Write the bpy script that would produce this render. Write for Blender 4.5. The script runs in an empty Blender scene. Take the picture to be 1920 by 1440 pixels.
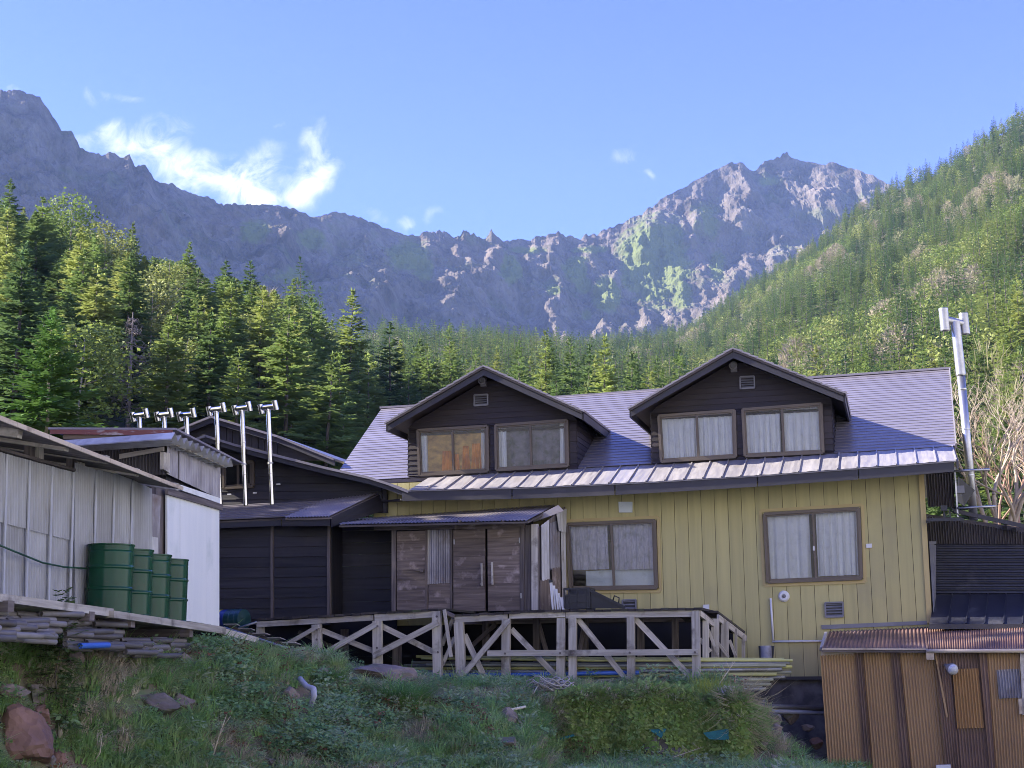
import bpy, math, random, bmesh
import numpy as np
from mathutils import Vector, Matrix, noise
R = random.Random(7)
C = bpy.context.scene.collection
sc = bpy.context.scene
PI = math.pi
# ------------------------------------------------------------------ camera
FPX = 2660.0                      # focal length in pixels of the 1920 px wide photograph
PITCH = math.atan(520 / 2660.0)
ROLL = math.radians(-0.5)
CAMM = Matrix.Rotation(PI / 2 + PITCH, 3, 'X') @ Matrix.Rotation(ROLL, 3, 'Z')
cam = bpy.data.objects.new('camera', bpy.data.cameras.new('camera'))
C.objects.link(cam)
cam.matrix_world = CAMM.to_4x4()
cam.data.sensor_width = 36.0
cam.data.lens = FPX / 1920 * 36.0
cam.data.clip_start = 0.1
cam.data.clip_end = 20000
sc.camera = cam
# ------------------------------------------------------------------ light
SUN_DIR = Vector((-math.cos(math.radians(8.5)), math.sin(math.radians(8.5)), 0))
SUN_EL = math.radians(29)
sv = Vector((SUN_DIR.x * math.cos(SUN_EL), SUN_DIR.y * math.cos(SUN_EL), math.sin(SUN_EL)))
sun = bpy.data.objects.new('sun', bpy.data.lights.new('sun', 'SUN'))
C.objects.link(sun)
sun.rotation_euler = sv.to_track_quat('Z', 'Y').to_euler()
sun.data.energy = 4.0
sun.data.angle = math.radians(0.5)
sun.data.color = (1.0, 0.925, 0.80)
world = bpy.data.worlds.new('World')
sc.world = world
world.use_nodes = True
wn = world.node_tree
bg = wn.nodes['Background']
sky = wn.nodes.new('ShaderNodeTexSky')
sky.sky_type = 'NISHITA'
sky.sun_disc = False
sky.sun_elevation = SUN_EL
sky.sun_rotation = math.atan2(sv.x, sv.y)
sky.altitude = 2200
sky.air_density = 0.75
sky.dust_density = 0.1
sky.ozone_density = 2.5
hs = wn.nodes.new('ShaderNodeHueSaturation')
hs.inputs['Saturation'].default_value = 1.2
hs.inputs['Hue'].default_value = 0.533
wn.links.new(sky.outputs[0], hs.inputs['Color'])
bg.inputs[1].default_value = 0.128
SKYLINK = (wn, hs, bg)
wn.links.new(hs.outputs[0], bg.inputs[0])
sc.view_settings.view_transform = 'Standard'
sc.view_settings.look = 'None'
sc.view_settings.gamma = 1
sc.view_settings.use_curve_mapping = False
sc.view_settings.exposure = 2.3
sc.render.engine = 'CYCLES'
sc.cycles.use_denoising = True
sc.cycles.denoising_prefilter = 'NONE'
sc.cycles.filter_width = 0.95
sc.cycles.max_bounces = 6
sc.cycles.diffuse_bounces = 3
sc.cycles.glossy_bounces = 3
sc.cycles.transparent_max_bounces = 12
sc.cycles.volume_bounces = 0
sc.cycles.caustics_reflective = False
sc.cycles.caustics_refractive = False
# ------------------------------------------------------------------ pixels to points
def ray(px, py):
    return CAMM @ Vector(((px - 960) / FPX, -(py - 720) / FPX, -1))
def at(px, py, Y):
    r = ray(px, py)
    return r * (Y / r.y)
class VPlane:
    """a vertical plane of the place: a point, the direction along it and its normal towards the camera"""
    def __init__(s, p0, yaw):
        s.p0 = Vector(p0)
        s.d = Vector((math.cos(yaw), math.sin(yaw), 0))
        s.n = Vector((math.sin(yaw), -math.cos(yaw), 0))
    def pt(s, px, py, off=0.0):
        r = ray(px, py)
        k = (s.p0.dot(s.n) + off) / r.dot(s.n)
        return r * k
    def q(s, pts, off=0.0):
        return [s.pt(x, y, off) for x, y in pts]
    def sz(s, p):
        return ((p - s.p0).dot(s.d), p.z)
    def fromsz(s, a, z, off=0.0):
        p = s.p0 + s.d * a + s.n * off
        return Vector((p.x, p.y, z))
F = VPlane(at(1525, 1000, 28.0), math.radians(-15))       # facade of the lodge
S = VPlane(at(150, 1000, 17.9), math.atan2(0.99, 0.14))   # wall of the left sheds, running away
Z = Vector((0, 0, 1))
def lerp(a, b, t):
    return a + (b - a) * t
def interp(x, xs, ys):
    return float(np.interp(x, xs, ys))
def bil(q, u, v):
    """q: top-left, top-right, bottom-right, bottom-left; v from the top down"""
    return lerp(lerp(q[0], q[1], u), lerp(q[3], q[2], u), v)
# ------------------------------------------------------------------ mesh builder
class MB:
    def __init__(s):
        s.v = []; s.f = []; s.sm = []
    def add(s, vs, fs, smooth=False):
        o = len(s.v)
        s.v.extend(Vector(p) for p in vs)
        s.f.extend(tuple(i + o for i in f) for f in fs)
        s.sm.extend([smooth] * len(fs))
        return s
    def prism(s, poly, d):
        n = len(poly)
        vs = [Vector(p) for p in poly] + [Vector(p) + d for p in poly]
        fs = [tuple(range(n - 1, -1, -1)), tuple(range(n, 2 * n))]
        fs += [(i, (i + 1) % n, (i + 1) % n + n, i + n) for i in range(n)]
        return s.add(vs, fs)
    def hexa(s, a, b):
        """two quads, joined"""
        return s.add(list(a) + list(b), [(3, 2, 1, 0), (4, 5, 6, 7), (0, 1, 5, 4), (1, 2, 6, 5), (2, 3, 7, 6), (3, 0, 4, 7)])
    def box(s, c, sx, sy, sz, ax=None):
        ax = ax or (Vector((1, 0, 0)), Vector((0, 1, 0)), Z)
        h = [ax[0] * (sx / 2), ax[1] * (sy / 2), ax[2] * (sz / 2)]
        c = Vector(c)
        lo = [c - h[0] - h[1] - h[2], c + h[0] - h[1] - h[2], c + h[0] + h[1] - h[2], c - h[0] + h[1] - h[2]]
        return s.hexa(lo, [p + h[2] * 2 for p in lo])
    def beam(s, p0, p1, w, h, side=None):
        """w along side, h across it"""
        p0 = Vector(p0); p1 = Vector(p1)
        t = (p1 - p0).normalized()
        side = Vector(side) if side is not None else t.cross(Z)
        side = (side - t * side.dot(t)).normalized()
        up = t.cross(side)
        def ring(p):
            return [p - side * w / 2 - up * h / 2, p + side * w / 2 - up * h / 2, p + side * w / 2 + up * h / 2, p - side * w / 2 + up * h / 2]
        return s.hexa(ring(p0), ring(p1))
    def path(s, pts, rad, n=8, cap=True):
        pts = [Vector(p) for p in pts]
        rad = rad if hasattr(rad, '__len__') else [rad] * len(pts)
        vs = []; fs = []
        ref = None
        for i, p in enumerate(pts):
            t = (pts[min(i + 1, len(pts) - 1)] - pts[max(i - 1, 0)]).normalized()
            if ref is None:
                ref = t.orthogonal().normalized()
            ref = (ref - t * ref.dot(t)).normalized()
            b = t.cross(ref)
            for k in range(n):
                a = 2 * PI * k / n
                vs.append(p + (ref * math.cos(a) + b * math.sin(a)) * rad[i])
        for i in range(len(pts) - 1):
            for k in range(n):
                fs.append((i * n + k, i * n + (k + 1) % n, (i + 1) * n + (k + 1) % n, (i + 1) * n + k))
        s.add(vs, fs, True)
        if cap:
            o = len(s.v) - len(vs)
            s.f.append(tuple(o + k for k in range(n - 1, -1, -1))); s.sm.append(False)
            s.f.append(tuple(o + (len(pts) - 1) * n + k for k in range(n))); s.sm.append(False)
        return s
    def lathe(s, base, prof, n=24, axis=None, ax2=None):
        """prof: list of (radius, height along axis)"""
        axis = Vector(axis or (0, 0, 1)).normalized()
        a1 = axis.orthogonal().normalized(); a2 = axis.cross(a1)
        vs = []; fs = []
        for i in range(len(prof) - 1):          # rings are not shared, so edges of the profile stay crisp
            for r, h in prof[i:i + 2]:
                for k in range(n):
                    a = 2 * PI * k / n
                    vs.append(Vector(base) + axis * h + (a1 * math.cos(a) + a2 * math.sin(a)) * r)
            for k in range(n):
                fs.append((2 * i * n + k, 2 * i * n + (k + 1) % n, (2 * i + 1) * n + (k + 1) % n, (2 * i + 1) * n + k))
        s.add(vs, fs, True)
        return s
    def sheet(s, q, nu, nv, fn, thick=None, smooth=True):
        """surface over quad q (TL,TR,BR,BL) with offset fn(u,v) along its normal"""
        nrm = (q[1] - q[0]).cross(q[3] - q[0]).normalized()
        if nrm.dot(-(q[0] + q[2]) / 2) < 0:
            nrm = -nrm
        vs = []; fs = []
        for j in range(nv + 1):
            for i in range(nu + 1):
                u = i / nu; v = j / nv
                vs.append(bil(q, u, v) + nrm * fn(u, v))
        for j in range(nv):
            for i in range(nu):
                a = j * (nu + 1) + i
                fs.append((a, a + nu + 1, a + nu + 2, a + 1))
        return s.add(vs, fs, smooth)
    def corr(s, q, waves, amp, nv=1, ph=0.0, along='v', wob=0.0):
        """corrugated sheet: ridges run from top to bottom ('v') or sideways ('u')"""
        if along == 'u':
            q = [q[0], q[3], q[2], q[1]]
        return s.sheet(q, int(waves * 6), nv, lambda u, v: amp * math.cos(2 * PI * waves * u + ph) + wob * math.sin(7 * v + 11 * u))
    def build(s, name, mat, parent=None, uv=True, origin=None):
        me = bpy.data.meshes.new(name)
        off = Vector((0, 0, 0))
        if parent is not None:
            off = Vector(parent.get('_o', (0, 0, 0)))
        elif origin is not None:
            off = Vector(origin)
        me.from_pydata([tuple(p - off) for p in s.v], [], s.f)
        if mat:
            me.materials.append(mat)
        for p, sm in zip(me.polygons, s.sm):
            p.use_smooth = sm
        if uv:
            lay = me.uv_layers.new(name='UVMap').data
            ro = R.uniform(0, 50); ro2 = R.uniform(0, 50)
            vv = [x.co for x in me.vertices]
            for p in me.polygons:
                idx = p.vertices
                best = None; bl = -1
                for k in range(len(idx)):
                    e = vv[idx[(k + 1) % len(idx)]] - vv[idx[k]]
                    if e.length_squared > bl:
                        bl = e.length_squared; best = e
                u = best.normalized() if bl > 0 else Vector((1, 0, 0))
                w = p.normal.cross(u)
                for li, vi in zip(p.loop_indices, idx):
                    lay[li].uv = (vv[vi].dot(u) + ro, vv[vi].dot(w) + ro2)
        o = bpy.data.objects.new(name, me)
        C.objects.link(o)
        if parent is not None:
            o.parent = parent
            o['_o'] = tuple(off)
        elif origin is not None:
            o.location = off
            o['_o'] = tuple(off)
        return o
def tag(o, label=None, cat=None, group=None, kind=None):
    if label: o['label'] = label
    if cat: o['category'] = cat
    if group: o['group'] = group
    if kind: o['kind'] = kind
    return o
def thing(name, loc, label, cat, group=None):
    o = bpy.data.objects.new(name, None)
    C.objects.link(o)
    o.location = loc
    o.empty_display_size = 0.2
    o['_o'] = tuple(loc)
    return tag(o, label, cat, group)
def copy_tree(o, parent=None):
    c = o.copy(); C.objects.link(c)
    if parent is not None:
        c.parent = parent
    for ch in list(o.children):
        copy_tree(ch, c)
    return c
# ------------------------------------------------------------------ materials
def _n(nt, t, **kw):
    n = nt.nodes.new(t)
    for k, v in kw.items():
        setattr(n, k, v)
    return n
def mix(nt, a, b, fac):
    m = _n(nt, 'ShaderNodeMix', data_type='RGBA')
    for sock, v in ((m.inputs[0], fac), (m.inputs[6], a), (m.inputs[7], b)):
        if hasattr(v, 'is_output'):
            nt.links.new(v, sock)
        elif isinstance(v, (tuple, list)):
            sock.default_value = (*v[:3], 1)
        else:
            sock.default_value = v
    return m.outputs[2]
def rng(nt, v, lo, hi, a=0., b=1.):
    m = _n(nt, 'ShaderNodeMapRange', clamp=True)
    nt.links.new(v, m.inputs[0])
    for i, x in enumerate((lo, hi, a, b)):
        m.inputs[i + 1].default_value = x
    return m.outputs[0]
def nz(nt, vec, scale, detail=4., rough=.55, dist=0.):
    n = _n(nt, 'ShaderNodeTexNoise')
    n.inputs['Scale'].default_value = scale
    n.inputs['Detail'].default_value = detail
    n.inputs['Roughness'].default_value = rough
    n.inputs['Distortion'].default_value = dist
    nt.links.new(vec, n.inputs['Vector'])
    return n.outputs['Fac']
def coords(nt, kind, scale=(1, 1, 1), jitter=True):
    tc = _n(nt, 'ShaderNodeTexCoord')
    mp = _n(nt, 'ShaderNodeMapping')
    mp.inputs['Scale'].default_value = scale
    nt.links.new(tc.outputs[kind], mp.inputs[0])
    if jitter:
        oi = _n(nt, 'ShaderNodeObjectInfo')
        m = _n(nt, 'ShaderNodeMath', operation='MULTIPLY')
        nt.links.new(oi.outputs['Random'], m.inputs[0]); m.inputs[1].default_value = 43.0
        cb = _n(nt, 'ShaderNodeCombineXYZ')
        for i in range(3):
            nt.links.new(m.outputs[0], cb.inputs[i])
        nt.links.new(cb.outputs[0], mp.inputs['Location'])
    return mp.outputs[0]
def pmat(name, c1, c2=None, rough=.6, metal=0., coord='UV', scale=(3, 3, 3), detail=5., lo=.38, hi=.62,
         rnd=0., bump=0., dirt=None, dscale=1.2, dlo=.55, dhi=.72, spec=.5, r2=None, coat=0., jitter=True):
    m = bpy.data.materials.new(name)
    m.use_nodes = True
    nt = m.node_tree
    b = nt.nodes['Principled BSDF']
    b.inputs['Roughness'].default_value = rough
    b.inputs['Metallic'].default_value = metal
    b.inputs['Specular IOR Level'].default_value = spec
    if coat:
        b.inputs['Coat Weight'].default_value = coat
        b.inputs['Coat Roughness'].default_value = .12
    vec = coords(nt, coord, scale, jitter)
    f = nz(nt, vec, 1.0, detail)
    fr = rng(nt, f, lo, hi)
    col = mix(nt, c1, c2 or tuple(x * .75 for x in c1), fr)
    if dirt:
        v2 = coords(nt, 'Object', (dscale,) * 3, jitter)
        f2 = rng(nt, nz(nt, v2, 1.0, 6., .6), dlo, dhi)
        col = mix(nt, col, dirt, f2)
    if rnd:
        oi = _n(nt, 'ShaderNodeObjectInfo')
        h = _n(nt, 'ShaderNodeHueSaturation')
        nt.links.new(rng(nt, oi.outputs['Random'], 0, 1, 1 - rnd, 1 + rnd), h.inputs['Value'])
        nt.links.new(col, h.inputs['Color'])
        col = h.outputs[0]
    nt.links.new(col, b.inputs['Base Color'])
    if r2 is not None:
        nt.links.new(rng(nt, f, lo, hi, rough, r2), b.inputs['Roughness'])
    if bump:
        bp = _n(nt, 'ShaderNodeBump')
        bp.inputs['Strength'].default_value = bump
        bp.inputs['Distance'].default_value = .02
        nt.links.new(f, bp.inputs['Height'])
        nt.links.new(bp.outputs[0], b.inputs['Normal'])
    return m
M = {}
M['yellow'] = pmat('yellow_siding', (.50, .445, .185), (.425, .38, .16), rough=.5, scale=(.35, 7, 7), rnd=.08, dirt=(.36, .32, .165), dscale=.55, dlo=.56, dhi=.85, bump=.03)
M['ytrim'] = pmat('yellow_trim', (.50, .40, .17), (.44, .34, .14), rough=.5, scale=(1, 6, 6))
M['fascia'] = pmat('slate_fascia', (.034, .032, .042), (.026, .025, .034), rough=.5, scale=(.6, 4, 4), rnd=.12, dirt=(.06, .055, .06), dscale=.8)
M['roof'] = pmat('brown_roof_metal', (.215, .198, .222), (.175, .16, .182), rough=.28, r2=.36, scale=(1.2, 6, 6), spec=.75, rnd=.1, dirt=(.26, .24, .27), dscale=.6, dlo=.5, dhi=.8)
M['seam'] = pmat('worn_seam_metal', (.25, .235, .245), (.32, .30, .295), rough=.38, r2=.55, scale=(1.6, 9, 9), spec=.75, rnd=.08, dirt=(.26, .235, .22), dscale=1.4, dlo=.56, dhi=.8)
M['lap'] = pmat('dark_brown_lap_board', (.030, .021, .021), (.018, .013, .014), rough=.6, scale=(.8, 14, 14), rnd=.25, bump=.15)
M['black'] = pmat('black_stained_board', (.028, .025, .031), (.014, .013, .018), rough=.55, scale=(.7, 16, 16), rnd=.3, bump=.2, dirt=(.035, .03, .034), dscale=1.5)
M['weather'] = pmat('weathered_brown_plank', (.24, .19, .155), (.105, .08, .068), rough=.75, scale=(1.2, 20, 20), lo=.3, hi=.68, rnd=.25, bump=.35, dirt=(.38, .31, .28), dscale=3.0, dlo=.56, dhi=.7)
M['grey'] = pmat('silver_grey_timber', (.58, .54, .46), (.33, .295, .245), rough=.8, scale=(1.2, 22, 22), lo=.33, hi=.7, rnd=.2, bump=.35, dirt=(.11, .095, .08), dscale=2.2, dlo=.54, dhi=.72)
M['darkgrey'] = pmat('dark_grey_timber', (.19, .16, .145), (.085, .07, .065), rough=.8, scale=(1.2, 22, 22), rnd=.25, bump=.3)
M['decktop'] = pmat('mossy_deck_board', (.07, .058, .05), (.028, .024, .022), rough=.85, scale=(1.5, 12, 12), rnd=.35, bump=.4, dirt=(.06, .075, .03), dscale=2.5)
M['winframe'] = pmat('bronze_window_frame', (.125, .10, .075), (.10, .08, .062), rough=.4, scale=(1, 4, 4), metal=.2)
M['curtain'] = pmat('pale_curtain', (.86, .87, .86), (.80, .82, .82), rough=.9, scale=(4, 4, 4), dirt=(.72, .74, .70), dscale=2.0, dlo=.6, dhi=.8)
M['curtain_grey'] = pmat('stained_grey_curtain', (.62, .60, .64), (.44, .43, .48), rough=.9, scale=(5, 5, 5), dirt=(.30, .31, .27), dscale=5.0, dlo=.55, dhi=.8)
M['white_film'] = pmat('white_board', (.70, .76, .76), (.60, .67, .68), rough=.6, scale=(2, 2, 2), dirt=(.45, .5, .47), dscale=4)
M['interior_shade'] = pmat('black_interior_and_shade', (.010, .009, .009), rough=.9)  # near-black of unlit rooms, also painting in the shade under the decks
M['orange'] = pmat('orange_cloth', (.85, .33, .05), (.50, .16, .02), rough=.85, coord='Object', scale=(3, 3, 3), detail=8)
M['oak'] = pmat('brown_wood_panel', (.80, .50, .14), (.30, .17, .05), rough=.7, coord='Object', scale=(6, 6, 9), detail=8, lo=.3, hi=.7)
M['galv'] = pmat('galvanised_steel', (.50, .50, .49), (.38, .385, .39), rough=.34, metal=.9, r2=.46, scale=(2, 2, 2), coord='Object')
M['stain'] = pmat('stainless_flue', (.70, .68, .63), (.55, .54, .51), rough=.17, metal=1., r2=.28, scale=(2, 2, 2), coord='Object')
M['corrgrey'] = pmat('aged_grey_corrugated', (.34, .33, .36), (.19, .18, .20), rough=.5, metal=.35, coord='Object', scale=(2.5, 2.5, 1.2), dirt=(.13, .09, .07), dscale=1.6, dlo=.55, dhi=.75)
M['corrpale'] = pmat('pale_corrugated', (.58, .58, .58), (.40, .39, .38), rough=.5, coord='Object', scale=(2.5, 2.5, 1.2), dirt=(.25, .2, .16), dscale=2.4)
M['corrblue'] = pmat('slate_painted_corrugated', (.20, .18, .21), (.28, .26, .28), rough=.42, spec=.6, coord='Object', scale=(1.2, 1.2, 1.2), dirt=(.24, .2, .2), dscale=1.3, dlo=.56, dhi=.8)
M['corrdark'] = pmat('dark_corrugated', (.062, .05, .052), (.03, .026, .03), rough=.45, coord='Object', scale=(1.5, 1.5, .8), dirt=(.12, .085, .05), dscale=.8, dlo=.58, dhi=.75)
M['navy'] = pmat('navy_roof_metal', (.030, .032, .045), (.018, .019, .03), rough=.35, spec=.6, coord='Object', scale=(1.5, 1.5, 1.5), dirt=(.07, .07, .08), dscale=1.6)
M['rust'] = pmat('rust_brown_corrugated', (.49, .325, .165), (.36, .23, .11), rough=.55, spec=.35, coord='Object', scale=(.9, .9, .35), lo=.3, hi=.7, rnd=.10, dirt=(.30, .19, .11), dscale=.9, dlo=.5, dhi=.8)
M['rustorange'] = pmat('orange_rust_corrugated', (.42, .245, .095), (.34, .19, .07), rough=.55, coord='Object', scale=(1, 1, .5))
M['rustdark'] = pmat('dark_brown_corrugated', (.25, .16, .11), (.14, .09, .065), rough=.5, coord='Object', scale=(1, 1, .5), rnd=.1)
M['roofrust'] = pmat('faded_brown_roof', (.21, .125, .10), (.12, .072, .062), rough=.5, spec=.4, coord='Object', scale=(.8, .8, .8), dirt=(.33, .23, .19), dscale=1.1)
M['cream'] = pmat('cream_gutter', (.62, .52, .38), (.50, .41, .29), rough=.6, scale=(1.5, 6, 6), dirt=(.25, .18, .12), dscale=3)
M['white'] = pmat('white_painted_board', (.84, .85, .80), (.78, .80, .76), rough=.55, scale=(.6, 4, 4), dirt=(.55, .60, .55), dscale=1.5, dlo=.56, dhi=.85)
M['drum'] = pmat('green_enamel_drum', (.008, .066, .030), (.006, .050, .024), rough=.2, spec=.28, coord='Object', scale=(2, 2, 2), dirt=(.03, .06, .03), dscale=4, dlo=.6, dhi=.75)
M['drum_lid'] = pmat('dull_green_metal', (.02, .08, .04), rough=.4, coord='Object')
M['barrel_yellow'] = pmat('yellow_barrel_paint', (.62, .52, .06), rough=.4)
M['barrel_blue'] = pmat('blue_barrel_paint', (.02, .04, .22), rough=.4)
M['barrel_green'] = pmat('dark_green_barrel_paint', (.015, .06, .06), rough=.4)
M['pipe_steel'] = pmat('dull_steel_pipe', (.36, .37, .38), (.20, .21, .21), rough=.5, metal=.5, scale=(.5, 9, 9), rnd=.3, dirt=(.14, .12, .08), dscale=1.5)
M['pipe_lime'] = pmat('lime_yellow_pole', (.46, .45, .15), (.36, .36, .16), rough=.5, scale=(.5, 8, 8), rnd=.2, dirt=(.25, .27, .12), dscale=1.5)
M['pipe_green'] = pmat('pale_green_pole', (.32, .33, .24), (.20, .21, .17), rough=.55, scale=(.5, 8, 8), rnd=.25, dirt=(.14, .15, .09), dscale=1.5)
M['pipe_blue'] = pmat('blue_plastic_pipe', (.04, .13, .50), (.03, .10, .40), rough=.4, rnd=.1)
M['pipe_dark'] = pmat('dark_slate_pipe', (.19, .18, .175), (.10, .09, .085), rough=.6, scale=(1, 8, 8), rnd=.5, dirt=(.12, .10, .07), dscale=3)
M['pvc'] = pmat('grey_drain_pipe', (.36, .37, .44), (.30, .31, .37), rough=.5, scale=(1, 4, 4), dirt=(.2, .19, .17), dscale=4)
M['rope'] = pmat('frayed_pale_rope', (.45, .42, .38), (.28, .26, .22), rough=.9)
M['netting'] = pmat('teal_netting', (.02, .16, .17), (.015, .11, .12), rough=.8, coord='Object', scale=(40, 40, 40))
M['crate'] = pmat('black_plastic_crate', (.014, .016, .022), (.02, .022, .028), rough=.45)
M['lampglass'] = pmat('frosted_lamp_lens', (.60, .60, .60), rough=.25)
M['lampbody'] = pmat('grey_lamp_housing', (.22, .21, .21), rough=.45)
M['plastic_white'] = pmat('off_white_plastic', (.72, .72, .70), (.65, .65, .64), rough=.5)
M['vent_grey'] = pmat('grey_vent', (.20, .20, .215), (.16, .16, .18), rough=.45)
M['stonewall'] = pmat('dark_foundation_stone', (.17, .155, .145), (.075, .07, .068), rough=.85, coord='Object', scale=(4, 4, 4), bump=.5)
M['rock'] = pmat('purple_grey_rock', (.25, .20, .17), (.13, .105, .09), rough=.85, coord='Object', scale=(2.2, 2.2, 2.2), detail=9, rnd=.15, bump=.6, dirt=(.09, .10, .06), dscale=3, dlo=.52, dhi=.66)
M['redrock'] = pmat('reddish_rock', (.26, .15, .11), (.15, .085, .065), rough=.8, coord='Object', scale=(1.6, 1.6, 1.6), detail=9, rnd=.1, bump=.5)
M['antenna'] = pmat('charcoal_panel', (.03, .032, .038), rough=.5)
M['bark'] = pmat('grey_brown_bark', (.12, .095, .08), (.06, .048, .04), rough=.9, coord='Object', scale=(6, 6, 2))
M['palebark'] = pmat('pale_bark', (.42, .35, .27), (.30, .24, .18), rough=.85, coord='Object', scale=(6, 6, 3))
M['deadbark'] = pmat('dead_grey_wood', (.24, .20, .18), (.15, .12, .11), rough=.9, coord='Object', scale=(6, 6, 3))
M['redpaint'] = pmat('peeling_red_paint', (.20, .07, .055), (.42, .36, .33), rough=.7, coord='Object', scale=(3, 3, 9), lo=.5, hi=.6)
M['ochre'] = pmat('ochre_plank', (.20, .15, .10), (.13, .10, .07), rough=.8, scale=(1, 14, 14))
M['tanbark'] = pmat('russet_bark', (.36, .22, .15), (.26, .16, .11), rough=.85, coord='Object', scale=(6, 6, 3))
M['bounce_gravel'] = pmat('pale_bounce_ground', (.50, .50, .49), (.42, .42, .415), rough=.95, coord='Object', scale=(6, 6, 6), detail=8)  # pale ground laid out of view to bounce sun onto shaded walls
M['rib'] = pmat('milky_plastic_rib', (.50, .51, .52), (.40, .41, .42), rough=.5, scale=(2, 6, 6))
M['shade_cloth'] = pmat('grey_pane_reflection', (.27, .26, .28), (.17, .165, .18), rough=.9, coord='Object', scale=(5, 5, 5), detail=8, dirt=(.10, .12, .08), dscale=6, dlo=.5, dhi=.7)  # mottled grey sheet, painting in the reflections of a dark pane
def glass_mat():
    m = bpy.data.materials.new('window_glass'); m.use_nodes = True
    nt = m.node_tree; nt.nodes.clear()
    out = _n(nt, 'ShaderNodeOutputMaterial')
    tr = _n(nt, 'ShaderNodeBsdfTransparent'); tr.inputs[0].default_value = (.93, .95, .95, 1)
    gl = _n(nt, 'ShaderNodeBsdfGlossy'); gl.inputs['Roughness'].default_value = .03; gl.inputs[0].default_value = (.9, .9, .9, 1)
    fr = _n(nt, 'ShaderNodeFresnel'); fr.inputs[0].default_value = 1.5
    mx = _n(nt, 'ShaderNodeMixShader')
    nt.links.new(fr.outputs[0], mx.inputs[0]); nt.links.new(tr.outputs[0], mx.inputs[1]); nt.links.new(gl.outputs[0], mx.inputs[2])
    df = _n(nt, 'ShaderNodeBsdfDiffuse'); df.inputs[0].default_value = (.20, .20, .17, 1)
    v = coords(nt, 'Object', (7, 7, 7))
    dirt = rng(nt, nz(nt, v, 1.0, 9., .7), .5, .8, .0, .16)
    m2 = _n(nt, 'ShaderNodeMixShader')
    nt.links.new(dirt, m2.inputs[0]); nt.links.new(mx.outputs[0], m2.inputs[1]); nt.links.new(df.outputs[0], m2.inputs[2])
    nt.links.new(m2.outputs[0], out.inputs[0])
    return m
M['glass'] = glass_mat()
def poly_mat():
    m = bpy.data.materials.new('corrugated_polycarbonate'); m.use_nodes = True
    nt = m.node_tree; nt.nodes.clear()
    out = _n(nt, 'ShaderNodeOutputMaterial')
    v = coords(nt, 'Object', (1.6, 1.6, .7))
    f = rng(nt, nz(nt, v, 1.0, 7., .65), .35, .7)
    v7 = coords(nt, 'Object', (9, 9, .35)); g7 = rng(nt, nz(nt, v7, 1.0, 4., .6), .4, .68)
    col = mix(nt, (.62, .635, .64), (.34, .335, .325), f); col = mix(nt, col, (.30, .29, .28), rng(nt, nz(nt, v7, 1.0, 5., .6), .52, .8, 0, .7))
    df = _n(nt, 'ShaderNodeBsdfPrincipled'); df.inputs['Roughness'].default_value = .35
    nt.links.new(col, df.inputs['Base Color'])
    tl = _n(nt, 'ShaderNodeBsdfTranslucent'); tl.inputs[0].default_value = (.62, .63, .62, 1)
    tr = _n(nt, 'ShaderNodeBsdfTransparent'); tr.inputs[0].default_value = (.85, .86, .87, 1)
    a = _n(nt, 'ShaderNodeMixShader'); a.inputs[0].default_value = .3
    nt.links.new(df.outputs[0], a.inputs[1]); nt.links.new(tl.outputs[0], a.inputs[2])
    b = _n(nt, 'ShaderNodeMixShader'); b.inputs[0].default_value = .16
    nt.links.new(a.outputs[0], b.inputs[1]); nt.links.new(tr.outputs[0], b.inputs[2])
    nt.links.new(b.outputs[0], out.inputs[0])
    return m
M['poly'] = poly_mat()
def leaf_mat(name, ramp=None, trans=.25, rough=.6, nscale=.6, namp=.35):
    """foliage: colour varies from plant to plant and in clumps"""
    m = bpy.data.materials.new(name); m.use_nodes = True
    nt = m.node_tree; nt.nodes.clear()
    out = _n(nt, 'ShaderNodeOutputMaterial')
    oi = _n(nt, 'ShaderNodeObjectInfo')
    rp = _n(nt, 'ShaderNodeValToRGB')
    el = rp.color_ramp.elements
    el[0].color = (*ramp[0], 1); el[1].color = (*ramp[-1], 1)
    for i, c in enumerate(ramp[1:-1]):
        e = el.new((i + 1) / (len(ramp) - 1)); e.color = (*c, 1)
    nt.links.new(oi.outputs['Random'], rp.inputs[0])
    v = coords(nt, 'Object', (nscale,) * 3)
    f = rng(nt, nz(nt, v, 1.0, 3.), .3, .7, 1 - namp, 1 + namp)
    h = _n(nt, 'ShaderNodeHueSaturation'); nt.links.new(f, h.inputs['Value']); nt.links.new(rp.outputs[0], h.inputs['Color'])
    ta = _n(nt, 'ShaderNodeAttribute', attribute_name='young')
    h2 = _n(nt, 'ShaderNodeHueSaturation'); nt.links.new(rng(nt, ta.outputs['Fac'], 0, 1, 1, 1.4), h2.inputs['Value']); nt.links.new(rng(nt, ta.outputs['Fac'], 0, 1, .5, .485), h2.inputs['Hue']); nt.links.new(h.outputs[0], h2.inputs['Color'])
    h = h2
    df = _n(nt, 'ShaderNodeBsdfPrincipled'); df.inputs['Roughness'].default_value = rough; df.inputs['Specular IOR Level'].default_value = .25
    nt.links.new(h.outputs[0], df.inputs['Base Color'])
    tl = _n(nt, 'ShaderNodeBsdfTranslucent'); nt.links.new(h.outputs[0], tl.inputs[0])
    a = _n(nt, 'ShaderNodeMixShader'); a.inputs[0].default_value = trans
    nt.links.new(df.outputs[0], a.inputs[1]); nt.links.new(tl.outputs[0], a.inputs[2])
    nt.links.new(a.outputs[0], out.inputs[0])
    return m
M['firlit'] = leaf_mat('lightened_fir_needles', [(.11, .175, .060), (.17, .245, .072), (.24, .31, .085), (.33, .365, .105)], trans=.5)  # lighter copy of the fir needles, in place of light on near trees
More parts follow.
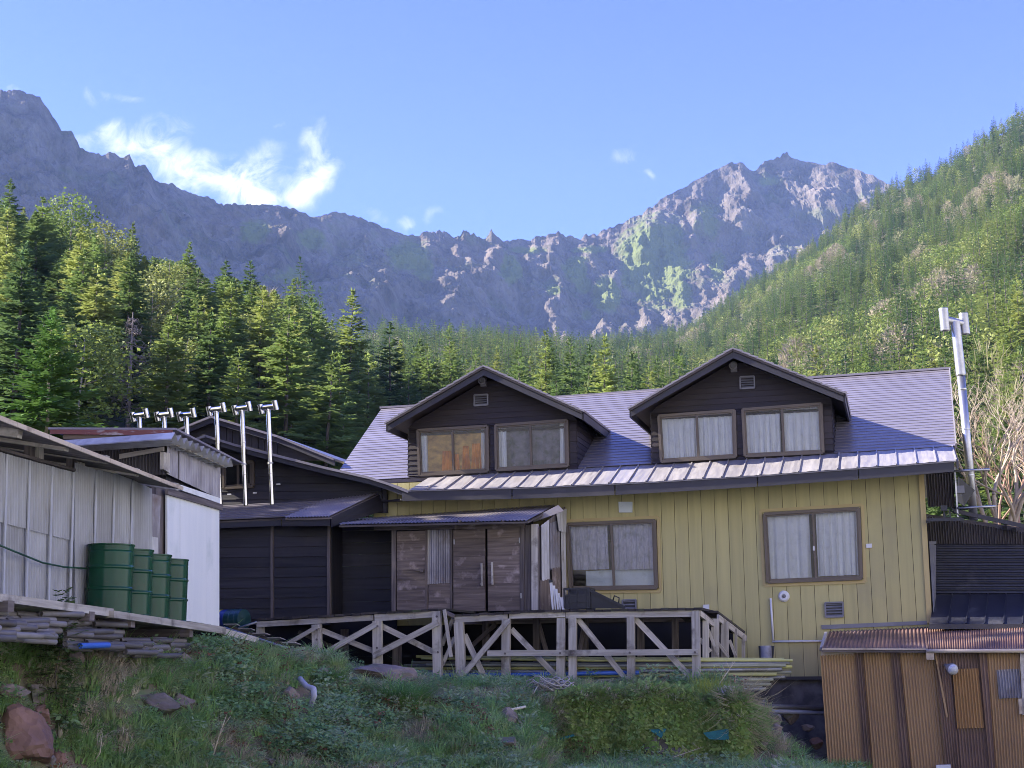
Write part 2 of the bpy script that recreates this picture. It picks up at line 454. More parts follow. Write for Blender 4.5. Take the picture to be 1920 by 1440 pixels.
M['fir'] = leaf_mat('fir_needles', trans=.38, ramp= [(.060, .110, .044), (.092, .15, .052), (.14, .20, .06), (.21, .255, .075)])
M['larch'] = leaf_mat('larch_needles', [(.09, .19, .05), (.12, .22, .055)])
M['birch'] = leaf_mat('young_birch_leaves', [(.15, .22, .05), (.21, .26, .058), (.26, .28, .085)], trans=.35)
M['tan'] = leaf_mat('budding_twigs', [(.27, .225, .155), (.33, .275, .18), (.28, .275, .135)], trans=.15)
M['grass'] = leaf_mat('bank_grass', [(.24, .42, .13), (.33, .48, .17), (.43, .50, .22)], trans=.6, nscale=1.5)
M['weed'] = leaf_mat('weed_leaves', [(.23, .40, .17), (.32, .46, .22), (.44, .50, .29)], trans=.55, nscale=1.5)
M['dry'] = leaf_mat('dry_grass', [(.42, .36, .25), (.54, .48, .35)], trans=.15)
M['redleaf'] = leaf_mat('russet_leaves', [(.20, .09, .055), (.26, .13, .07)], trans=.2)
M['moss'] = leaf_mat('mossy_creeper', [(.24, .38, .10), (.38, .45, .16)], trans=.5, nscale=2)
# ------------------------------------------------------------------ clouds in the sky, by direction
def at_dir(px, py):
    r = ray(px, py)
    return r.x / r.y, r.z / r.y
def add_clouds():
    nt, hsn, bgn = SKYLINK
    tc = _n(nt, 'ShaderNodeTexCoord')
    sp = _n(nt, 'ShaderNodeSeparateXYZ'); nt.links.new(tc.outputs['Generated'], sp.inputs[0])
    def mth(op, a, b=None, clamp=False):
        m = _n(nt, 'ShaderNodeMath', operation=op, use_clamp=clamp)
        for i, x in enumerate((a, b)):
            if x is None: continue
            if hasattr(x, 'is_output'): nt.links.new(x, m.inputs[i])
            else: m.inputs[i].default_value = x
        return m.outputs[0]
    ys = mth('MAXIMUM', sp.outputs[1], .05)
    a = mth('DIVIDE', sp.outputs[0], ys); t = mth('DIVIDE', sp.outputs[2], ys)
    cb = _n(nt, 'ShaderNodeCombineXYZ'); nt.links.new(a, cb.inputs[0]); nt.links.new(t, cb.inputs[1])
    warp = _n(nt, 'ShaderNodeTexNoise'); warp.inputs['Scale'].default_value = 26; warp.inputs['Detail'].default_value = 6
    nt.links.new(cb.outputs[0], warp.inputs['Vector'])
    wv = _n(nt, 'ShaderNodeVectorMath', operation='MULTIPLY_ADD')
    nt.links.new(warp.outputs['Color'], wv.inputs[0]); wv.inputs[1].default_value = (.055, .055, 0)
    sb = _n(nt, 'ShaderNodeVectorMath', operation='SUBTRACT'); nt.links.new(cb.outputs[0], sb.inputs[0]); sb.inputs[1].default_value = (.0275, .0275, 0)
    nt.links.new(sb.outputs[0], wv.inputs[2])
    sp2 = _n(nt, 'ShaderNodeSeparateXYZ'); nt.links.new(wv.outputs[0], sp2.inputs[0])
    blobs = [(195, 262, 48, 20, .75), (245, 290, 62, 30, .95), (312, 262, 40, 42, .8), (335, 322, 72, 36, 1.0), (420, 350, 75, 36, 1.05), (500, 365, 66, 30, 1.05),
             (400, 300, 40, 28, .5), (482, 318, 36, 38, .75), (590, 295, 30, 52, .75), (566, 350, 36, 34, .8), (212, 185, 34, 16, .42), (178, 200, 18, 18, .38), (12, 162, 26, 9, .6),
             (1168, 300, 28, 26, .62), (1228, 324, 14, 12, .4), (755, 428, 26, 14, .5), (815, 426, 22, 16, .35), (520, 237, 16, 8, .3), (695, 408, 20, 20, .32)]
    tot = None
    for px, py, rx, ry, s in blobs:
        a0, t0 = at_dir(px, py)
        da = mth('DIVIDE', mth('SUBTRACT', sp2.outputs[0], a0), rx * 1.3 / FPX)
        dt = mth('DIVIDE', mth('SUBTRACT', sp2.outputs[1], t0), ry * 1.3 / FPX)
        d2 = mth('ADD', mth('MULTIPLY', da, da), mth('MULTIPLY', dt, dt))
        g = mth('MULTIPLY', mth('EXPONENT', mth('MULTIPLY', d2, -1.6)), s)
        tot = g if tot is None else mth('ADD', tot, g)
    fb = nz(nt, cb.outputs[0], 38, 12., .66, .7)
    dens = mth('MULTIPLY', tot, rng(nt, fb, .33, .64, 0, 1.35))
    fac = rng(nt, dens, .10, 1.3, 0, .85)
    fac = mth('MULTIPLY', fac, mth('GREATER_THAN', sp.outputs[1], .1))
    col = mix(nt, hsn.outputs[0], (2.3, 2.4, 2.5), fac)
    nt.links.new(col, bgn.inputs[0])
add_clouds()
# ------------------------------------------------------------------ near ground
def sst(x):
    x = np.clip(x, 0, 1)
    return x * x * (3 - 2 * x)
GX = [-9, -6, -5.2, -4.4, -3, -1.4, 0, .3, .7, 3.8, 4.3, 4.9, 12]
GZ = [.45, .31, .09, .13, -.02, -.42, -.47, -.47, -.47, -.47, -1.0, -1.94, -1.94]
GYC = [14.0, 15.6, 17.4, 19.9, 22.4, 24.6, 24.8, 24.6, 24.5, 24.5, 25, 25, 25]
GYT = [10.0, 11.4, 12.8, 14.4, 16.0, 16.8, 17.2, 19.2, 22.4, 22.6, 22.2, 22.0, 22.0]
def hnear(X, Y):
    X = np.asarray(X, float); Y = np.asarray(Y, float)
    zc = np.interp(X, GX, GZ); yc = np.interp(X, GX, GYC); yt = np.interp(X, GX, GYT)
    fl = -1.72 - .22 * sst((X - 4.2) / .5)
    f = sst((Y - yt) / (yc - yt))
    z = fl + (zc - fl) * f
    z = z + .10 * np.sin(X * 1.9 + .6 * Y) * np.cos(Y * 1.3 - .5 * X) * sst((23.5 - Y) / 3) * sst((5.2 - X) / 1)
    z = z + np.clip(-9.5 - X, 0, 80) * .27
    z = z + np.clip(X - 16, 0, 80) * .12 + np.clip(X - 34, 0, 90) * .5
    return z
def hgrid(name, xs, ys, fn, mat, kind='structure', uv=False):
    XX, YY = np.meshgrid(xs, ys)
    ZZ = fn(XX, YY)
    nx = len(xs); ny = len(ys)
    v = np.stack([XX.ravel(), YY.ravel(), ZZ.ravel()], 1)
    f = [(j * nx + i, j * nx + i + 1, (j + 1) * nx + i + 1, (j + 1) * nx + i) for j in range(ny - 1) for i in range(nx - 1)]
    me = bpy.data.meshes.new(name)
    me.from_pydata(v.tolist(), [], f)
    me.polygons.foreach_set('use_smooth', [True] * len(f))
    me.materials.append(mat)
    o = bpy.data.objects.new(name, me); C.objects.link(o)
    tag(o, kind=kind)
    return o
M['soil'] = pmat('bank_soil', (.16, .12, .08), (.24, .19, .13), rough=.95, coord='Object', scale=(1.6, 1.6, 1.6), detail=10, bump=.6, dirt=(.09, .15, .05), dscale=.8, dlo=.42, dhi=.6, jitter=False)
xs = np.concatenate([np.linspace(-75, -13, 26)[:-1], np.linspace(-13, 11, 170), np.linspace(11, 110, 34)[1:]])
ys = np.concatenate([np.linspace(-12, 10, 14)[:-1], np.linspace(10, 28, 130), np.linspace(28, 46, 12)[1:]])
gnd = hgrid('ground', xs, ys, hnear, M['soil'])
fill_yard = hgrid('bounce_yard', np.linspace(-13, 109, 70), np.linspace(-11.5, 11.7, 24), lambda X, Y: hnear(X, Y) + .02, M['bounce_gravel'])  # added out of view: sunlit pale ground that brightens the facade
hgrid('bounce_terrace', np.linspace(19, 109, 46), np.linspace(11.7, 44, 20), lambda X, Y: hnear(X, Y) + .03, M['bounce_gravel'])  # unseen too, added so sun bounces off it from the right
# ------------------------------------------------------------------ hillsides: from the lodge out to the forest skylines
SIL = [(-2400, 900, 170, 1.0), (-900, 760, 150, 1.0), (-300, 520, 150, 1.0), (0, 480, 150, 1.0), (150, 530, 150, 1.0), (330, 590, 150, 1.0), (480, 628, 160, 1.0),
       (570, 668, 200, 1.02), (625, 695, 320, 1.05), (700, 678, 520, 1.1), (830, 655, 700, 1.08), (1000, 668, 800, 1.07), (1200, 664, 850, 1.1),
       (1300, 628, 830, 1.16), (1400, 560, 800, 1.2), (1500, 488, 760, 1.22), (1600, 428, 720, 1.24), (1700, 366, 690, 1.25),
       (1800, 308, 650, 1.26), (1920, 252, 600, 1.26), (2300, 90, 520, 1.26), (3400, -60, 420, 1.2)]
_sa = []; _st = []; _sy = []; _sp = []
for px, py, Yd, p in SIL:
    a, t = at_dir(px, py); _sa.append(a); _st.append(t); _sy.append(Yd); _sp.append(p)
def hfar(X, Y):
    X = np.asarray(X, float); Y = np.asarray(Y, float)
    a = X / Y
    t = np.interp(a, _sa, _st); Ys = np.interp(a, _sa, _sy); p = np.interp(a, _sa, _sp)
    zs = t * Ys
    k = np.clip((Y - 44) / (Ys - 44), 0, None)
    z = -1.2 + (zs + 1.2) * np.where(k < 1, k ** p, 1 - .25 * np.clip(k - 1, 0, 1.2) - .1 * np.clip(k - 1, 0, 1.2) ** 2)
    z = z + np.minimum(Y * .008, 3) * (np.sin(X * .06 + Y * .021) + np.sin(X * .023 - Y * .05 + 1)) * sst((Y - 60) / 80)
    return z
M['forestfloor'] = pmat('forest_floor', (.045, .055, .022), (.075, .07, .035), rough=.95, coord='Object', scale=(.12, .12, .12), detail=8, jitter=False)
avals = np.concatenate([np.linspace(-1.1, -.45, 16)[:-1], np.linspace(-.45, .55, 150), np.linspace(.55, 1.1, 14)[1:]])
ksv = np.concatenate([np.linspace(0, 1, 60), np.linspace(1.05, 2.0, 8)])
vs = []; fs = []
for a in avals:
    Ys = float(np.interp(a, _sa, _sy))
    for k in ksv:
        Y = 44 + (Ys - 44) * k
        vs.append((a * Y, Y, float(hfar(a * Y, Y))))
n = len(ksv)
for i in range(len(avals) - 1):
    for j in range(n - 1):
        fs.append((i * n + j, (i + 1) * n + j, (i + 1) * n + j + 1, i * n + j + 1))
me = bpy.data.meshes.new('hillside'); me.from_pydata(vs, [], fs); me.polygons.foreach_set('use_smooth', [True] * len(fs)); me.materials.append(M['forestfloor'])
tag(C.objects.link(bpy.data.objects.new('hillside', me)) or bpy.data.objects['hillside'], kind='structure')
# unseen pale slope behind the viewer, added to bounce sunlight; mirrored in the panes
def hback(X, Y):
    return -1.75 + np.clip(-Y - 17, 0, 200) * .72 + np.clip(X - 16, 0, 80) * .12 + np.clip(X - 34, 0, 90) * .5 + 1.5 * np.sin(X * .13) * np.sin(Y * .11) * np.clip((-Y - 14) / 20, 0, 1)
hgrid('bounce_slope', np.linspace(-110, 110, 60), np.linspace(-110, -11.4, 40), hback, M['bounce_gravel'])
# ------------------------------------------------------------------ mountain
RIDGE = [(-1500, 200, 1300), (-900, 60, 1350), (-300, 120, 1420), (0, 171, 1500), (40, 172, 1505), (75, 183, 1510), (100, 216, 1520), (115, 238, 1525), (135, 248, 1530), (150, 276, 1535), (190, 291, 1545), (205, 287, 1548), (225, 298, 1555), (243, 291, 1558),
         (252, 312, 1560), (270, 312, 1565), (287, 337, 1570), (330, 353, 1590), (430, 386, 1650), (480, 384, 1690), (520, 386, 1710), (555, 392, 1730), (590, 406, 1750), (625, 399, 1770), (640, 401, 1780), (690, 414, 1810), (735, 433, 1840),
         (770, 443, 1860), (800, 438, 1870), (925, 444, 1950), (945, 452, 1960), (975, 447, 1980), (1050, 437, 2020), (1062, 447, 2025), (1120, 441, 2060), (1180, 413, 2090), (1240, 376, 2120), (1300, 339, 2150), (1345, 314, 2170), (1370, 303, 2175), (1395, 309, 2180), (1412, 322, 2185),
         (1440, 301, 2200), (1475, 290, 2210), (1500, 301, 2210), (1540, 310, 2205), (1560, 306, 2200), (1600, 315, 2190), (1640, 332, 2170), (1675, 353, 2150), (1720, 385, 2130), (1800, 440, 2100), (2000, 520, 2050), (2600, 420, 1900), (3300, 300, 1800)]
ra = []; rt = []; ry = []
for px, py, Yd in RIDGE:
    a, t = at_dir(px, py); ra.append(a); rt.append(t); ry.append(Yd)
NU, NVm = 760, 170
aa = np.concatenate([np.linspace(ra[0], -.42, 40)[:-1], np.linspace(-.42, .36, NU), np.linspace(.36, ra[-1], 40)[1:]])
mv = []; green = []
GREEN = [(1240, 480, 55, 70, .85), (1210, 515, 35, 25, .7), (1275, 440, 22, 35, .7), (1345, 400, 30, 45, .45), (760, 465, 34, 26, .8), (790, 490, 20, 24, .6), (960, 495, 18, 26, .75), (1085, 495, 20, 26, .75), (1100, 525, 16, 16, .7), (1145, 545, 24, 30, .8),
         (1040, 535, 14, 10, .7), (1290, 550, 24, 30, .55), (1360, 490, 14, 34, .6), (1110, 455, 40, 8, .5), (990, 455, 40, 8, .5), (460, 410, 30, 22, .6), (570, 430, 28, 20, .5), (1470, 320, 22, 10, .5), (530, 500, 40, 20, .45), (1105, 585, 12, 12, .5)]
for i, a in enumerate(aa):
    tr = float(np.interp(a, ra, rt)); Yr = float(np.interp(a, ra, ry))
    px = 960 + a * FPX
    pyr = 1240 - tr * FPX
    for j in range(NVm + 1):
        v = j / NVm
        if j == 0:
            Y = Yr + 160; z = tr * Yr - 130
            mv.append((a * Y, Y, z)); green.append(0); continue
        v = (j - 1) / (NVm - 1)
        prof = .45 * v ** .85 + .55 * v
        Y = Yr - 520 * v ** 1.12
        z = tr * Yr + (Yr * .19 * .76 - tr * Yr) * prof
        X = a * Y
        q = Vector((X * .0045, v * 1.1 + Y * .0006, z * .0012))
        w = min(1, v * 6) * (1 - .4 * v)
        gul = noise.ridged_multi_fractal(q * 1.5, 1.0, 2.1, 5, 1.0, 2.0) - 1.1
        rg = noise.fractal(Vector((X, Y * .6, z)) * .016, .7, 2.2, 6)
        rk = noise.ridged_multi_fractal(Vector((X, Y, z)) * .011, .9, 2.2, 5, 1.0, 2.0) - 1.0
        fine = noise.ridged_multi_fractal(Vector((X * .017, v * 1.6 + 3, z * .002)), 1.0, 2.0, 4, 1.0, 2.0) - 1.0
        crag = noise.ridged_multi_fractal(Vector((X, Y, z * 1.3)) * .036, .9, 2.1, 4, 1.0, 2.0) - 1.0
        d = w * 32 * gul + w * 20 * fine + (.4 + .6 * w) * 5 * crag + (.22 + .78 * w) * (13 * rg + 11 * rk)
        amp_j = .55 + max(0, noise.noise(Vector((a * 14, 7.7, 0))) + .1) * 1.5
        jag = (noise.fractal(Vector((a * 110, 3.1, 0)), .6, 2.2, 5) * 6 + abs(noise.noise(Vector((a * 240, 9.2, 0)))) * 2.5) * amp_j
        z2 = z + d * .45 + jag * max(0, 1 - v * 12)
        mv.append((a * (Y - d * .9), Y - d * .9, z2))
        # where dwarf pine grows: patches fixed to the mountain
        yy = 1240 - z2 / (Y - d * .9) * FPX
        g = 0
        for gx, gy, rx, ryy, s in GREEN:
            e = ((px - gx) / rx) ** 2 + ((yy - gy) / ryy) ** 2
            if e < 3:
                g = max(g, s * math.exp(-e * .7))
        green.append(g)
nv = NVm + 1
mf = [(i * nv + j, i * nv + j + 1, (i + 1) * nv + j + 1, (i + 1) * nv + j) for i in range(len(aa) - 1) for j in range(nv - 1)]
me = bpy.data.meshes.new('mountain'); me.from_pydata(mv, [], mf)
me.polygons.foreach_set('use_smooth', [False] * len(mf))
ga = me.attributes.new('green', 'FLOAT', 'POINT'); ga.data.foreach_set('value', green)
mt = bpy.data.materials.new('mountain_rock'); mt.use_nodes = True
nt = mt.node_tree; b = nt.nodes['Principled BSDF']; b.inputs['Roughness'].default_value = .95; b.inputs['Specular IOR Level'].default_value = .1
v1 = coords(nt, 'Object', (.02, .02, .012), False)
col = mix(nt, (.205, .172, .148), (.05, .042, .04), rng(nt, nz(nt, v1, 1, 12., .74), .38, .62))
v2 = coords(nt, 'Object', (.008, .008, .008), False)
col = mix(nt, col, (.17, .12, .095), rng(nt, nz(nt, v2, 1, 8., .6), .50, .70, 0, .7))
v3 = coords(nt, 'Object', (.03, .03, .03), False)
at_ = _n(nt, 'ShaderNodeAttribute', attribute_name='green')
mm = _n(nt, 'ShaderNodeMath', operation='MULTIPLY_ADD'); nt.links.new(nz(nt, v3, 1, 10., .75), mm.inputs[0]); mm.inputs[1].default_value = 1.0
nt.links.new(at_.outputs['Fac'], mm.inputs[2])
col = mix(nt, col, (.135, .165, .05), rng(nt, mm.outputs[0], .70, .88, 0, .9))
v4 = coords(nt, 'Object', (.011, .011, .02), False)
col = mix(nt, col, (.10, .125, .055), rng(nt, nz(nt, v4, 1, 8., .65), .54, .66, 0, .6))
nt.links.new(col, b.inputs['Base Color'])
bp = _n(nt, 'ShaderNodeBump'); bp.inputs['Strength'].default_value = .9; bp.inputs['Distance'].default_value = 9.
v5 = coords(nt, 'Object', (.045, .045, .03), False)
nt.links.new(nz(nt, v5, 1, 10., .72), bp.inputs['Height']); nt.links.new(bp.outputs[0], b.inputs['Normal'])
me.materials.append(mt)
mo = bpy.data.objects.new('mountain', me); C.objects.link(mo); tag(mo, kind='structure')
# ------------------------------------------------------------------ trees
def kites(name, data, mat, young=None):
    """data: array of kites (base, direction*length, side*half width)"""
    d = np.asarray(data)
    b, l, w = d[:, 0], d[:, 1], d[:, 2]
    v = np.stack([b, b + l * .45 + w, b + l, b + l * .45 - w], 1).reshape(-1, 3)
    me = bpy.data.meshes.new(name)
    nq = len(d)
    me.vertices.add(nq * 4); me.vertices.foreach_set('co', v.ravel())
    me.loops.add(nq * 4); me.loops.foreach_set('vertex_index', np.arange(nq * 4, dtype=np.int32))
    me.polygons.add(nq); me.polygons.foreach_set('loop_start', np.arange(0, nq * 4, 4, dtype=np.int32))
    me.update(calc_edges=True)
    if young is not None:
        ya = me.attributes.new('young', 'FLOAT', 'POINT'); ya.data.foreach_set('value', np.repeat(np.asarray(young, float), 4))
    me.materials.append(mat)
    return me
def fir_mesh(rr, H, Rm, levels, per, steps, h0=.14, mat='fir', tw=1.0, droop=.0, sparse=0.):
    out = []; yg = []
    for i in range(levels):
        f = i / (levels - 1)
        h = h0 + (1 - h0) * f ** .95
        z = H * h + rr.uniform(-.12, .12)
        Lw = Rm * ((1 - f ** 1.25) ** .85) + .14
        el = lerp(-.32, .55, f) - droop
        off = rr.uniform(0, 6.28)
        for k in range(per if f < .85 else max(4, per - 2)):
            if rr.random() < sparse: continue
            L = Lw * rr.uniform(.62, 1.12)
            az = off + 2 * PI * k / per + rr.uniform(-.3, .3)
            e = el + rr.uniform(-.14, .14)
            d = Vector((math.cos(az) * math.cos(e), math.sin(az) * math.cos(e), math.sin(e)))
            sd = Vector((-math.sin(az), math.cos(az), 0))
            zz = z + rr.uniform(-.15, .15)
            boughy = rr.random() ** .8
            n = max(2, int(steps * (.5 + .5 * (1 - f))))
            for s in range(n):
                t = .12 + .88 * (s + rr.random() * .8) / n
                p = Vector((0, 0, zz)) + d * (L * t) + Vector((0, 0, -.10 * L * t * t + .05 * L * t ** 4))
                ll = (.20 + .42 * L * (1 - t * .75)) * rr.uniform(.6, 1.1) * tw
                for sg in (-1, 1):
                    dr = (d * .75 + sd * sg * rr.uniform(.5, 1.0) + Vector((0, 0, rr.uniform(-.42, .12)))).normalized()
                    wd = dr.cross(Vector((rr.uniform(-.45, .45), rr.uniform(-.45, .45), 1))).normalized()
                    out.append((p, dr * ll, wd * ll * rr.uniform(.17, .30))); yg.append(max(0, t - .45) * rr.uniform(.6, 1.9) * boughy)
            p = Vector((0, 0, zz)) + d * L * .8 + Vector((0, 0, -.07 * L))
            out.append((p, d * L * .32, sd * L * .08)); yg.append(.8 * boughy)
    for k in range(5):
        out.append((Vector((0, 0, H * (.95 + .006 * k))), Vector((rr.uniform(-.15, .15), rr.uniform(-.15, .15), H * .06)), Vector((.06, .04 * (k - 2), 0))))
    return kites('crown', [[tuple(x) for x in q] for q in out], M[mat])
def leafy_mesh(rr, H, Rm, nclump, per, size, mat='birch', lo=.3):
    out = []
    cl = []
    for i in range(nclump):
        u = rr.random(); th = rr.uniform(0, 6.28)
        h = lo + (1 - lo) * rr.random() ** .9
        rmax = Rm * math.sin(PI * min(1, max(.06, (h - lo * .8) / (1.08 - lo * .8)))) ** .7
        r = rmax * math.sqrt(rr.uniform(.15, 1))
        c = Vector((r * math.cos(th), r * math.sin(th), H * h))
        for k in range(per):
            g = Vector((rr.gauss(0, 1), rr.gauss(0, 1), rr.gauss(0, .7)))
            dr = Vector((rr.gauss(0, 1), rr.gauss(0, 1), rr.gauss(0, .6) - .1)).normalized()
            wd = dr.cross(Vector((rr.gauss(0, 1), rr.gauss(0, 1), rr.gauss(0, 1)))).normalized()
            s = size * rr.uniform(.6, 1.3)
            out.append((tuple(c + g * Rm * .16), tuple(dr * s), tuple(wd * s * .38)))
    return kites('crown', out, M[mat])
def twig_mesh(rr, H, Rm, n, mat='tan', lo=.3, size=1.0, w=.03):
    out = []
    for i in range(n):
        th = rr.uniform(0, 6.28); h = lo + (1 - lo) * rr.random()
        r = Rm * math.sin(PI * min(1, (h - lo + .12) / (1.05 - lo + .12))) * math.sqrt(rr.random())
        p = Vector((r * math.cos(th), r * math.sin(th), H * h * .95))
        dr = Vector((math.cos(th) * rr.uniform(.1, .9), math.sin(th) * rr.uniform(.1, .9), rr.uniform(.4, 1.2))).normalized()
        wd = dr.cross(Vector((rr.gauss(0, 1), rr.gauss(0, 1), .2))).normalized()
        s = size * rr.uniform(.5, 1.2)
        out.append((tuple(p), tuple(dr * s), tuple(wd * w * s)))
    return kites('crown', out, M[mat])
def trunk_mesh(rr, H, r0, mat, limbs=0, Rm=2., n=6, top=.93, bare=False):
    m = MB()
    pts = [Vector((rr.uniform(-.04, .04) * (i > 0), rr.uniform(-.04, .04) * (i > 0), H * top * i / 5)) for i in range(6)]
    m.path(pts, [r0 * (1 - .17 * i) for i in range(6)], n)
    for k in range(limbs):
        h = rr.uniform(.35, .8) * H
        az = rr.uniform(0, 6.28); L = Rm * rr.uniform(.5, .9)
        p0 = Vector((0, 0, h)); p1 = p0 + Vector((math.cos(az) * L * .55, math.sin(az) * L * .55, L * .45)); p2 = p0 + Vector((math.cos(az) * L, math.sin(az) * L, L * 1.1))
        m.path([p0, p1, p2], [r0 * .4, r0 * .25, r0 * .08], 4)
    me_o = m.build('trunk', M[mat], uv=False)
    me = me_o.data
    bpy.data.objects.remove(me_o)
    return me
def bare_mesh(rr, H, mat, gens=5, spread=.55, r0=.12, kids=(2, 3), n=4, multi=1):
    m = MB()
    def grow(p, d, L, r, g):
        k = 3
        pts = [p]
        for i in range(k):
            d = (d + Vector((rr.gauss(0, .13), rr.gauss(0, .13), rr.gauss(.03, .08)))).normalized()
            pts.append(pts[-1] + d * (L / k))
        m.path(pts, [r * (1 - .13 * i) for i in range(k + 1)], n if g > 1 else 3, cap=False)
        if g <= 0: return
        for j in range(rr.randint(*kids)):
            nd = (d + Vector((rr.gauss(0, spread), rr.gauss(0, spread), rr.uniform(-.1, .35)))).normalized()
            grow(pts[-1 - (j % 2)], nd, L * rr.uniform(.55, .85), r * .6, g - 1)
    for q in range(multi):
        grow(Vector((rr.uniform(-.2, .2) * (multi > 1), rr.uniform(-.2, .2) * (multi > 1), 0)), Vector((rr.uniform(-.35, .35) * (multi > 1), rr.uniform(-.35, .35) * (multi > 1), 1)).normalized(), H * .32, r0, gens)
    o = m.build('branches', M[mat], uv=False); me = o.data; bpy.data.objects.remove(o)
    return me
rt_ = random.Random(21)
NEAR = {'fir': [], 'birch': [], 'tan': []}
for i in range(5):
    H = 14; Rm = [2.9, 2.5, 3.3, 2.4, 3.0][i]
    NEAR['fir'].append((fir_mesh(rt_, H, Rm, [27, 30, 24, 30, 26][i], 8, 13, mat='firlit', h0=[.10, .08, .14, .1, .12][i], sparse=[.10, .18, .24, .12, .3][i]), trunk_mesh(rt_, H, .17, 'bark'), H))
for i in range(2):
    NEAR['birch'].append((leafy_mesh(rt_, 10, 2.3, 110, 26, .24), trunk_mesh(rt_, 10, .10, 'palebark', 8, 2.2), 10))
for i in range(2):
    NEAR['tan'].append((twig_mesh(rt_, 9, 2.0, 1500), trunk_mesh(rt_, 9, .09, 'palebark', 12, 2.0), 9))
FAR = {'fir': [], 'birch': [], 'tan': []}
for i in range(4):
    FAR['fir'].append((fir_mesh(rt_, 13, [2.3, 1.9, 2.6, 2.1][i], 15, 6, 4, h0=.1, tw=1.35), trunk_mesh(rt_, 13, .15, 'bark', n=4), 13))
for i in range(2):
    FAR['birch'].append((leafy_mesh(rt_, 9, 2.4, 60, 9, .42), trunk_mesh(rt_, 9, .09, 'palebark', 5, 2.2, n=4), 9))
    FAR['tan'].append((twig_mesh(rt_, 8.5, 2.1, 520, size=1.2, w=.05), trunk_mesh(rt_, 8.5, .08, 'palebark', 8, 2.0, n=4), 8.5))
def tree(kind, idx, X, Y, z, scale, label, group, rot=None, src=NEAR, cat='tree', sz=None):
    cr, tk, H = src[kind][idx % len(src[kind])]
    nm = {'fir': 'fir_tree', 'birch': 'birch_tree', 'tan': 'budding_tree'}[kind]
    t = thing(nm, (X, Y, z), label, cat, group)
    t.rotation_euler = (rt_.gauss(0, .025), rt_.gauss(0, .025), rot if rot is not None else rt_.uniform(0, 6.28))
    t.scale = (scale * (sz or 1), scale * (sz or 1), scale)
    c = bpy.data.objects.new('crown', cr); C.objects.link(c); c.parent = t
    k = bpy.data.objects.new('trunk', tk); C.objects.link(k); k.parent = t
    return t
def scatter(name, pts, rots, scls, idxs, protos, label, kind='stuff'):
    """one object of many instanced pieces; protos: list of lists of mesh objects"""
    me = bpy.data.meshes.new(name)
    me.vertices.add(len(pts)); me.vertices.foreach_set('co', np.asarray(pts, float).ravel())
    for nm, ty, val, prop in (('rot', 'FLOAT_VECTOR', rots, 'vector'), ('scl', 'FLOAT_VECTOR', scls, 'vector'), ('idx', 'INT', idxs, 'value')):
        at_ = me.attributes.new(nm, ty, 'POINT')
        at_.data.foreach_set(prop, np.asarray(val, float if ty != 'INT' else int).ravel())
    o = bpy.data.objects.new(name, me); C.objects.link(o)
    ng = bpy.data.node_groups.new(name, 'GeometryNodeTree')
    ng.interface.new_socket('Geometry', in_out='INPUT', socket_type='NodeSocketGeometry')
    ng.interface.new_socket('Geometry', in_out='OUTPUT', socket_type='NodeSocketGeometry')
    gi = ng.nodes.new('NodeGroupInput'); go = ng.nodes.new('NodeGroupOutput')
    jn = ng.nodes.new('GeometryNodeJoinGeometry')
    def attr(nm, ty):
        a = ng.nodes.new('GeometryNodeInputNamedAttribute'); a.data_type = ty; a.inputs[0].default_value = nm
        return a.outputs[0]
    ar = attr('rot', 'FLOAT_VECTOR'); asc = attr('scl', 'FLOAT_VECTOR'); ai = attr('idx', 'INT')
    e2r = ng.nodes.new('FunctionNodeEulerToRotation'); ng.links.new(ar, e2r.inputs[0])
    for k, obs in enumerate(protos):
        for ob in obs:
            oi = ng.nodes.new('GeometryNodeObjectInfo'); oi.inputs[0].default_value = ob
            oi.inputs['As Instance'].default_value = False
            cmpn = ng.nodes.new('FunctionNodeCompare'); cmpn.data_type = 'INT'; cmpn.operation = 'EQUAL'
            ng.links.new(ai, cmpn.inputs[2]); cmpn.inputs[3].default_value = k
            ip = ng.nodes.new('GeometryNodeInstanceOnPoints')
            ng.links.new(gi.outputs[0], ip.inputs['Points']); ng.links.new(cmpn.outputs[0], ip.inputs['Selection'])
            ng.links.new(oi.outputs['Geometry'], ip.inputs['Instance']); ng.links.new(e2r.outputs[0], ip.inputs['Rotation']); ng.links.new(asc, ip.inputs['Scale'])
            ng.links.new(ip.outputs[0], jn.inputs[0])
    ng.links.new(jn.outputs[0], go.inputs[0])
    md = o.modifiers.new('scatter', 'NODES'); md.node_group = ng
    return tag(o, label, None, None, kind)
def protos_of(src):
    res = []; index = {}
    for k in ('fir', 'birch', 'tan'):
        index[k] = []
        for cr, tk, H in src[k]:
            index[k].append(len(res))
            res.append([bpy.data.objects.new('crown', cr), bpy.data.objects.new('trunk', tk)])
    return res, index
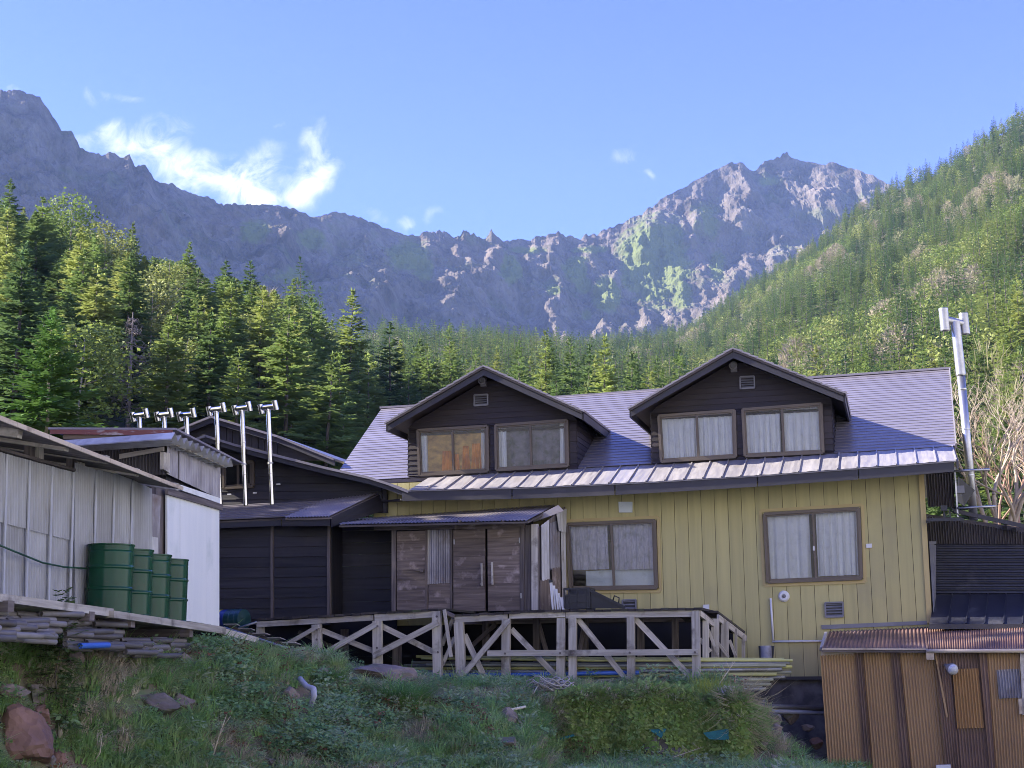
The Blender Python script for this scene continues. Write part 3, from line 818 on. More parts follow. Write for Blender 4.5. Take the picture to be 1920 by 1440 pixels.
# --- the trees one can pick out on the slope behind the cabins
named = [  # px, top py, distance, kind, variant, width, label
    (655, 553, 112, 'fir', 1, 1.15, 'tall bright fir with a narrow pointed top, behind the ridge of the lodge roof'),
    (735, 612, 120, 'fir', 0, 1.1, 'sunlit fir just right of the tall bright fir, above the left dormer'),
    (588, 560, 105, 'fir', 2, 1.0, 'dark fir with a blunt crown just left of the tall bright fir'),
    (30, 343, 118, 'fir', 0, .95, 'dark green fir standing highest at the left edge of the forest'),
    (85, 372, 112, 'fir', 4, 1.1, 'dark broad fir beside the highest one at the left edge'),
    (135, 372, 128, 'birch', 0, 1.0, 'yellow-green birch on the skyline of the left forest'),
    (200, 425, 116, 'birch', 1, 1.0, 'yellow-green tree on the left skyline, lower than the birch beside it'),
    (243, 418, 120, 'fir', 3, .8, 'slim dark fir poking above the left skyline'),
    (348, 455, 122, 'fir', 1, .95, 'dark pointed fir on the skyline above the dead grey tree'),
    (420, 490, 118, 'fir', 2, 1.1, 'broad olive fir on the skyline left of the lodge'),
    (470, 492, 128, 'fir', 0, 1.0, 'green fir at the middle of the left skyline'),
    (545, 527, 120, 'fir', 3, .9, 'narrow fir where the left skyline drops towards the valley'),
    (20, 445, 92, 'fir', 4, 1.15, 'large olive fir at the left edge with sunlit upper boughs'),
    (235, 478, 96, 'fir', 2, 1.1, 'large yellow-green fir with sunlit top above the dead tree'),
    (150, 470, 90, 'fir', 0, 1.05, 'dark fir left of the large yellow-green one'),
    (400, 560, 90, 'fir', 4, 1.3, 'wide bushy fir with pale sunlit crown left of the lodge'),
    (500, 575, 92, 'fir', 2, 1.2, 'broad fir with sunlit right side behind the black cabin'),
    (378, 562, 86, 'fir', 0, 1.0, 'dark shaded fir to the right of the dead grey tree'),
    (575, 640, 86, 'fir', 1, 1.1, 'pale green fir directly behind the black cabin roof'),
    (640, 665, 84, 'fir', 4, 1.2, 'loose sunlit fir behind the left end of the lodge roof'),
    (795, 640, 130, 'fir', 3, 1.1, 'fir rising behind the left dormer'),
    (850, 648, 150, 'fir', 0, 1.0, 'olive fir right behind the apex of the left dormer'),
    (985, 655, 165, 'fir', 1, 1.0, 'dark slim fir between the two dormers'),
    (1035, 668, 160, 'fir', 3, 1.1, 'pale fir above the ridge between the dormers'),
    (450, 650, 80, 'fir', 3, 1.2, 'shaded fir behind the six flues')]
occupied = []
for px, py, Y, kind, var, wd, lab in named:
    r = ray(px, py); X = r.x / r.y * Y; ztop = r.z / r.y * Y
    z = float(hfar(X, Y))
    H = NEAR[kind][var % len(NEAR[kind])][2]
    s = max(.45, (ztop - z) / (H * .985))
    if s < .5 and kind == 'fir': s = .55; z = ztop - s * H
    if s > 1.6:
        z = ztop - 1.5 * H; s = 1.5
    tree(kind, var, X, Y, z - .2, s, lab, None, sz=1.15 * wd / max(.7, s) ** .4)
    occupied.append((X, Y))
def free(X, Y, d):
    for a, b in occupied:
        if (a - X) ** 2 + (b - Y) ** 2 < d * d:
            return False
    return True
skyl = [(-200, 300), (0, 350), (120, 385), (200, 440), (330, 470), (430, 500), (560, 545), (620, 575), (700, 585), (830, 605), (1000, 628), (1200, 628)]
cnt = 0
tries = 0
gl = {'fir': 'green fir among the trees on the forested slope behind the black cabin', 'birch': 'yellow-green leafy tree among the firs on the left slope', 'tan': 'bare budding tree among the firs on the left slope'}
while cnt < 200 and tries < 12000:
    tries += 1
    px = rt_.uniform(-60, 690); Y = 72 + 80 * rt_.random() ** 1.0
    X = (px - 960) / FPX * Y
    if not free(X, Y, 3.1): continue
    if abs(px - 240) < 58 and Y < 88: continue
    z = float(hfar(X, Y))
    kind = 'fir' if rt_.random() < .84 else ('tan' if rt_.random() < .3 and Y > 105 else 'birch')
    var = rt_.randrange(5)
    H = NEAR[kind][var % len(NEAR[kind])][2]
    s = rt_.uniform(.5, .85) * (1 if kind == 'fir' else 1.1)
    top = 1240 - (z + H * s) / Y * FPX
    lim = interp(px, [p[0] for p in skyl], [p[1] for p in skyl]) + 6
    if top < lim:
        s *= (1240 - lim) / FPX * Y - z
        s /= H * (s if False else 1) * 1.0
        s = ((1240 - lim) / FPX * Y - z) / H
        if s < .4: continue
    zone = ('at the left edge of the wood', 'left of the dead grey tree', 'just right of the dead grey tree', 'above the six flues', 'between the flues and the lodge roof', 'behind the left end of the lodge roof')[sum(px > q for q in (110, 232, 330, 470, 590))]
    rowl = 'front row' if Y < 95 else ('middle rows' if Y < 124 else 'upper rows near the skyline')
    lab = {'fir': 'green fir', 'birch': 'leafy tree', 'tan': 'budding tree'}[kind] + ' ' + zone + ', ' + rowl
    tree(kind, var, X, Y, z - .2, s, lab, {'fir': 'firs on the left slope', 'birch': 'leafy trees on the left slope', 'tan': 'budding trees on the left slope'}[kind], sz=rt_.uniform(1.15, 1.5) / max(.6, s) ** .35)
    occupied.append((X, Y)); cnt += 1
# --- forest of the valley and the right hillside: the nearest as things, the rest as one mass
def kind_at(X, Y):
    v = noise.noise(Vector((X * .022, Y * .018, 1.7))) + .35 * noise.noise(Vector((X * .08, Y * .07, 4.)))
    w = noise.noise(Vector((X * .03, Y * .02, 9.3)))
    a = X / Y
    bias = .16 if a > .12 else 0.
    if v > .42 - bias and rt_.random() < .6: return 'birch'
    if w > .42 - bias * .8 and rt_.random() < .6: return 'tan'
    q = rt_.random()
    return 'fir' if q < .91 else ('birch' if q < .975 else 'tan')
cand = []
tot = 0
Y = 84.
while Y < 900:
    sp = 4.2 + Y * .0016
    a = -.42
    while a < .62:
        aj = a + rt_.uniform(-.4, .4) * sp / Y; Yj = Y + rt_.uniform(-.5, .5) * sp
        Ys = float(np.interp(aj, _sa, _sy))
        X = aj * Yj
        left = aj < -.10
        if Yj < Ys * 1.03 and not (left and Yj < 170 and aj > -.375):
            if not (Yj < 110 and aj > -.1 and aj < .05):
                if free(X, Yj, 3.0): cand.append((X, Yj))
        a += sp / Y
    Y += sp * .95
cand.sort(key=lambda q: q[1] + 40 * rt_.random())
fp, fi = protos_of(FAR)
P = []; Ro = []; Sc = []; Ix = []
nthing = 0
def clear_view(X, Y, ztop):
    """shows above the lodge roof line"""
    px = 960 + X / Y * FPX
    py = 1240 - ztop / Y * FPX
    roof = interp(px, [400, 620, 720, 1780, 1800, 1920], [800, 850, 765, 692, 930, 960])
    return -20 < px < 1940 and py < roof - 8
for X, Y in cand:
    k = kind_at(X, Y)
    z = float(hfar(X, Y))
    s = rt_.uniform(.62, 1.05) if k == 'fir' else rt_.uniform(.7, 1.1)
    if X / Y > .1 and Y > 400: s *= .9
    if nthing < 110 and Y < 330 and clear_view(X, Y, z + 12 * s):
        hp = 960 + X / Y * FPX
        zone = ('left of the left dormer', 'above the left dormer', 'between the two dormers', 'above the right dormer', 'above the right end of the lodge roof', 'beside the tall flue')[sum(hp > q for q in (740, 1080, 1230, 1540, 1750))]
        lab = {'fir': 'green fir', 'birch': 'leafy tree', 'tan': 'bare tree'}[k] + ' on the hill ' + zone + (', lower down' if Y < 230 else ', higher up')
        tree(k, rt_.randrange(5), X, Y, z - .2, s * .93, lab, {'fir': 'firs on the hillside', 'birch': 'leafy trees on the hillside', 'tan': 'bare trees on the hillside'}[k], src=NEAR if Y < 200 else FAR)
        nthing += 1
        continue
    P.append((X, Y, z - .2)); Ro.append((rt_.gauss(0, .02), rt_.gauss(0, .02), rt_.uniform(0, 6.28)))
    w = rt_.uniform(1.0, 1.35)
    Sc.append((s * w, s * w, s)); Ix.append(rt_.choice(fi[k]))
for i in range(95):  # unseen firs added left, their heights set to shade bank and shed
    X = rt_.uniform(-22, -15.5); Y = rt_.uniform(14, 36)
    if X / Y > -.47: continue
    z = float(hnear(X, Y)) - .2
    P.append((X, Y, z)); Ro.append((0, 0, rt_.uniform(0, 6.28))); s = ((15.0 if Y < 31 else 10.2) + (-15.5 - X) * .3 + rt_.uniform(-1.4, .3) - z) / 13; Sc.append((s * 1.3, s * 1.3, s)); Ix.append(rt_.choice(fi['fir']))
for i in range(150):
    X = rt_.uniform(11, 60); Y = rt_.uniform(36, 86)
    if X / Y < .315: continue
    z = float(hfar(X, Y)) if Y > 44 else float(hnear(X, Y))
    k = rt_.choice(['fir', 'fir', 'birch', 'tan', 'birch']); s = rt_.uniform(.3, .62)
    P.append((X, Y, z - .2)); Ro.append((0, 0, rt_.uniform(0, 6.28))); Sc.append((s * 1.25, s * 1.25, s)); Ix.append(rt_.choice(fi[k]))
# wood to the left of the sheds (its shade lies on the bank) and behind the viewer
for i in range(40):
    X = rt_.uniform(-60, -30); Y = rt_.uniform(24, 44)
    if X / max(Y, 1) > -.5: continue
    if Y < 15 and X > -48: continue
    P.append((X, Y, float(hnear(X, Y)) - .2)); Ro.append((0, 0, rt_.uniform(0, 6.28))); s = rt_.uniform(.7, .95); Sc.append((s, s, s)); Ix.append(rt_.choice(fi['fir']))
for i in range(70):
    X = rt_.uniform(-100, 100); Y = rt_.uniform(-108, -60)
    P.append((X, Y, float(hback(X, Y)) - .2)); Ro.append((0, 0, rt_.uniform(0, 6.28))); s = rt_.uniform(.7, 1.05); Sc.append((s, s, s)); Ix.append(rt_.choice(fi[kind_at(X, Y)]))
scatter('forest', P, Ro, Sc, Ix, fp, 'forest of firs and budding trees covering the valley and the hillside')
print('forest', len(P), 'things', nthing, cnt)
# ------------------------------------------------------------------ the lodge
NB, NE, NW = -.55, .80, 0.0          # break of the roof, eave, wall (metres in front of the wall plane)
NR = -5.6                            # ridge
lodge = thing('mountain_lodge', F.pt(1400, 1272), 'mustard yellow two-storey lodge with brown metal roof and two dark gabled dormers', 'building')
EAVE = [(766, 920), (1000, 914), (1200, 905), (1420, 892), (1650, 875), (1793, 864)]
FBOT = [(754, 939), (1000, 935), (1200, 926), (1420, 912.5), (1650, 896), (1788, 884)]
def eave(x): return interp(x, [p[0] for p in EAVE], [p[1] for p in EAVE])
def fbot(x): return interp(x, [p[0] for p in FBOT], [p[1] for p in FBOT])
def brk(x): return interp(x, [766, 1083, 1220, 1559, 1790], [896, 878, 871, 850, 836])
def ridgey(x): return interp(x, [716, 768, 1048, 1200, 1527, 1779], [766, 763, 746, 735, 709, 692])
# wall panels with window openings (wall coordinates s,z)
def rect(pts, n=0.0):
    q = [F.sz(F.pt(x, y, n)) for x, y in pts]
    return ((q[0][0] + q[3][0]) / 2, (q[1][0] + q[2][0]) / 2, (q[2][1] + q[3][1]) / 2, (q[0][1] + q[1][1]) / 2)
W1 = [(1060, 980), (1230, 973), (1234, 1105), (1067, 1107)]
W2 = [(1430, 961), (1613, 950), (1618, 1087), (1437, 1094)]
holes = []
for w in (W1, W2):
    s0, s1, z0, z1 = rect(w)
    holes.append((s0 + .05, s1 - .05, z0 + .06, z1 - .06))
def subtract(r, holes):
    out = [r]
    for h in holes:
        nx = []
        for a in out:
            s0, s1, z0, z1 = a
            if h[1] <= s0 or h[0] >= s1 or h[3] <= z0 or h[2] >= z1:
                nx.append(a); continue
            if h[3] < z1: nx.append((s0, s1, h[3], z1))
            if h[2] > z0: nx.append((s0, s1, z0, h[2]))
            if h[0] > s0: nx.append((s0, h[0], max(z0, h[2]), min(z1, h[3])))
            if h[1] < s1: nx.append((h[1], s1, max(z0, h[2]), min(z1, h[3])))
        out = nx
    return out
sL = F.sz(F.pt(700, 1000))[0]; sR = F.sz(F.pt(1738, 1030))[0]
zB = F.pt(1480, 1272)[2]
zTopL = F.pt(760, 905, 0)[2]; zTopR = F.pt(1730, 868, 0)[2]
sDeck = F.sz(F.pt(1372, 1200))[0]; zDeck = F.pt(1200, 1166).z
pitch = (F.sz(F.pt(1700, 1000))[0] - F.sz(F.pt(1385, 1000))[0]) / 12.05
ns = int(round((sR - sL) / pitch)); pitch = (sR - sL) / ns
for i in range(ns):
    a = sL + pitch * i
    zt = lerp(zTopL, zTopR, (i + .5) / ns)
    zbot = zB if a > sDeck else zDeck
    for s0, s1, z0, z1 in subtract((a + .004, a + pitch - .004, zbot, zt), holes):
        if s1 - s0 < .015 or z1 - z0 < .02: continue
        b = MB()
        g = R.uniform(.0, .004)
        b.hexa([F.fromsz(s0, z0, -.03), F.fromsz(s1, z0, -.03), F.fromsz(s1, z1, -.03), F.fromsz(s0, z1, -.03)],
               [F.fromsz(s0, z0, g), F.fromsz(s1, z0, g), F.fromsz(s1, z1, g), F.fromsz(s0, z1, g)])
        b.build('wall_panel', M['yellow'], lodge)
# backing, side walls and floor keep the rooms dark
bk = MB()
for s0, s1, z0, z1 in subtract((sL, sR, zB + .02, max(zTopL, zTopR) - .1), holes):
    bk.hexa([F.fromsz(s0, z0, -.12), F.fromsz(s1, z0, -.12), F.fromsz(s1, z1, -.12), F.fromsz(s0, z1, -.12)],
            [F.fromsz(s0, z0, -.032), F.fromsz(s1, z0, -.032), F.fromsz(s1, z1, -.032), F.fromsz(s0, z1, -.032)])
bk.build('wall_backing', M['interior_shade'], lodge)  # below the deck its black paints in the shade
sv_ = MB()
ztop = max(zTopL, zTopR)
for s in (sL, sR - .1):
    p = [F.fromsz(s, zB, -.13), F.fromsz(s, zB, -10.5), F.fromsz(s, ztop - .2, -10.5), F.fromsz(s, F.pt(1300, 735, NR).z - .25, NR), F.fromsz(s, ztop - .2, -.13)]
    sv_.prism(p, F.d * .1)
sv_.hexa([F.fromsz(sL, zB, -10.6), F.fromsz(sR, zB, -10.6), F.fromsz(sR, ztop, -10.6), F.fromsz(sL, ztop, -10.6)], [F.fromsz(sL, zB, -10.5), F.fromsz(sR, zB, -10.5), F.fromsz(sR, ztop, -10.5), F.fromsz(sL, ztop, -10.5)])
for z in (zB + .02, F.pt(1300, 905, 0).z - .25):
    sv_.hexa([F.fromsz(sL + .1, z, -10.4), F.fromsz(sR - .1, z, -10.4), F.fromsz(sR - .1, z, -.14), F.fromsz(sL + .1, z, -.14)], [F.fromsz(sL + .1, z + .05, -10.4), F.fromsz(sR - .1, z + .05, -10.4), F.fromsz(sR - .1, z + .05, -.14), F.fromsz(sL + .1, z + .05, -.14)])
sv_.build('side_wall', M['yellow'], lodge)
MB().prism(F.q([(1722, 886), (1732, 885), (1748, 1168), (1738, 1169)], .006), F.n * .035).build('corner_trim', M['ytrim'], lodge)
# black sheet stands in for under-deck shade; stone foundation right of it
MB().hexa(F.q([(300, 1166), (1380, 1160), (1380, 1440), (300, 1440)], -.4), F.q([(300, 1168), (1380, 1162), (1380, 1440), (300, 1440)], -.08)).build('foundation', M['interior_shade'], lodge)
MB().hexa(F.q([(1385, 1268), (1735, 1262), (1745, 1440), (1385, 1440)], -.35), F.q([(1385, 1272), (1735, 1265), (1745, 1440), (1385, 1440)], -.06)).build('foundation', M['stonewall'], lodge)
MB().prism(F.q([(1395, 1269), (1545, 1268), (1545, 1274), (1395, 1275)], .004), F.n * .03).build('base_flashing', M['fascia'], lodge)
# ---- main roof: lapped courses
def roofpt(x, y):
    """point of the main roof plane seen at a pixel"""
    return None
rq = [F.pt(716, 766, NR), F.pt(1779, 692, NR), F.pt(1791, 836, NB), F.pt(622, 868 + 36, NB)]
LB = F.pt(766, 896, NB)
rq[3] = LB + (F.pt(640, 903, NB) - LB) * 1.15
nrm = (rq[1] - rq[0]).cross(rq[3] - rq[0]).normalized()
if nrm.z < 0: nrm = -nrm
NCR = 31
co = MB()
for i in range(NCR):
    v0 = i / NCR; v1 = (i + 1) / NCR + .004
    a, b_, c, d = bil(rq, 0, v0), bil(rq, 1, v0), bil(rq, 1, v1), bil(rq, 0, v1)
    co.hexa([d + nrm * .004, c + nrm * .004, b_ - nrm * .012, a - nrm * .012], [d + nrm * .016, c + nrm * .016, b_ + nrm * .004, a + nrm * .004])
rc = co.build('roof_course', M['roof'], lodge); tag(rc, kind='stuff')
dk = MB()
dk.hexa([p - nrm * .10 for p in reversed(rq)], [p - nrm * .02 for p in reversed(rq)])
bq = [F.pt(716, 766, NR), F.pt(1779, 692, NR)]
back = [bq[0] - F.n * 5.6 - Z * 2.4, bq[1] - F.n * 5.6 - Z * 2.4]
dk.hexa([bq[0] - nrm * .1, bq[1] - nrm * .1, back[1], back[0]], [bq[0], bq[1], back[1] + Z * .08, back[0] + Z * .08])
dk.build('roof_deck', M['roof'], lodge)
rd = MB()
for i in range(8):
    x0 = lerp(714, 1781, i / 8); x1 = lerp(714, 1781, (i + 1) / 8) + 2
    rd.beam(F.pt(x0, ridgey(x0) + 0, NR) + Z * .012, F.pt(x1, ridgey(x1), NR) + Z * .012, .18, .05, F.n)
rd.build('ridge_cap', M['roof'], lodge)
rk = MB(); rk.beam(rq[1] + F.d * .015, rq[2] + F.d * .015, .025, .10, F.d); rk.build('rake_trim', M['seam'], lodge)
# ---- skirt roof of standing-seam panels
NP = 29
ex = [766 + (1793 - 766) * ((i / NP) * (1 - .06) + .06 * (i / NP) ** 2) for i in range(NP + 1)]
bx = [766 + (1790 - 766) * ((e - 766) / (1793 - 766)) for e in ex]
pt_e = [F.pt(x, eave(x) - 1, NE + .03) for x in ex]
sE = [F.sz(p)[0] for p in pt_e]
pt_b = []
for i, x in enumerate(bx):
    # seams run straight up the slope: same position along the wall
    s = sE[i]
    lo, hi = 600., 1990.
    for _ in range(40):
        mid = (lo + hi) / 2
        if F.sz(F.pt(mid, brk(mid), NB))[0] < s: lo = mid
        else: hi = mid
    pt_b.append(F.pt(lo, brk(lo) + .5, NB))
sn = (pt_e[-1] - pt_e[0]).cross(pt_b[0] - pt_e[0]).normalized()
if sn.z < 0: sn = -sn
for i in range(NP):
    b = MB()
    dip = R.uniform(-.004, .004)
    q = [pt_b[i], pt_b[i + 1], pt_e[i + 1], pt_e[i]]
    b.sheet(q, 6, 3, lambda u, v: .004 * math.sin(u * 9 + i) + dip * math.sin(PI * v) + .002 * math.sin(v * 8 + 3 * u + i * 2), smooth=True)
    b.hexa([p - sn * .03 for p in reversed(q)], [p - sn * .008 for p in reversed(q)])
    o = b.build('roof_panel', M['seam'], lodge)
    m2 = MB()
    m2.beam(pt_b[i + 1] + sn * .012, pt_e[i + 1] + sn * .012, .024, .026, F.d)
    m2.build('standing_seam', M['seam'], o)
# fascia boards
fx = [754, 960, 1153, 1420, 1610, 1790]
for i in range(5):
    x0, x1 = fx[i] + (1 if i else 0), fx[i + 1] - 1
    b = MB()
    mid = (x0 + x1) / 2
    for u0, u1 in ((x0, mid), (mid, x1)):
        b.hexa(F.q([(u0, fbot(u0)), (u1, fbot(u1)), (u1, eave(u1) + 1.5), (u0, eave(u0) + 1.5)], NE - .03), F.q([(u0, fbot(u0)), (u1, fbot(u1)), (u1, eave(u1) + 1.5), (u0, eave(u0) + 1.5)], NE))
    b.build('fascia_board', M['fascia'], lodge)
b = MB()
b.hexa([F.pt(752, fbot(754) - 1, NE - .05), F.pt(1786, fbot(1787) - 1, NE - .05), F.fromsz(F.sz(F.pt(1786, 884, NE))[0], F.pt(1786, 882, NE).z + .05, -.02), F.fromsz(sL, F.pt(754, 937, NE).z + .05, -.02)],
       [F.pt(752, fbot(754) - 4, NE - .05), F.pt(1786, fbot(1787) - 4, NE - .05), F.fromsz(F.sz(F.pt(1786, 884, NE))[0], F.pt(1786, 882, NE).z + .09, -.02), F.fromsz(sL, F.pt(754, 937, NE).z + .09, -.02)])
b.build('soffit', M['fascia'], lodge)
# gable trim closing the right end of the skirt roof
MB().hexa([pt_e[-1] - Z * .16, pt_b[-1] - Z * .2, pt_b[-1] - Z * .02, pt_e[-1] - Z * .02], [pt_e[-1] - Z * .16 + F.d * .04, pt_b[-1] - Z * .2 + F.d * .04, pt_b[-1] - Z * .02 + F.d * .04, pt_e[-1] - Z * .02 + F.d * .04]).build('end_trim', M['fascia'], lodge)
# ---- windows
def wavy(q, waves, amp, seed=0):
    rr = random.Random(seed)
    ph = [rr.uniform(0, 6) for _ in range(4)]
    def fn(u, v):
        return amp * (math.sin(2 * PI * waves * u + ph[0] + .8 * math.sin(4 * u + ph[1])) + .5 * math.sin(2 * PI * waves * 2.3 * u + ph[2] + v)) * (.35 + .65 * v)
    return MB().sheet(q, int(waves * 8) + 8, 6, fn)
def frame_bar(b, P, p0, p1, w, n0, n1):
    """bar between two pixel points on plane P, w metres wide"""
    a = P.pt(*p0, n1); c = P.pt(*p1, n1)
    t = (c - a).normalized(); s = t.cross(P.n).normalized()
    d = P.n * (n0 - n1)
    b.hexa([a - s * w / 2 + d, c - s * w / 2 + d, c + s * w / 2 + d, a + s * w / 2 + d], [a - s * w / 2, c - s * w / 2, c + s * w / 2, a + s * w / 2])
def inset(q, dx, dy):
    (a, b, c, d) = q
    return [(a[0] + dx, a[1] + dy), (b[0] - dx, b[1] + dy), (c[0] - dx, c[1] - dy), (d[0] + dx, d[1] - dy)]
def qlerp(q, u, v):
    t = (lerp(q[0][0], q[1][0], u), lerp(q[0][1], q[1][1], u)); b = (lerp(q[3][0], q[2][0], u), lerp(q[3][1], q[2][1], u))
    return (lerp(t[0], b[0], v), lerp(t[1], b[1], v))
def window(parent, q, n, mull, sub=False, casing=False):
    """sliding window of two sashes in the plane at offset n; returns its frame"""
    fr = MB()
    w = .055
    qi = inset(q, 2.6, 2.6)
    ext = [(0, 1), (1, 2), (2, 3), (3, 0)]
    for k, (i, j) in enumerate(ext):
        frame_bar(fr, F, qi[i], qi[j], w, n - .10, n + .045 + .002 * k)
    for v0, v1 in (((mull, 0), (mull, 1)),):
        frame_bar(fr, F, qlerp(qi, *v0), qlerp(qi, *v1), .05, n - .03, n + .02)
    q2 = inset(q, 6.5, 6.5)
    for k, (u0, u1) in enumerate(((0, mull), (mull, 1))):
        off = n + (.0 if k == 0 else .012)
        c = [qlerp(q2, u0, 0), qlerp(q2, u1, 0), qlerp(q2, u1, 1), qlerp(q2, u0, 1)]
        for z, (i, j) in enumerate(ext):
            frame_bar(fr, F, c[i], c[j], .034, off - .03, off + .012 + .0015 * z)
    o = fr.build('window_frame' if sub else 'window', M['winframe'], parent)
    return o
def pane(parent, q, n, u0, u1):
    q2 = inset(q, 7.5, 7.5)
    c = [qlerp(q2, u0, 0), qlerp(q2, u1, 0), qlerp(q2, u1, 1), qlerp(q2, u0, 1)]
    b = MB(); b.add(F.q(c, n), [(3, 2, 1, 0)])
    return b.build('pane', M['glass'], parent)
def curtain(parent, q, n, u0, u1, v0, v1, waves, mat, seed, amp=.038):
    c = [qlerp(q, u0, v0), qlerp(q, u1, v0), qlerp(q, u1, v1), qlerp(q, u0, v1)]
    return wavy(F.q(c, n), waves, amp, seed).build('curtain', M[mat], parent)
for q, mull, kind in ((W1, .505, 1), (W2, .515, 2)):
    o = window(lodge, q, .03, mull)
    pane(o, q, .025, 0, mull); pane(o, q, .037, mull, 1)
    if kind == 1:
        curtain(o, q, -.08, .03, .46, .05, .70, 4, 'curtain_grey', 3)
        curtain(o, q, -.08, .52, .97, .05, .71, 5, 'curtain_grey', 4)
        MB().prism(F.q([qlerp(q, .20, .72), qlerp(q, .97, .70), qlerp(q, .97, .97), qlerp(q, .20, .97)], -.2), F.n * .02).build('paper_screen', M['white_film'], o)
    else:
        curtain(o, q, -.08, .035, .47, .06, .95, 3, 'curtain', 5, .05)
        curtain(o, q, -.08, .54, .96, .05, .93, 5, 'curtain', 6, .05)
        MB().box(F.pt(1526, 1028, .075), .03, .03, .09, (F.d, F.n, Z)).build('sash_lock', M['plastic_white'], o)
    c = MB()
    q3 = inset(q, -4, -3.5)
    for k, (i, j) in enumerate(((0, 1), (1, 2), (2, 3), (3, 0))):
        frame_bar(c, F, q3[i], q3[j], .06, .004, .022 + .002 * k)
    c.build('casing', M['ytrim'], o)
# small fittings on the wall
b = MB(); b.prism(F.q([(1160, 941), (1186, 941), (1186, 961), (1161, 961)], .004), F.n * .03); b.build('blank_sign', M['white_film'], lodge)
b = MB(); b.prism(F.q([(1624, 1020), (1635, 1019.5), (1635, 1027), (1624.5, 1027.5)], .004), F.n * .04); b.build('outlet_box', M['plastic_white'], lodge)
b = MB(); b.prism(F.q([(1319, 1134), (1330, 1133.5), (1330, 1146), (1319, 1146.5)], .004), F.n * .05); b.build('outlet_box', M['plastic_white'], lodge)
b = MB(); b.lathe(F.pt(1470, 1118, .005), [(.11, 0), (.11, .02), (.085, .05), (.04, .055), (.04, .03), (.001, .03)], 20, F.n); wl = b.build('round_vent', M['plastic_white'], lodge)
b = MB(); b.lathe(F.pt(1470, 1118, .036), [(.036, 0), (.03, .022), (.001, .03)], 12, F.n); b.build('vent_core', M['lampbody'], wl)
def louvre(parent, q, n, slats, mat='vent_grey'):
    b = MB()
    for k, (i, j) in enumerate(((0, 1), (1, 2), (2, 3), (3, 0))):
        frame_bar(b, F, q[i], q[j], .03, n + .002, n + .045 + .0015 * k)
    o = b.build('vent', M[mat], parent)
    MB().prism(F.q(q, n + .003), F.n * .004).build('vent_back', M['antenna'], o)
    for s in range(slats):
        v = (s + .5) / slats
        c = MB()
        a0, a1 = qlerp(q, .03, v), qlerp(q, .97, v)
        p0, p1 = F.pt(*a0, n + .022), F.pt(*a1, n + .022)
        c.hexa([p0 - F.n * .012 + Z * .012, p1 - F.n * .012 + Z * .012, p1 + F.n * .014 - Z * .014, p0 + F.n * .014 - Z * .014],
               [p0 - F.n * .012 + Z * .018, p1 - F.n * .012 + Z * .018, p1 + F.n * .014 - Z * .008, p0 + F.n * .014 - Z * .008])
        c.build('slat', M[mat], o)
    return o
louvre(lodge, [(1547, 1130), (1580.5, 1129), (1581, 1156), (1548, 1157)], .004, 5)
louvre(lodge, [(1167, 1125), (1192, 1124), (1192, 1143), (1167, 1143)], .004, 3)
b = MB(); b.path([F.pt(1445, 1122, .04), F.pt(1450, 1201, .04)], .022, 8); b.path([F.pt(1448, 1203, .04), F.pt(1545, 1202, .04)], .020, 8); b.build('conduit', M['plastic_white'], lodge)
b = MB(); b.lathe(F.pt(1437, 1236, .06) , [(.0, 0), (.11, 0), (.11, .26), (.0, .26)], 16, Z); b.build('stub_pipe', M['pvc'], lodge)
MB().prism(F.q([(1422, 1211), (1452, 1211), (1450, 1236), (1424, 1236)], .004), F.n * .004).build('pipe_opening', M['antenna'], lodge)
b = MB(); b.prism(F.q([(1540, 1172), (1738, 1164), (1738, 1171), (1541, 1180)], .006), F.n * .03); b.build('wall_flashing', M['vent_grey'], lodge)
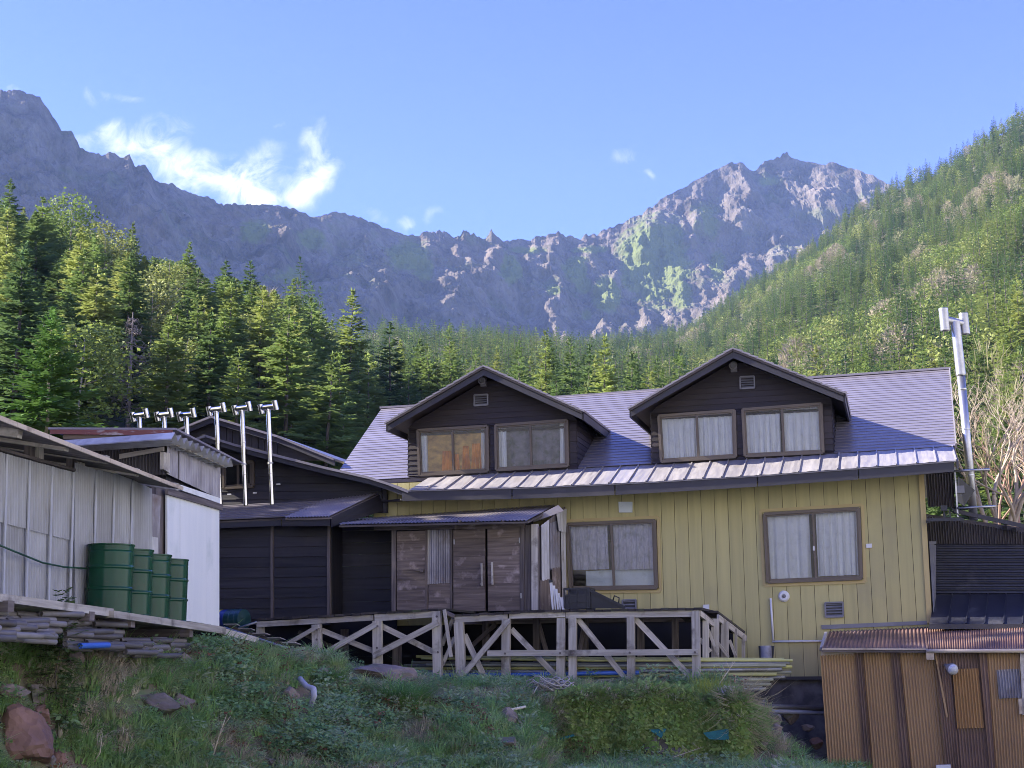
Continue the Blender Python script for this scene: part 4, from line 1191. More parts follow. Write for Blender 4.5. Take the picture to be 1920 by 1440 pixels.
# ---- dormers
def dormer(D):
    A = F
    nf = NB + .03                          # front wall
    ng = .12                               # barge boards
    name = MB()
    ap, lt, rt = D['apex'], D['lt'], D['rt']
    h = 22.3
    d = MB()
    # gable wall boards: horizontal laps
    wl, wr = D['wl'], D['wr']                # left and right wall edge pixels (top,bottom)
    zlo = F.pt(*wl[1], nf).z - .05
    sl = F.sz(F.pt((wl[0][0] + wl[1][0]) / 2, wl[0][1], nf))[0]; sr = F.sz(F.pt((wr[0][0] + wr[1][0]) / 2, wr[0][1], nf))[0]
    P_ap = F.pt(ap[0], ap[1], ng); P_l = F.pt(*lt, ng); P_r = F.pt(*rt, ng)
    sa, za = F.sz(P_ap)
    ml = (za - P_l.z) / (sa - F.sz(P_l)[0]); mr = (za - P_r.z) / (F.sz(P_r)[0] - sa)
    drop = .20
    def roofz(s):
        return za - drop * .2 - (ml * (sa - s) if s < sa else mr * (s - sa))
    root = MB()
    root.hexa([F.fromsz(sl - .01, zlo, nf - .6), F.fromsz(sr + .01, zlo, nf - .6), F.fromsz(sr + .01, zlo + .05, nf - .6), F.fromsz(sl - .01, zlo + .05, nf - .6)],
              [F.fromsz(sl - .01, zlo, nf - .05), F.fromsz(sr + .01, zlo, nf - .05), F.fromsz(sr + .01, zlo + .05, nf - .05), F.fromsz(sl - .01, zlo + .05, nf - .05)])
    o = root.build('dormer', M['lap'], lodge)
    hol = []
    for q in D['wins']:
        s0, s1, z0, z1 = rect(q, nf)
        hol.append((s0 + .05, s1 - .05, z0 + .05, z1 - .05))
    bh = .118
    nb = int((za - zlo) / bh) + 1
    lapback = MB()
    for i in range(nb):
        z0 = zlo + .05 + i * bh; z1 = z0 + bh + .012
        if z0 > za - .25: break
        for s0, s1, a0, a1 in subtract((sl, sr, z0, z1), hol):
            # clip to the slopes at board top
            def lim(z):
                return (max(s0, sa - (za - drop * .6 - z) / ml), min(s1, sa + (za - drop * .6 - z) / mr))
            l0, r0 = lim(a0); l1, r1 = lim(a1)
            if r0 - l0 < .03 or a1 - a0 < .02: continue
            if r1 < l1: l1 = r1 = (l1 + r1) / 2
            b = MB()
            ob, ot = (.022, .006)
            b.hexa([F.fromsz(l0, a0, nf - .02), F.fromsz(r0, a0, nf - .02), F.fromsz(r1, a1, nf - .02), F.fromsz(l1, a1, nf - .02)],
                   [F.fromsz(l0, a0, nf + ob), F.fromsz(r0, a0, nf + ob), F.fromsz(r1, a1, nf + ot), F.fromsz(l1, a1, nf + ot)])
            b.build('siding_board', M['lap'], o)
    # cheek walls, lapped boards as seen on the right
    zE = P_r.z - .12; zEl = P_l.z - .12
    run = lambda z: (z - (LBz(sr))) / RS
    for side, s, zt in ((1, sr, zE), (-1, sl, zEl)):
        nbd = int((zt - zlo) / bh) + 1
        for i in range(nbd):
            z0 = zlo + .05 + i * bh
            b = MB()
            ln = max(.1, (z0 + bh - zlo) / RS + .3)
            b.hexa([F.fromsz(s - side * .03, z0, nf), F.fromsz(s - side * .03, z0, nf - ln), F.fromsz(s - side * .03, z0 + bh + .01, nf - ln), F.fromsz(s - side * .03, z0 + bh + .01, nf)],
                   [F.fromsz(s + side * .022, z0, nf + .018), F.fromsz(s + side * .022, z0, nf - ln), F.fromsz(s + side * .006, z0 + bh + .01, nf - ln), F.fromsz(s + side * .006, z0 + bh + .01, nf + .018)])
            b.build('cheek_board', M['lap'], o)
    # roof slopes
    ridge_len = (za - zlo) / RS + 1.2
    for side, tip in ((-1, P_l), (1, P_r)):
        e_len = (tip.z - zlo) / RS + .45
        a = P_ap + F.n * .05; bb = tip + F.n * .05
        a2 = a - F.n * (ridge_len + .05); b2 = bb - F.n * (e_len + .05)
        q = [a, bb, b2, a2]
        nn = (bb - a).cross(a2 - a).normalized()
        if nn.z < 0: nn = -nn
        m = MB()
        nc = 14
        for k in range(nc):
            u0, u1 = k / nc, (k + 1) / nc + .012
            p = [lerp(a, bb, u0), lerp(a, bb, u1), lerp(a2, b2, u1), lerp(a2, b2, u0)]
            m.hexa([p[0] - nn * .02, p[1] - nn * .01, p[2] - nn * .01, p[3] - nn * .02], [p[0] + nn * .006, p[1] + nn * .028, p[2] + nn * .028, p[3] + nn * .006])
        tag(m.build('dormer_roof', M['roof'], o), kind='stuff')
        m = MB()
        m.hexa([x - nn * .06 for x in q], [x - nn * .021 for x in q]); m.build('dormer_soffit', M['lap'], o)
        # barge board
        m = MB()
        dz = Z * (-.205)
        a = P_ap; bb = tip
        m.hexa([a - F.n * .035 + dz, bb - F.n * .035 + dz * .92, bb - F.n * .035, a - F.n * .035], [a + dz, bb + dz * .92, bb, a])
        m.build('barge_board', M['fascia'], o)
        # eave fascia running back
        m = MB()
        m.hexa([bb + dz * .9, bb - F.n * e_len + dz * .9, bb - F.n * e_len, bb], [bb + dz * .9 - F.d * side * .035, bb - F.n * e_len + dz * .9 - F.d * side * .035, bb - F.n * e_len - F.d * side * .035, bb - F.d * side * .035])
        m.build('eave_board', M['fascia'], o)
    # lamp and vent
    l = MB()
    p = F.pt(*D['lamp'], nf + .05)
    l.lathe(p + F.n * .02, [(.0, 0), (.075, 0), (.085, .16), (.06, .17), (.055, .12), (.0, .12)], 14, (F.n - Z * .35))
    l.box(p - Z * .10, .13, .10, .10, (F.d, F.n, Z))
    l.build('floodlight', M['lampbody'], o)
    b = MB()
    q = D['vent']
    for k, (i, j) in enumerate(((0, 1), (1, 2), (2, 3), (3, 0))):
        frame_bar(b, F, q[i], q[j], .028, nf + .012, nf + .06 + .0015 * k)
    for s in range(5):
        v = (s + .5) / 5
        p0, p1 = F.pt(*qlerp(q, .03, v), nf + .035), F.pt(*qlerp(q, .97, v), nf + .035)
        b.hexa([p0 - F.n * .014 + Z * .012, p1 - F.n * .014 + Z * .012, p1 + F.n * .014 - Z * .014, p0 + F.n * .014 - Z * .014],
               [p0 - F.n * .014 + Z * .018, p1 - F.n * .014 + Z * .018, p1 + F.n * .014 - Z * .008, p0 + F.n * .014 - Z * .008])
    b.build('vent', M['vent_grey'], o)
    for wi, q in enumerate(D['wins']):
        window(o, q, nf + .03, D['mull'][wi], True)
        pane(o, q, nf + .025, 0, D['mull'][wi]); pane(o, q, nf + .037, D['mull'][wi], 1)
        for u0, u1, v0, v1, wv, mat, sd, nn_ in D['cur'][wi]:
            c = curtain(o, q, nf - nn_, u0, u1, v0, v1, wv, mat, sd)
    # room behind, and what shows in it
    rm = MB()
    rm.prism([F.fromsz(sl + .05, zlo + .06, nf - 1.5), F.fromsz(sr - .05, zlo + .06, nf - 1.5), F.fromsz(sr - .05, zE, nf - 1.5), F.fromsz(sl + .05, zE, nf - 1.5)], F.n * -.05)
    rm.hexa([F.fromsz(sl + .04, zE - .1, nf - 1.5), F.fromsz(sr - .04, zE - .1, nf - 1.5), F.fromsz(sr - .04, zE - .1, nf - .03), F.fromsz(sl + .04, zE - .1, nf - .03)],
            [F.fromsz(sl + .04, zE - .05, nf - 1.5), F.fromsz(sr - .04, zE - .05, nf - 1.5), F.fromsz(sr - .04, zE - .05, nf - .03), F.fromsz(sl + .04, zE - .05, nf - .03)])
    rm.build('room_back', M['interior_shade'], o)
    return o, nf
LBz = lambda s: 0
RS = (rq[0].z - LB.z) / (NB - NR)
d1, nf1 = dormer(dict(apex=(907, 686), lt=(724, 793), rt=(1094, 771), wl=((766, 802), (767, 893)), wr=((1080, 787), (1081, 878)),
      wins=[[(780, 804), (916, 796), (917, 886), (783, 893)], [(925.6, 794.5), (1065.5, 785), (1067, 876), (927.5, 884)]], mull=[.5, .49],
      cur=[[(.03, .15, .07, .93, 3, 'curtain', 11, .075), (.90, .985, .07, .93, 3, 'curtain', 12, .075)], [(.04, .17, .06, .93, 2, 'curtain', 13, .075), (.88, .97, .06, .93, 2, 'curtain', 14, .075), (.16, .89, .06, .95, 3, 'shade_cloth', 24, .13)]],  # grey sheet in the second window carries its painted reflection
      lamp=(907, 712), vent=[(889, 740.5), (914, 739), (914, 759), (889, 760.5)]))
d2, nf2 = dormer(dict(apex=(1374, 653), lt=(1180, 766), rt=(1584, 737), wl=((1218.6, 772), (1222.5, 869.5)), wr=((1557, 753.5), (1559, 851)),
      wins=[[(1232, 777), (1379.5, 766.6), (1382, 859), (1237, 868)], [(1389.6, 765), (1542, 754), (1546, 851), (1394, 857.7)]], mull=[.5, .5],
      cur=[[(.04, .50, .08, .95, 5, 'curtain', 15, .075), (.52, .97, .07, .95, 5, 'curtain', 16, .075)], [(.05, .47, .07, .95, 5, 'curtain', 17, .075), (.51, .96, .05, .95, 4, 'curtain', 18, .075)]],
      lamp=(1376, 684), vent=[(1387.5, 706.5), (1414, 705), (1414.6, 727), (1388, 728.5)]))
# amber things in the left room
q = [(780, 804), (916, 796), (917, 886), (783, 893)]
for k, (u0, u1, v0) in enumerate(((.34, .5, .50), (.51, .6, .58), (.62, .74, .42), (.75, .90, .38))):
    c = [qlerp(q, u0 + .02, v0), qlerp(q, u1 - .02, v0), qlerp(q, u1, .98), qlerp(q, u0, .98)]
    wavy(F.q(c, nf1 - .055 - .01 * k), 2, .02, 40 + k).build('orange_curtain', M['orange'], d1)
MB().prism(F.q([qlerp(q, .0, .0), qlerp(q, 1, .0), qlerp(q, 1, 1), qlerp(q, 0, 1)], nf1 - .12), F.n * .02).build('wood_panel', M['oak'], d1)
# ------------------------------------------------------------------ black timber cabin
cabin = thing('black_cabin', F.pt(515, 1165, 1.2), 'black-stained timber cabin with stacked low gables, joined to the yellow lodge', 'building')
def boards(P, parent, q, off, n, mat, name='board', thick=.022, gap=.004, taper=True, jit=.004):
    """horizontal boards over pixel quad q on plane P at offset off"""
    Q = P.q(q, off)
    for i in range(n):
        v0 = i / n; v1 = (i + 1) / n
        g = gap
        a, b, c, d = bil(Q, 0, v0), bil(Q, 1, v0), bil(Q, 1, v1), bil(Q, 0, v1)
        up = (a - d).normalized() * g
        j = R.uniform(0, jit)
        t0, t1 = (.006, thick) if taper else (thick, thick)
        MB().hexa([d + up - P.n * .01, c + up - P.n * .01, b - P.n * .01, a - P.n * .01], [d + up + P.n * (t1 + j), c + up + P.n * (t1 + j), b + P.n * (t0 + j), a + P.n * (t0 + j)]).build(name, M[mat], parent)
def vboards(P, parent, q, off, n, mat, name='board', thick=.022, gap=.004, jit=.005, skew=None):
    Q = P.q(q, off)
    for i in range(n):
        u0 = i / n; u1 = (i + 1) / n
        a, b, c, d = bil(Q, u0, 0), bil(Q, u1, 0), bil(Q, u1, 1), bil(Q, u0, 1)
        rt = (b - a).normalized() * gap
        j = R.uniform(0, jit)
        MB().hexa([d, c - rt, b - rt, a], [d + P.n * (thick + j), c - rt + P.n * (thick + j), b - rt + P.n * (thick + j), a + P.n * (thick + j)]).build(name, M[mat], parent)
def slab(P, parent, name, q, off, thick, mat):
    Q = P.q(q, off)
    return MB().hexa([Q[3], Q[2], Q[1], Q[0]], [Q[3] + P.n * thick, Q[2] + P.n * thick, Q[1] + P.n * thick, Q[0] + P.n * thick]).build(name, M[mat], parent)
# gable wall (behind the flues) and clerestory
NGB = .15
MB().prism(F.q([(300, 870), (385, 815), (415, 826), (510, 850), (612, 876), (728, 906), (728, 962), (300, 962)], NGB - .12), F.n * .1).build('wall', M['black'], cabin)
for i in range(8):
    y0 = 838 + i * 14.2; y1 = y0 + 14.2
    def xr(y): return interp(y, [826, 850, 876, 906, 960], [415, 500, 600, 715, 718])
    x1 = min(xr(y0), 716)
    boards(F, cabin, [(330, y0 + 1), (x1, y0 - 3), (min(xr(y1), 718), y1 - 3), (330, y1 + 1)], NGB, 1, 'black', 'gable_board')
wq = [(415, 866), (476, 862), (476, 914), (416, 918)]
o = window(cabin, wq, NGB + .04, .5); pane(o, wq, NGB + .045, 0, .5); pane(o, wq, NGB + .05, .5, 1)
MB().prism(F.q(wq, NGB + .024), F.n * .004).build('dark_room', M['interior_shade'], o)
for k in range(3):
    x, y = ((430, 927), (478, 924), (522, 908))[k]
    MB().box(F.pt(x, y, NGB + .06), .085, .03, .03, (F.d, F.n, Z)).build('pipe_cleat', M['plastic_white'], cabin)
def gable(parent, pts_top, n0, depth, drop, mat_roof, name='roof_slope', ov=.05, ribs=0):
    """roof slab following a pixel polyline at plane offset n0, running back by depth; barge board of height drop on its edge"""
    for i in range(len(pts_top) - 1):
        a = F.pt(*pts_top[i], n0 + ov); b = F.pt(*pts_top[i + 1], n0 + ov)
        a2 = a - F.n * depth; b2 = b - F.n * depth
        nn = (b - a).cross(a2 - a).normalized()
        if nn.z < 0: nn = -nn
        m = MB(); m.hexa([a - nn * .05, b - nn * .05, b2 - nn * .05, a2 - nn * .05], [a, b, b2, a2])
        m.build(name, M[mat_roof], parent)
        a -= F.n * ov; b -= F.n * ov
        m = MB(); dz = Z * -drop
        m.hexa([a - F.n * .035 + dz, b - F.n * .035 + dz, b - F.n * .035 - Z * .03, a - F.n * .035 - Z * .03], [a + dz, b + dz, b - Z * .03, a - Z * .03])
        m.build('barge_board', M['fascia'], parent)
gable(cabin, [(318, 810), (395, 779), (520, 816), (626, 859)], -1.3, 4.2, .17, 'roof')
MB().prism(F.q([(335, 812), (395, 790), (500, 820), (610, 864), (330, 864)], -1.6), F.n * .1).build('clerestory_wall', M['black'], cabin)
for i in range(10):
    x = 402 + i * 12
    slab(F, cabin, 'clerestory_board', [(x, 797 + i * 3.4), (x + 10.5, 800 + i * 3.4), (x + 10.5, 842 + i * 2), (x, 842 + i * 2)], -1.49, .02 + R.uniform(0, .01), 'black')
gable(cabin, [(318, 838), (385, 815), (440, 832), (510, 850), (610, 875), (690, 893), (728, 905), (766, 920)], NE - .02, 2.6, .155, 'roof')
# lower roof in front of the gable wall
NLF = 1.5
def roofq(parent, q_back, n_back, q_front, n_front, mat, name, courses=0, waves=0, thick=.03, amp=.012):
    q = [F.pt(*q_back[0], n_back), F.pt(*q_back[1], n_back), F.pt(*q_front[1], n_front), F.pt(*q_front[0], n_front)]
    nn = (q[1] - q[0]).cross(q[3] - q[0]).normalized()
    if nn.z < 0: nn = -nn
    m = MB()
    if waves:
        m.sheet(q, int(waves * 6), 2, lambda u, v: 0)
        m = MB(); vs = []; nu = int(waves * 6)
        for j in range(3):
            for i in range(nu + 1):
                vs.append(bil(q, i / nu, j / 2) + nn * amp * math.cos(2 * PI * waves * i / nu))
        m.add(vs, [(j * (nu + 1) + i, (j + 1) * (nu + 1) + i, (j + 1) * (nu + 1) + i + 1, j * (nu + 1) + i + 1) for j in range(2) for i in range(nu)], True)
        o = m.build(name, M[mat], parent)
    else:
        for i in range(courses):
            v0, v1 = i / courses, (i + 1) / courses + .005
            a, b, c, d = bil(q, 0, v0), bil(q, 1, v0), bil(q, 1, v1), bil(q, 0, v1)
            m.hexa([d + nn * .0, c + nn * .0, b - nn * .012, a - nn * .012], [d + nn * .028, c + nn * .028, b + nn * .005, a + nn * .005])
        o = m.build(name, M[mat], parent); tag(o, kind='stuff')
    m = MB(); m.hexa([p - nn * (.05 + amp) for p in reversed(q)], [p - nn * (.016 + amp) for p in reversed(q)]); m.build('roof_underlay', M['darkgrey'], parent)
    return q
roofq(cabin, [(330, 953), (640, 936)], NGB + .03, [(320, 979), (540, 969)], NLF, 'roof', 'lean_to_course', courses=9)
slab(F, cabin, 'fascia_board', [(330, 981), (528, 972), (528, 986), (330, 994)], NLF - .06, .035, 'fascia')
roofq(cabin, [(610, 937), (709, 925)], NGB + .05, [(534, 970), (619, 968)], NLF + .14, 'corrblue', 'corrugated_roof', waves=15, amp=.012)
slab(F, cabin, 'fascia_board', [(530, 972), (620, 970), (620, 986), (530, 987)], NLF + .06, .035, 'black')
q = [F.pt(619.5, 971, NLF + .09), F.pt(619.5, 990, NLF + .09)]
MB().prism([F.pt(620, 970, NLF + .09), F.pt(621, 988, NLF + .09), F.pt(716, 958, NGB + .02), F.pt(710, 928, NGB + .02)], F.d * .03).build('side_wall', M['black'], cabin)
slab(F, cabin, 'under_shade', [(300, 1160), (745, 1158), (745, 1330), (300, 1330)], .9, .06, 'interior_shade')  # black sheet putting shade under the cabin and deck
# front wall: two bays of boards with posts
slab(F, cabin, 'wall_backing', [(330, 984), (621, 984), (621, 1172), (330, 1172)], 1.1, .06, 'black')
boards(F, cabin, [(330, 989), (510, 988), (510, 1160), (330, 1163)], 1.2, 9, 'black', 'wall_board')
boards(F, cabin, [(514.5, 988), (616, 987), (616, 1157), (514.5, 1160)], 1.2, 9, 'black', 'wall_board')
slab(F, cabin, 'post', [(510, 986), (514.5, 986), (514.5, 1160), (510, 1160)], 1.18, .07, 'darkgrey')
slab(F, cabin, 'post', [(616, 986), (621, 986), (621.5, 1158), (616, 1158)], 1.18, .08, 'darkgrey')
MB().prism([F.pt(621, 986, 1.16), F.pt(621.5, 1165, 1.16), F.pt(640, 1165, .66), F.pt(640, 980, .66)], F.d * .02).build('side_wall', M['black'], cabin)
boards(F, cabin, [(618, 975), (742, 972), (742, 1150), (618, 1152)], .6, 8, 'black', 'recess_board')
# ------------------------------------------------------------------ stove flues
def flue(px_top, py_top, px_bot, py_bot, n, head=1.0, label='', grp=None):
    base = F.pt(px_bot, py_bot, n)
    top = F.pt(px_top, py_top + 12, n)
    t = thing('stove_flue', base, label, 'chimney flue', grp)
    m = MB(); r = .049
    ax = (top - base).normalized()
    L = (top - base).length
    prof = []
    segs = 3
    for i in range(segs):
        a = L * i / segs; b_ = L * (i + 1) / segs
        prof += [(r, a), (r, b_ - .035), (r + .005, b_ - .03), (r + .005, b_)]
    m.lathe(base, prof, 14, ax); m.build('pipe', M['stain'], t)
    hd = (F.d * .97 + F.n * .22).normalized()
    c = top + ax * .04
    m = MB(); m.lathe(c - hd * .17 * head, [(.0, 0), (.060, 0), (.060, .34 * head), (.0, .34 * head)], 14, hd); m.build('cross_pipe', M['stain'], t)
    for sgn in (-1, 1):
        m = MB()
        a2 = (Z * .96 + F.n * .25 - F.d * .16).normalized()
        p = c + hd * sgn * .19 * head - a2 * .105 + Z * (.025 * sgn)
        m.lathe(p, [(.052, .004), (.058, 0), (.06, .005), (.06, .21), (.058, .212), (.052, .206), (.052, .01)], 14, a2)
        m.build('cowl', M['stain'], t)
    m = MB(); m.lathe(base + ax * L * .42, [(r + .002, 0), (r + .012, .0), (r + .012, .04), (r + .002, .04)], 14, ax); m.build('clamp', M['galv'], t)
    return t
for i, (xt, yt, xb, yb, lab) in enumerate([
        (503, 755, 510.5, 946, 'stainless stove flue with H-shaped cowl, nearest the yellow lodge of the six'),
        (454, 757, 461, 948, 'stainless stove flue with H-shaped cowl, second from the lodge in the row of six'),
        (406, 759, 413.5, 950, 'stainless stove flue beside the corrugated eave, third from the lodge'),
        (350, 769, 357, 953, 'stainless stove flue rising behind the corner of the corrugated roof, fourth from the lodge'),
        (308, 769, 314, 955, 'short-looking flue above the rusty roof edge, fifth from the lodge'),
        (262, 770, 268, 957, 'flue farthest from the lodge, in front of the dead grey tree')]):
    flue(xt, yt, xb, yb, .85, 1.0, lab, 'row of stove flues on the black cabin')
# big flue at the right gable
NBF = -1.4
base = F.pt(1826, 975, NBF); top = F.pt(1791, 604, NBF)
t = thing('tall_flue', base, 'tall galvanised flue with H-shaped cowl at the right gable of the yellow lodge', 'chimney flue')
kink = F.pt(1802, 705, NBF)
m = MB(); m.path([base, lerp(base, kink, .5), lerp(base, kink, .501), kink], [.082, .082, .082, .082], 18); m.build('lower_pipe', M['galv'], t)
m = MB(); m.lathe(kink, [(.086, 0), (.098, .03), (.098, (top - kink).length)], 18, (top - kink)); m.build('upper_pipe', M['galv'], t)
for f in (.3, .62, .9):
    m = MB(); p = lerp(base, kink, f); m.lathe(p, [(.083, 0), (.090, .003), (.090, .03), (.083, .033)], 18, (kink - base)); m.build('pipe_joint', M['galv'], t)
cl = F.pt(1770.5, 599, NBF + .1); cr_ = F.pt(1808, 607, NBF - .12)
m = MB(); m.lathe(cl, [(0, 0), (.08, 0), (.08, (cr_ - cl).length), (0, (cr_ - cl).length)], 16, cr_ - cl); m.build('cross_pipe', M['galv'], t)
for p, L in ((cl, .47), (cr_, .44)):
    ax = (top - kink).normalized() + F.n * .05
    m = MB(); m.lathe(p - ax.normalized() * L / 2, [(.08, .01), (.095, 0), (.098, .015), (.098, .05), (.095, .055), (.095, L - .055), (.098, L - .05), (.098, L - .01), (.095, L), (.08, L - .01)], 18, ax); m.build('cowl', M['galv'], t)
# ------------------------------------------------------------------ porch of weathered planks
porch = thing('plank_porch', F.pt(850, 1145, 1.5), 'lean-to of weathered brown planks with corrugated roof between black cabin and yellow wall', 'shed')
NPF = 1.45
roofq(porch, [(660, 973), (1045, 946)], .06, [(636, 983), (990, 975.5)], 1.95, 'corrblue', 'corrugated_roof', waves=52, amp=.010)
MB().hexa(F.q([(990, 976), (993, 982), (1058, 958), (1047, 947)], 1.0), [p + F.n * .02 for p in F.q([(990, 976), (993, 982), (1058, 958), (1047, 947)], 1.0)]).build('verge_trim', M['corrblue'], porch)
slab(F, porch, 'eave_beam', [(703, 985), (852, 983), (852, 992.5), (703, 995)], 1.52, .06, 'darkgrey')
slab(F, porch, 'wall_backing', [(742, 984), (1000, 977), (1000, 1152), (742, 1152)], 1.2, .05, 'interior_shade')
for x in (862, 895, 943):
    MB().beam(F.pt(x, 979, 1.9), F.pt(x, 978, .4), .07, .09, F.d).build('rafter', M['darkgrey'], porch)
slab(F, porch, 'lintel', [(848, 984), (985, 980), (985, 991), (848, 993)], 1.42, .05, 'weather')
for x0, x1, mt_ in ((737, 744.5, 'darkgrey'), (799.5, 804, 'weather'), (846.5, 850, 'darkgrey'), (976.5, 985, 'darkgrey')):
    slab(F, porch, 'post', [(x0, 988), (x1, 988), (x1, 1148), (x0, 1148)], 1.40, .09, mt_)
def plank_door(q, n, handle, hinge, lab=None, lean=.0):
    fr = MB(); Q = F.q(q, NPF - .02)
    fr.hexa([Q[3], Q[2], Q[1], Q[0]], [Q[3] + F.n * .012, Q[2] + F.n * .012, Q[1] + F.n * .012, Q[0] + F.n * .012])
    d = fr.build('door', M['weather'], porch)
    if lab: d['label'] = lab
    boards(F, d, q, NPF, n, 'weather', 'plank', .024, .003, False, .008)
    if handle:
        hx, y0, y1 = handle
        m = MB(); m.beam(F.pt(hx, y0, NPF + .09), F.pt(hx + 1, y1, NPF + .09), .035, .035, F.d)
        for y in (y0 + 4, y1 - 4): m.box(F.pt(hx, y, NPF + .055), .03, .08, .03, (F.d, F.n, Z))
        m.build('handle', M['grey'], d)
    for hx, hy in hinge:
        m = MB(); m.box(F.pt(hx, hy, NPF + .04), .02, .015, .10, (F.d, F.n, Z)); m.build('hinge', M['galv'], d)
    return d
d0 = plank_door([(745, 997), (799, 995), (799, 1144), (745, 1145)], 8, None, [])
m = MB(); m.box(F.pt(786, 1068, NPF + .05), .19, .03, .035, (F.d, F.n, Z)); m.box(F.pt(791, 1070, NPF + .06), .05, .03, .06, (F.d, F.n, Z)); m.build('latch', M['darkgrey'], d0)
plank_door([(850.5, 994), (910, 992), (910.5, 1146), (851, 1147)], 9, (903, 1056, 1099), [(851.5, 1016)])
plank_door([(914.5, 992.5), (975.5, 990), (976, 1145), (916, 1146)], 9, (922.5, 1054, 1096), [(974, 1013), (977, 1117)])
# corrugated light with planks below
boards(F, porch, [(804, 1094), (846.5, 1093), (847, 1146), (804, 1147)], NPF, 4, 'weather', 'plank', .02, .003, False)
q = F.q([(806, 990), (845.5, 988), (845.5, 1093), (806, 1095)], NPF + .03)
MB().corr(q, 9, .014).build('corrugated_panel', M['corrgrey'], porch)
slab(F, porch, 'light_frame', [(803, 988), (806.5, 988), (806.5, 1096), (803, 1096)], NPF - .02, .05, 'grey')
# plank and patched sheets on the right flank
slab(F, porch, 'plank', [(985, 985), (998, 984), (998, 1143), (985, 1144)], NPF - .05, .05, 'darkgrey')
slab(F, porch, 'corner_post', [(998.5, 984), (1010, 983), (1011, 1144), (999, 1144)], NPF - .05, .10, 'grey')
def flank(q, off0, off1, mat, name, waves=0, amp=.014, lift=.0):
    """piece on the receding right flank of the porch: left edge at off0, right edge at off1"""
    Q = [F.pt(*q[0], off0), F.pt(*q[1], off1), F.pt(*q[2], off1), F.pt(*q[3], off0)]
    nn = (Q[1] - Q[0]).cross(Q[3] - Q[0]).normalized()
    if nn.dot(F.d) < 0: nn = -nn
    Q = [p + nn * lift for p in Q]
    if waves: return MB().corr(Q, waves, amp).build(name, M[mat], porch)
    return MB().hexa([p - nn * .02 for p in Q], Q).build(name, M[mat], porch)
flank([(1010, 990), (1060, 950), (1060, 1142), (1011, 1144)], NPF + .02, .03, 'darkgrey', 'flank_backing')
flank([(1011, 986), (1026, 975), (1027, 1086), (1012, 1090)], NPF + .0, 1.0, 'corrpale', 'pale_sheet', 3, .012, .03)
flank([(1012, 1088), (1030, 1085), (1031, 1143), (1012, 1144)], NPF + .0, .95, 'weather', 'side_board', 0, 0, .02)
flank([(1027, 982), (1046, 975), (1047, 1064), (1028, 1070)], 1.0, .4, 'corrgrey', 'grey_sheet', 4, .014, .03)
flank([(1031, 1066), (1048, 1062), (1050, 1142), (1032, 1142)], .95, .35, 'weather', 'side_board', 2, .01, .03)
flank([(1036, 962), (1056, 955), (1055, 1000), (1041, 996)], .62, .1, 'corrpale', 'torn_sheet', 3, .012, .07)
flank([(1047, 995), (1056, 990), (1058, 1142), (1050, 1142)], .4, .06, 'corrpale', 'pale_sheet', 2, .012, .04)
# ------------------------------------------------------------------ timber decks on stilts
ND = 3.2
deckz = F.pt(1080, 1150, ND).z
def dbeam(parent, name, p0, p1, w, n, t, mat='grey'):
    """timber seen along two pixel points, w metres wide in the picture plane, t metres thick"""
    a = F.pt(*p0, n); b = F.pt(*p1, n)
    m = MB(); m.beam(a, b, w, t, (b - a).cross(F.n)); return m.build(name, M[mat], parent)
def post(parent, x0, x1, y0, y1, n, t=.09, mat='grey', name='post', foot=.15):
    a = F.pt((x0[0] + x1[0]) / 2, y0, n); b = F.pt((x0[1] + x1[1]) / 2, y1, n)
    w = (F.pt(x1[0], y0, n) - F.pt(x0[0], y0, n)).length
    b = b + (b - a).normalized() * foot
    m = MB(); m.beam(a, b, w, t, F.d)
    o = m.build(name, M[mat], parent)
    return o
def bolt(parent, x, y, n):
    MB().lathe(F.pt(x, y, n), [(.022, 0), (.022, .012), (.001, .014)], 6, F.n).build('bolt', M['darkgrey'], parent)
d_l = thing('timber_deck', F.pt(760, 1285, ND), 'low grey timber deck on crossed braces in front of the black cabin', 'deck')
d_r = thing('timber_deck', F.pt(1080, 1285, ND), 'grey timber deck on tall braced posts in front of the yellow wall, poles stored beneath', 'deck')
def deck_top(parent, xl, xr, ytop, n_front, n_back, nb, mat='decktop', th=.04, over=.06):
    for i in range(nb):
        x0 = lerp(xl, xr, i / nb); x1 = lerp(xl, xr, (i + 1) / nb) - .8
        q = F.q([(x0, ytop(x0)), (x1, ytop(x1))], n_front + over + R.uniform(-.03, .03))
        b = [p - F.n * (n_front - n_back) for p in q]
        j = R.uniform(-.006, .008)
        MB().hexa([q[0] - Z * (th - j), q[1] - Z * (th - j), b[1] - Z * (th - j), b[0] - Z * (th - j)], [q[0] + Z * j, q[1] + Z * j, b[1] + Z * j, b[0] + Z * j]).build('deck_board', M[mat], parent)
deck_top(d_l, 482, 838, lambda x: interp(x, [482, 832], [1159.5, 1141]), ND, 1.3, 22)
deck_top(d_r, 852, 1316, lambda x: interp(x, [852, 940, 1000, 1310], [1152, 1148, 1144, 1139.5]), ND, .5, 30)
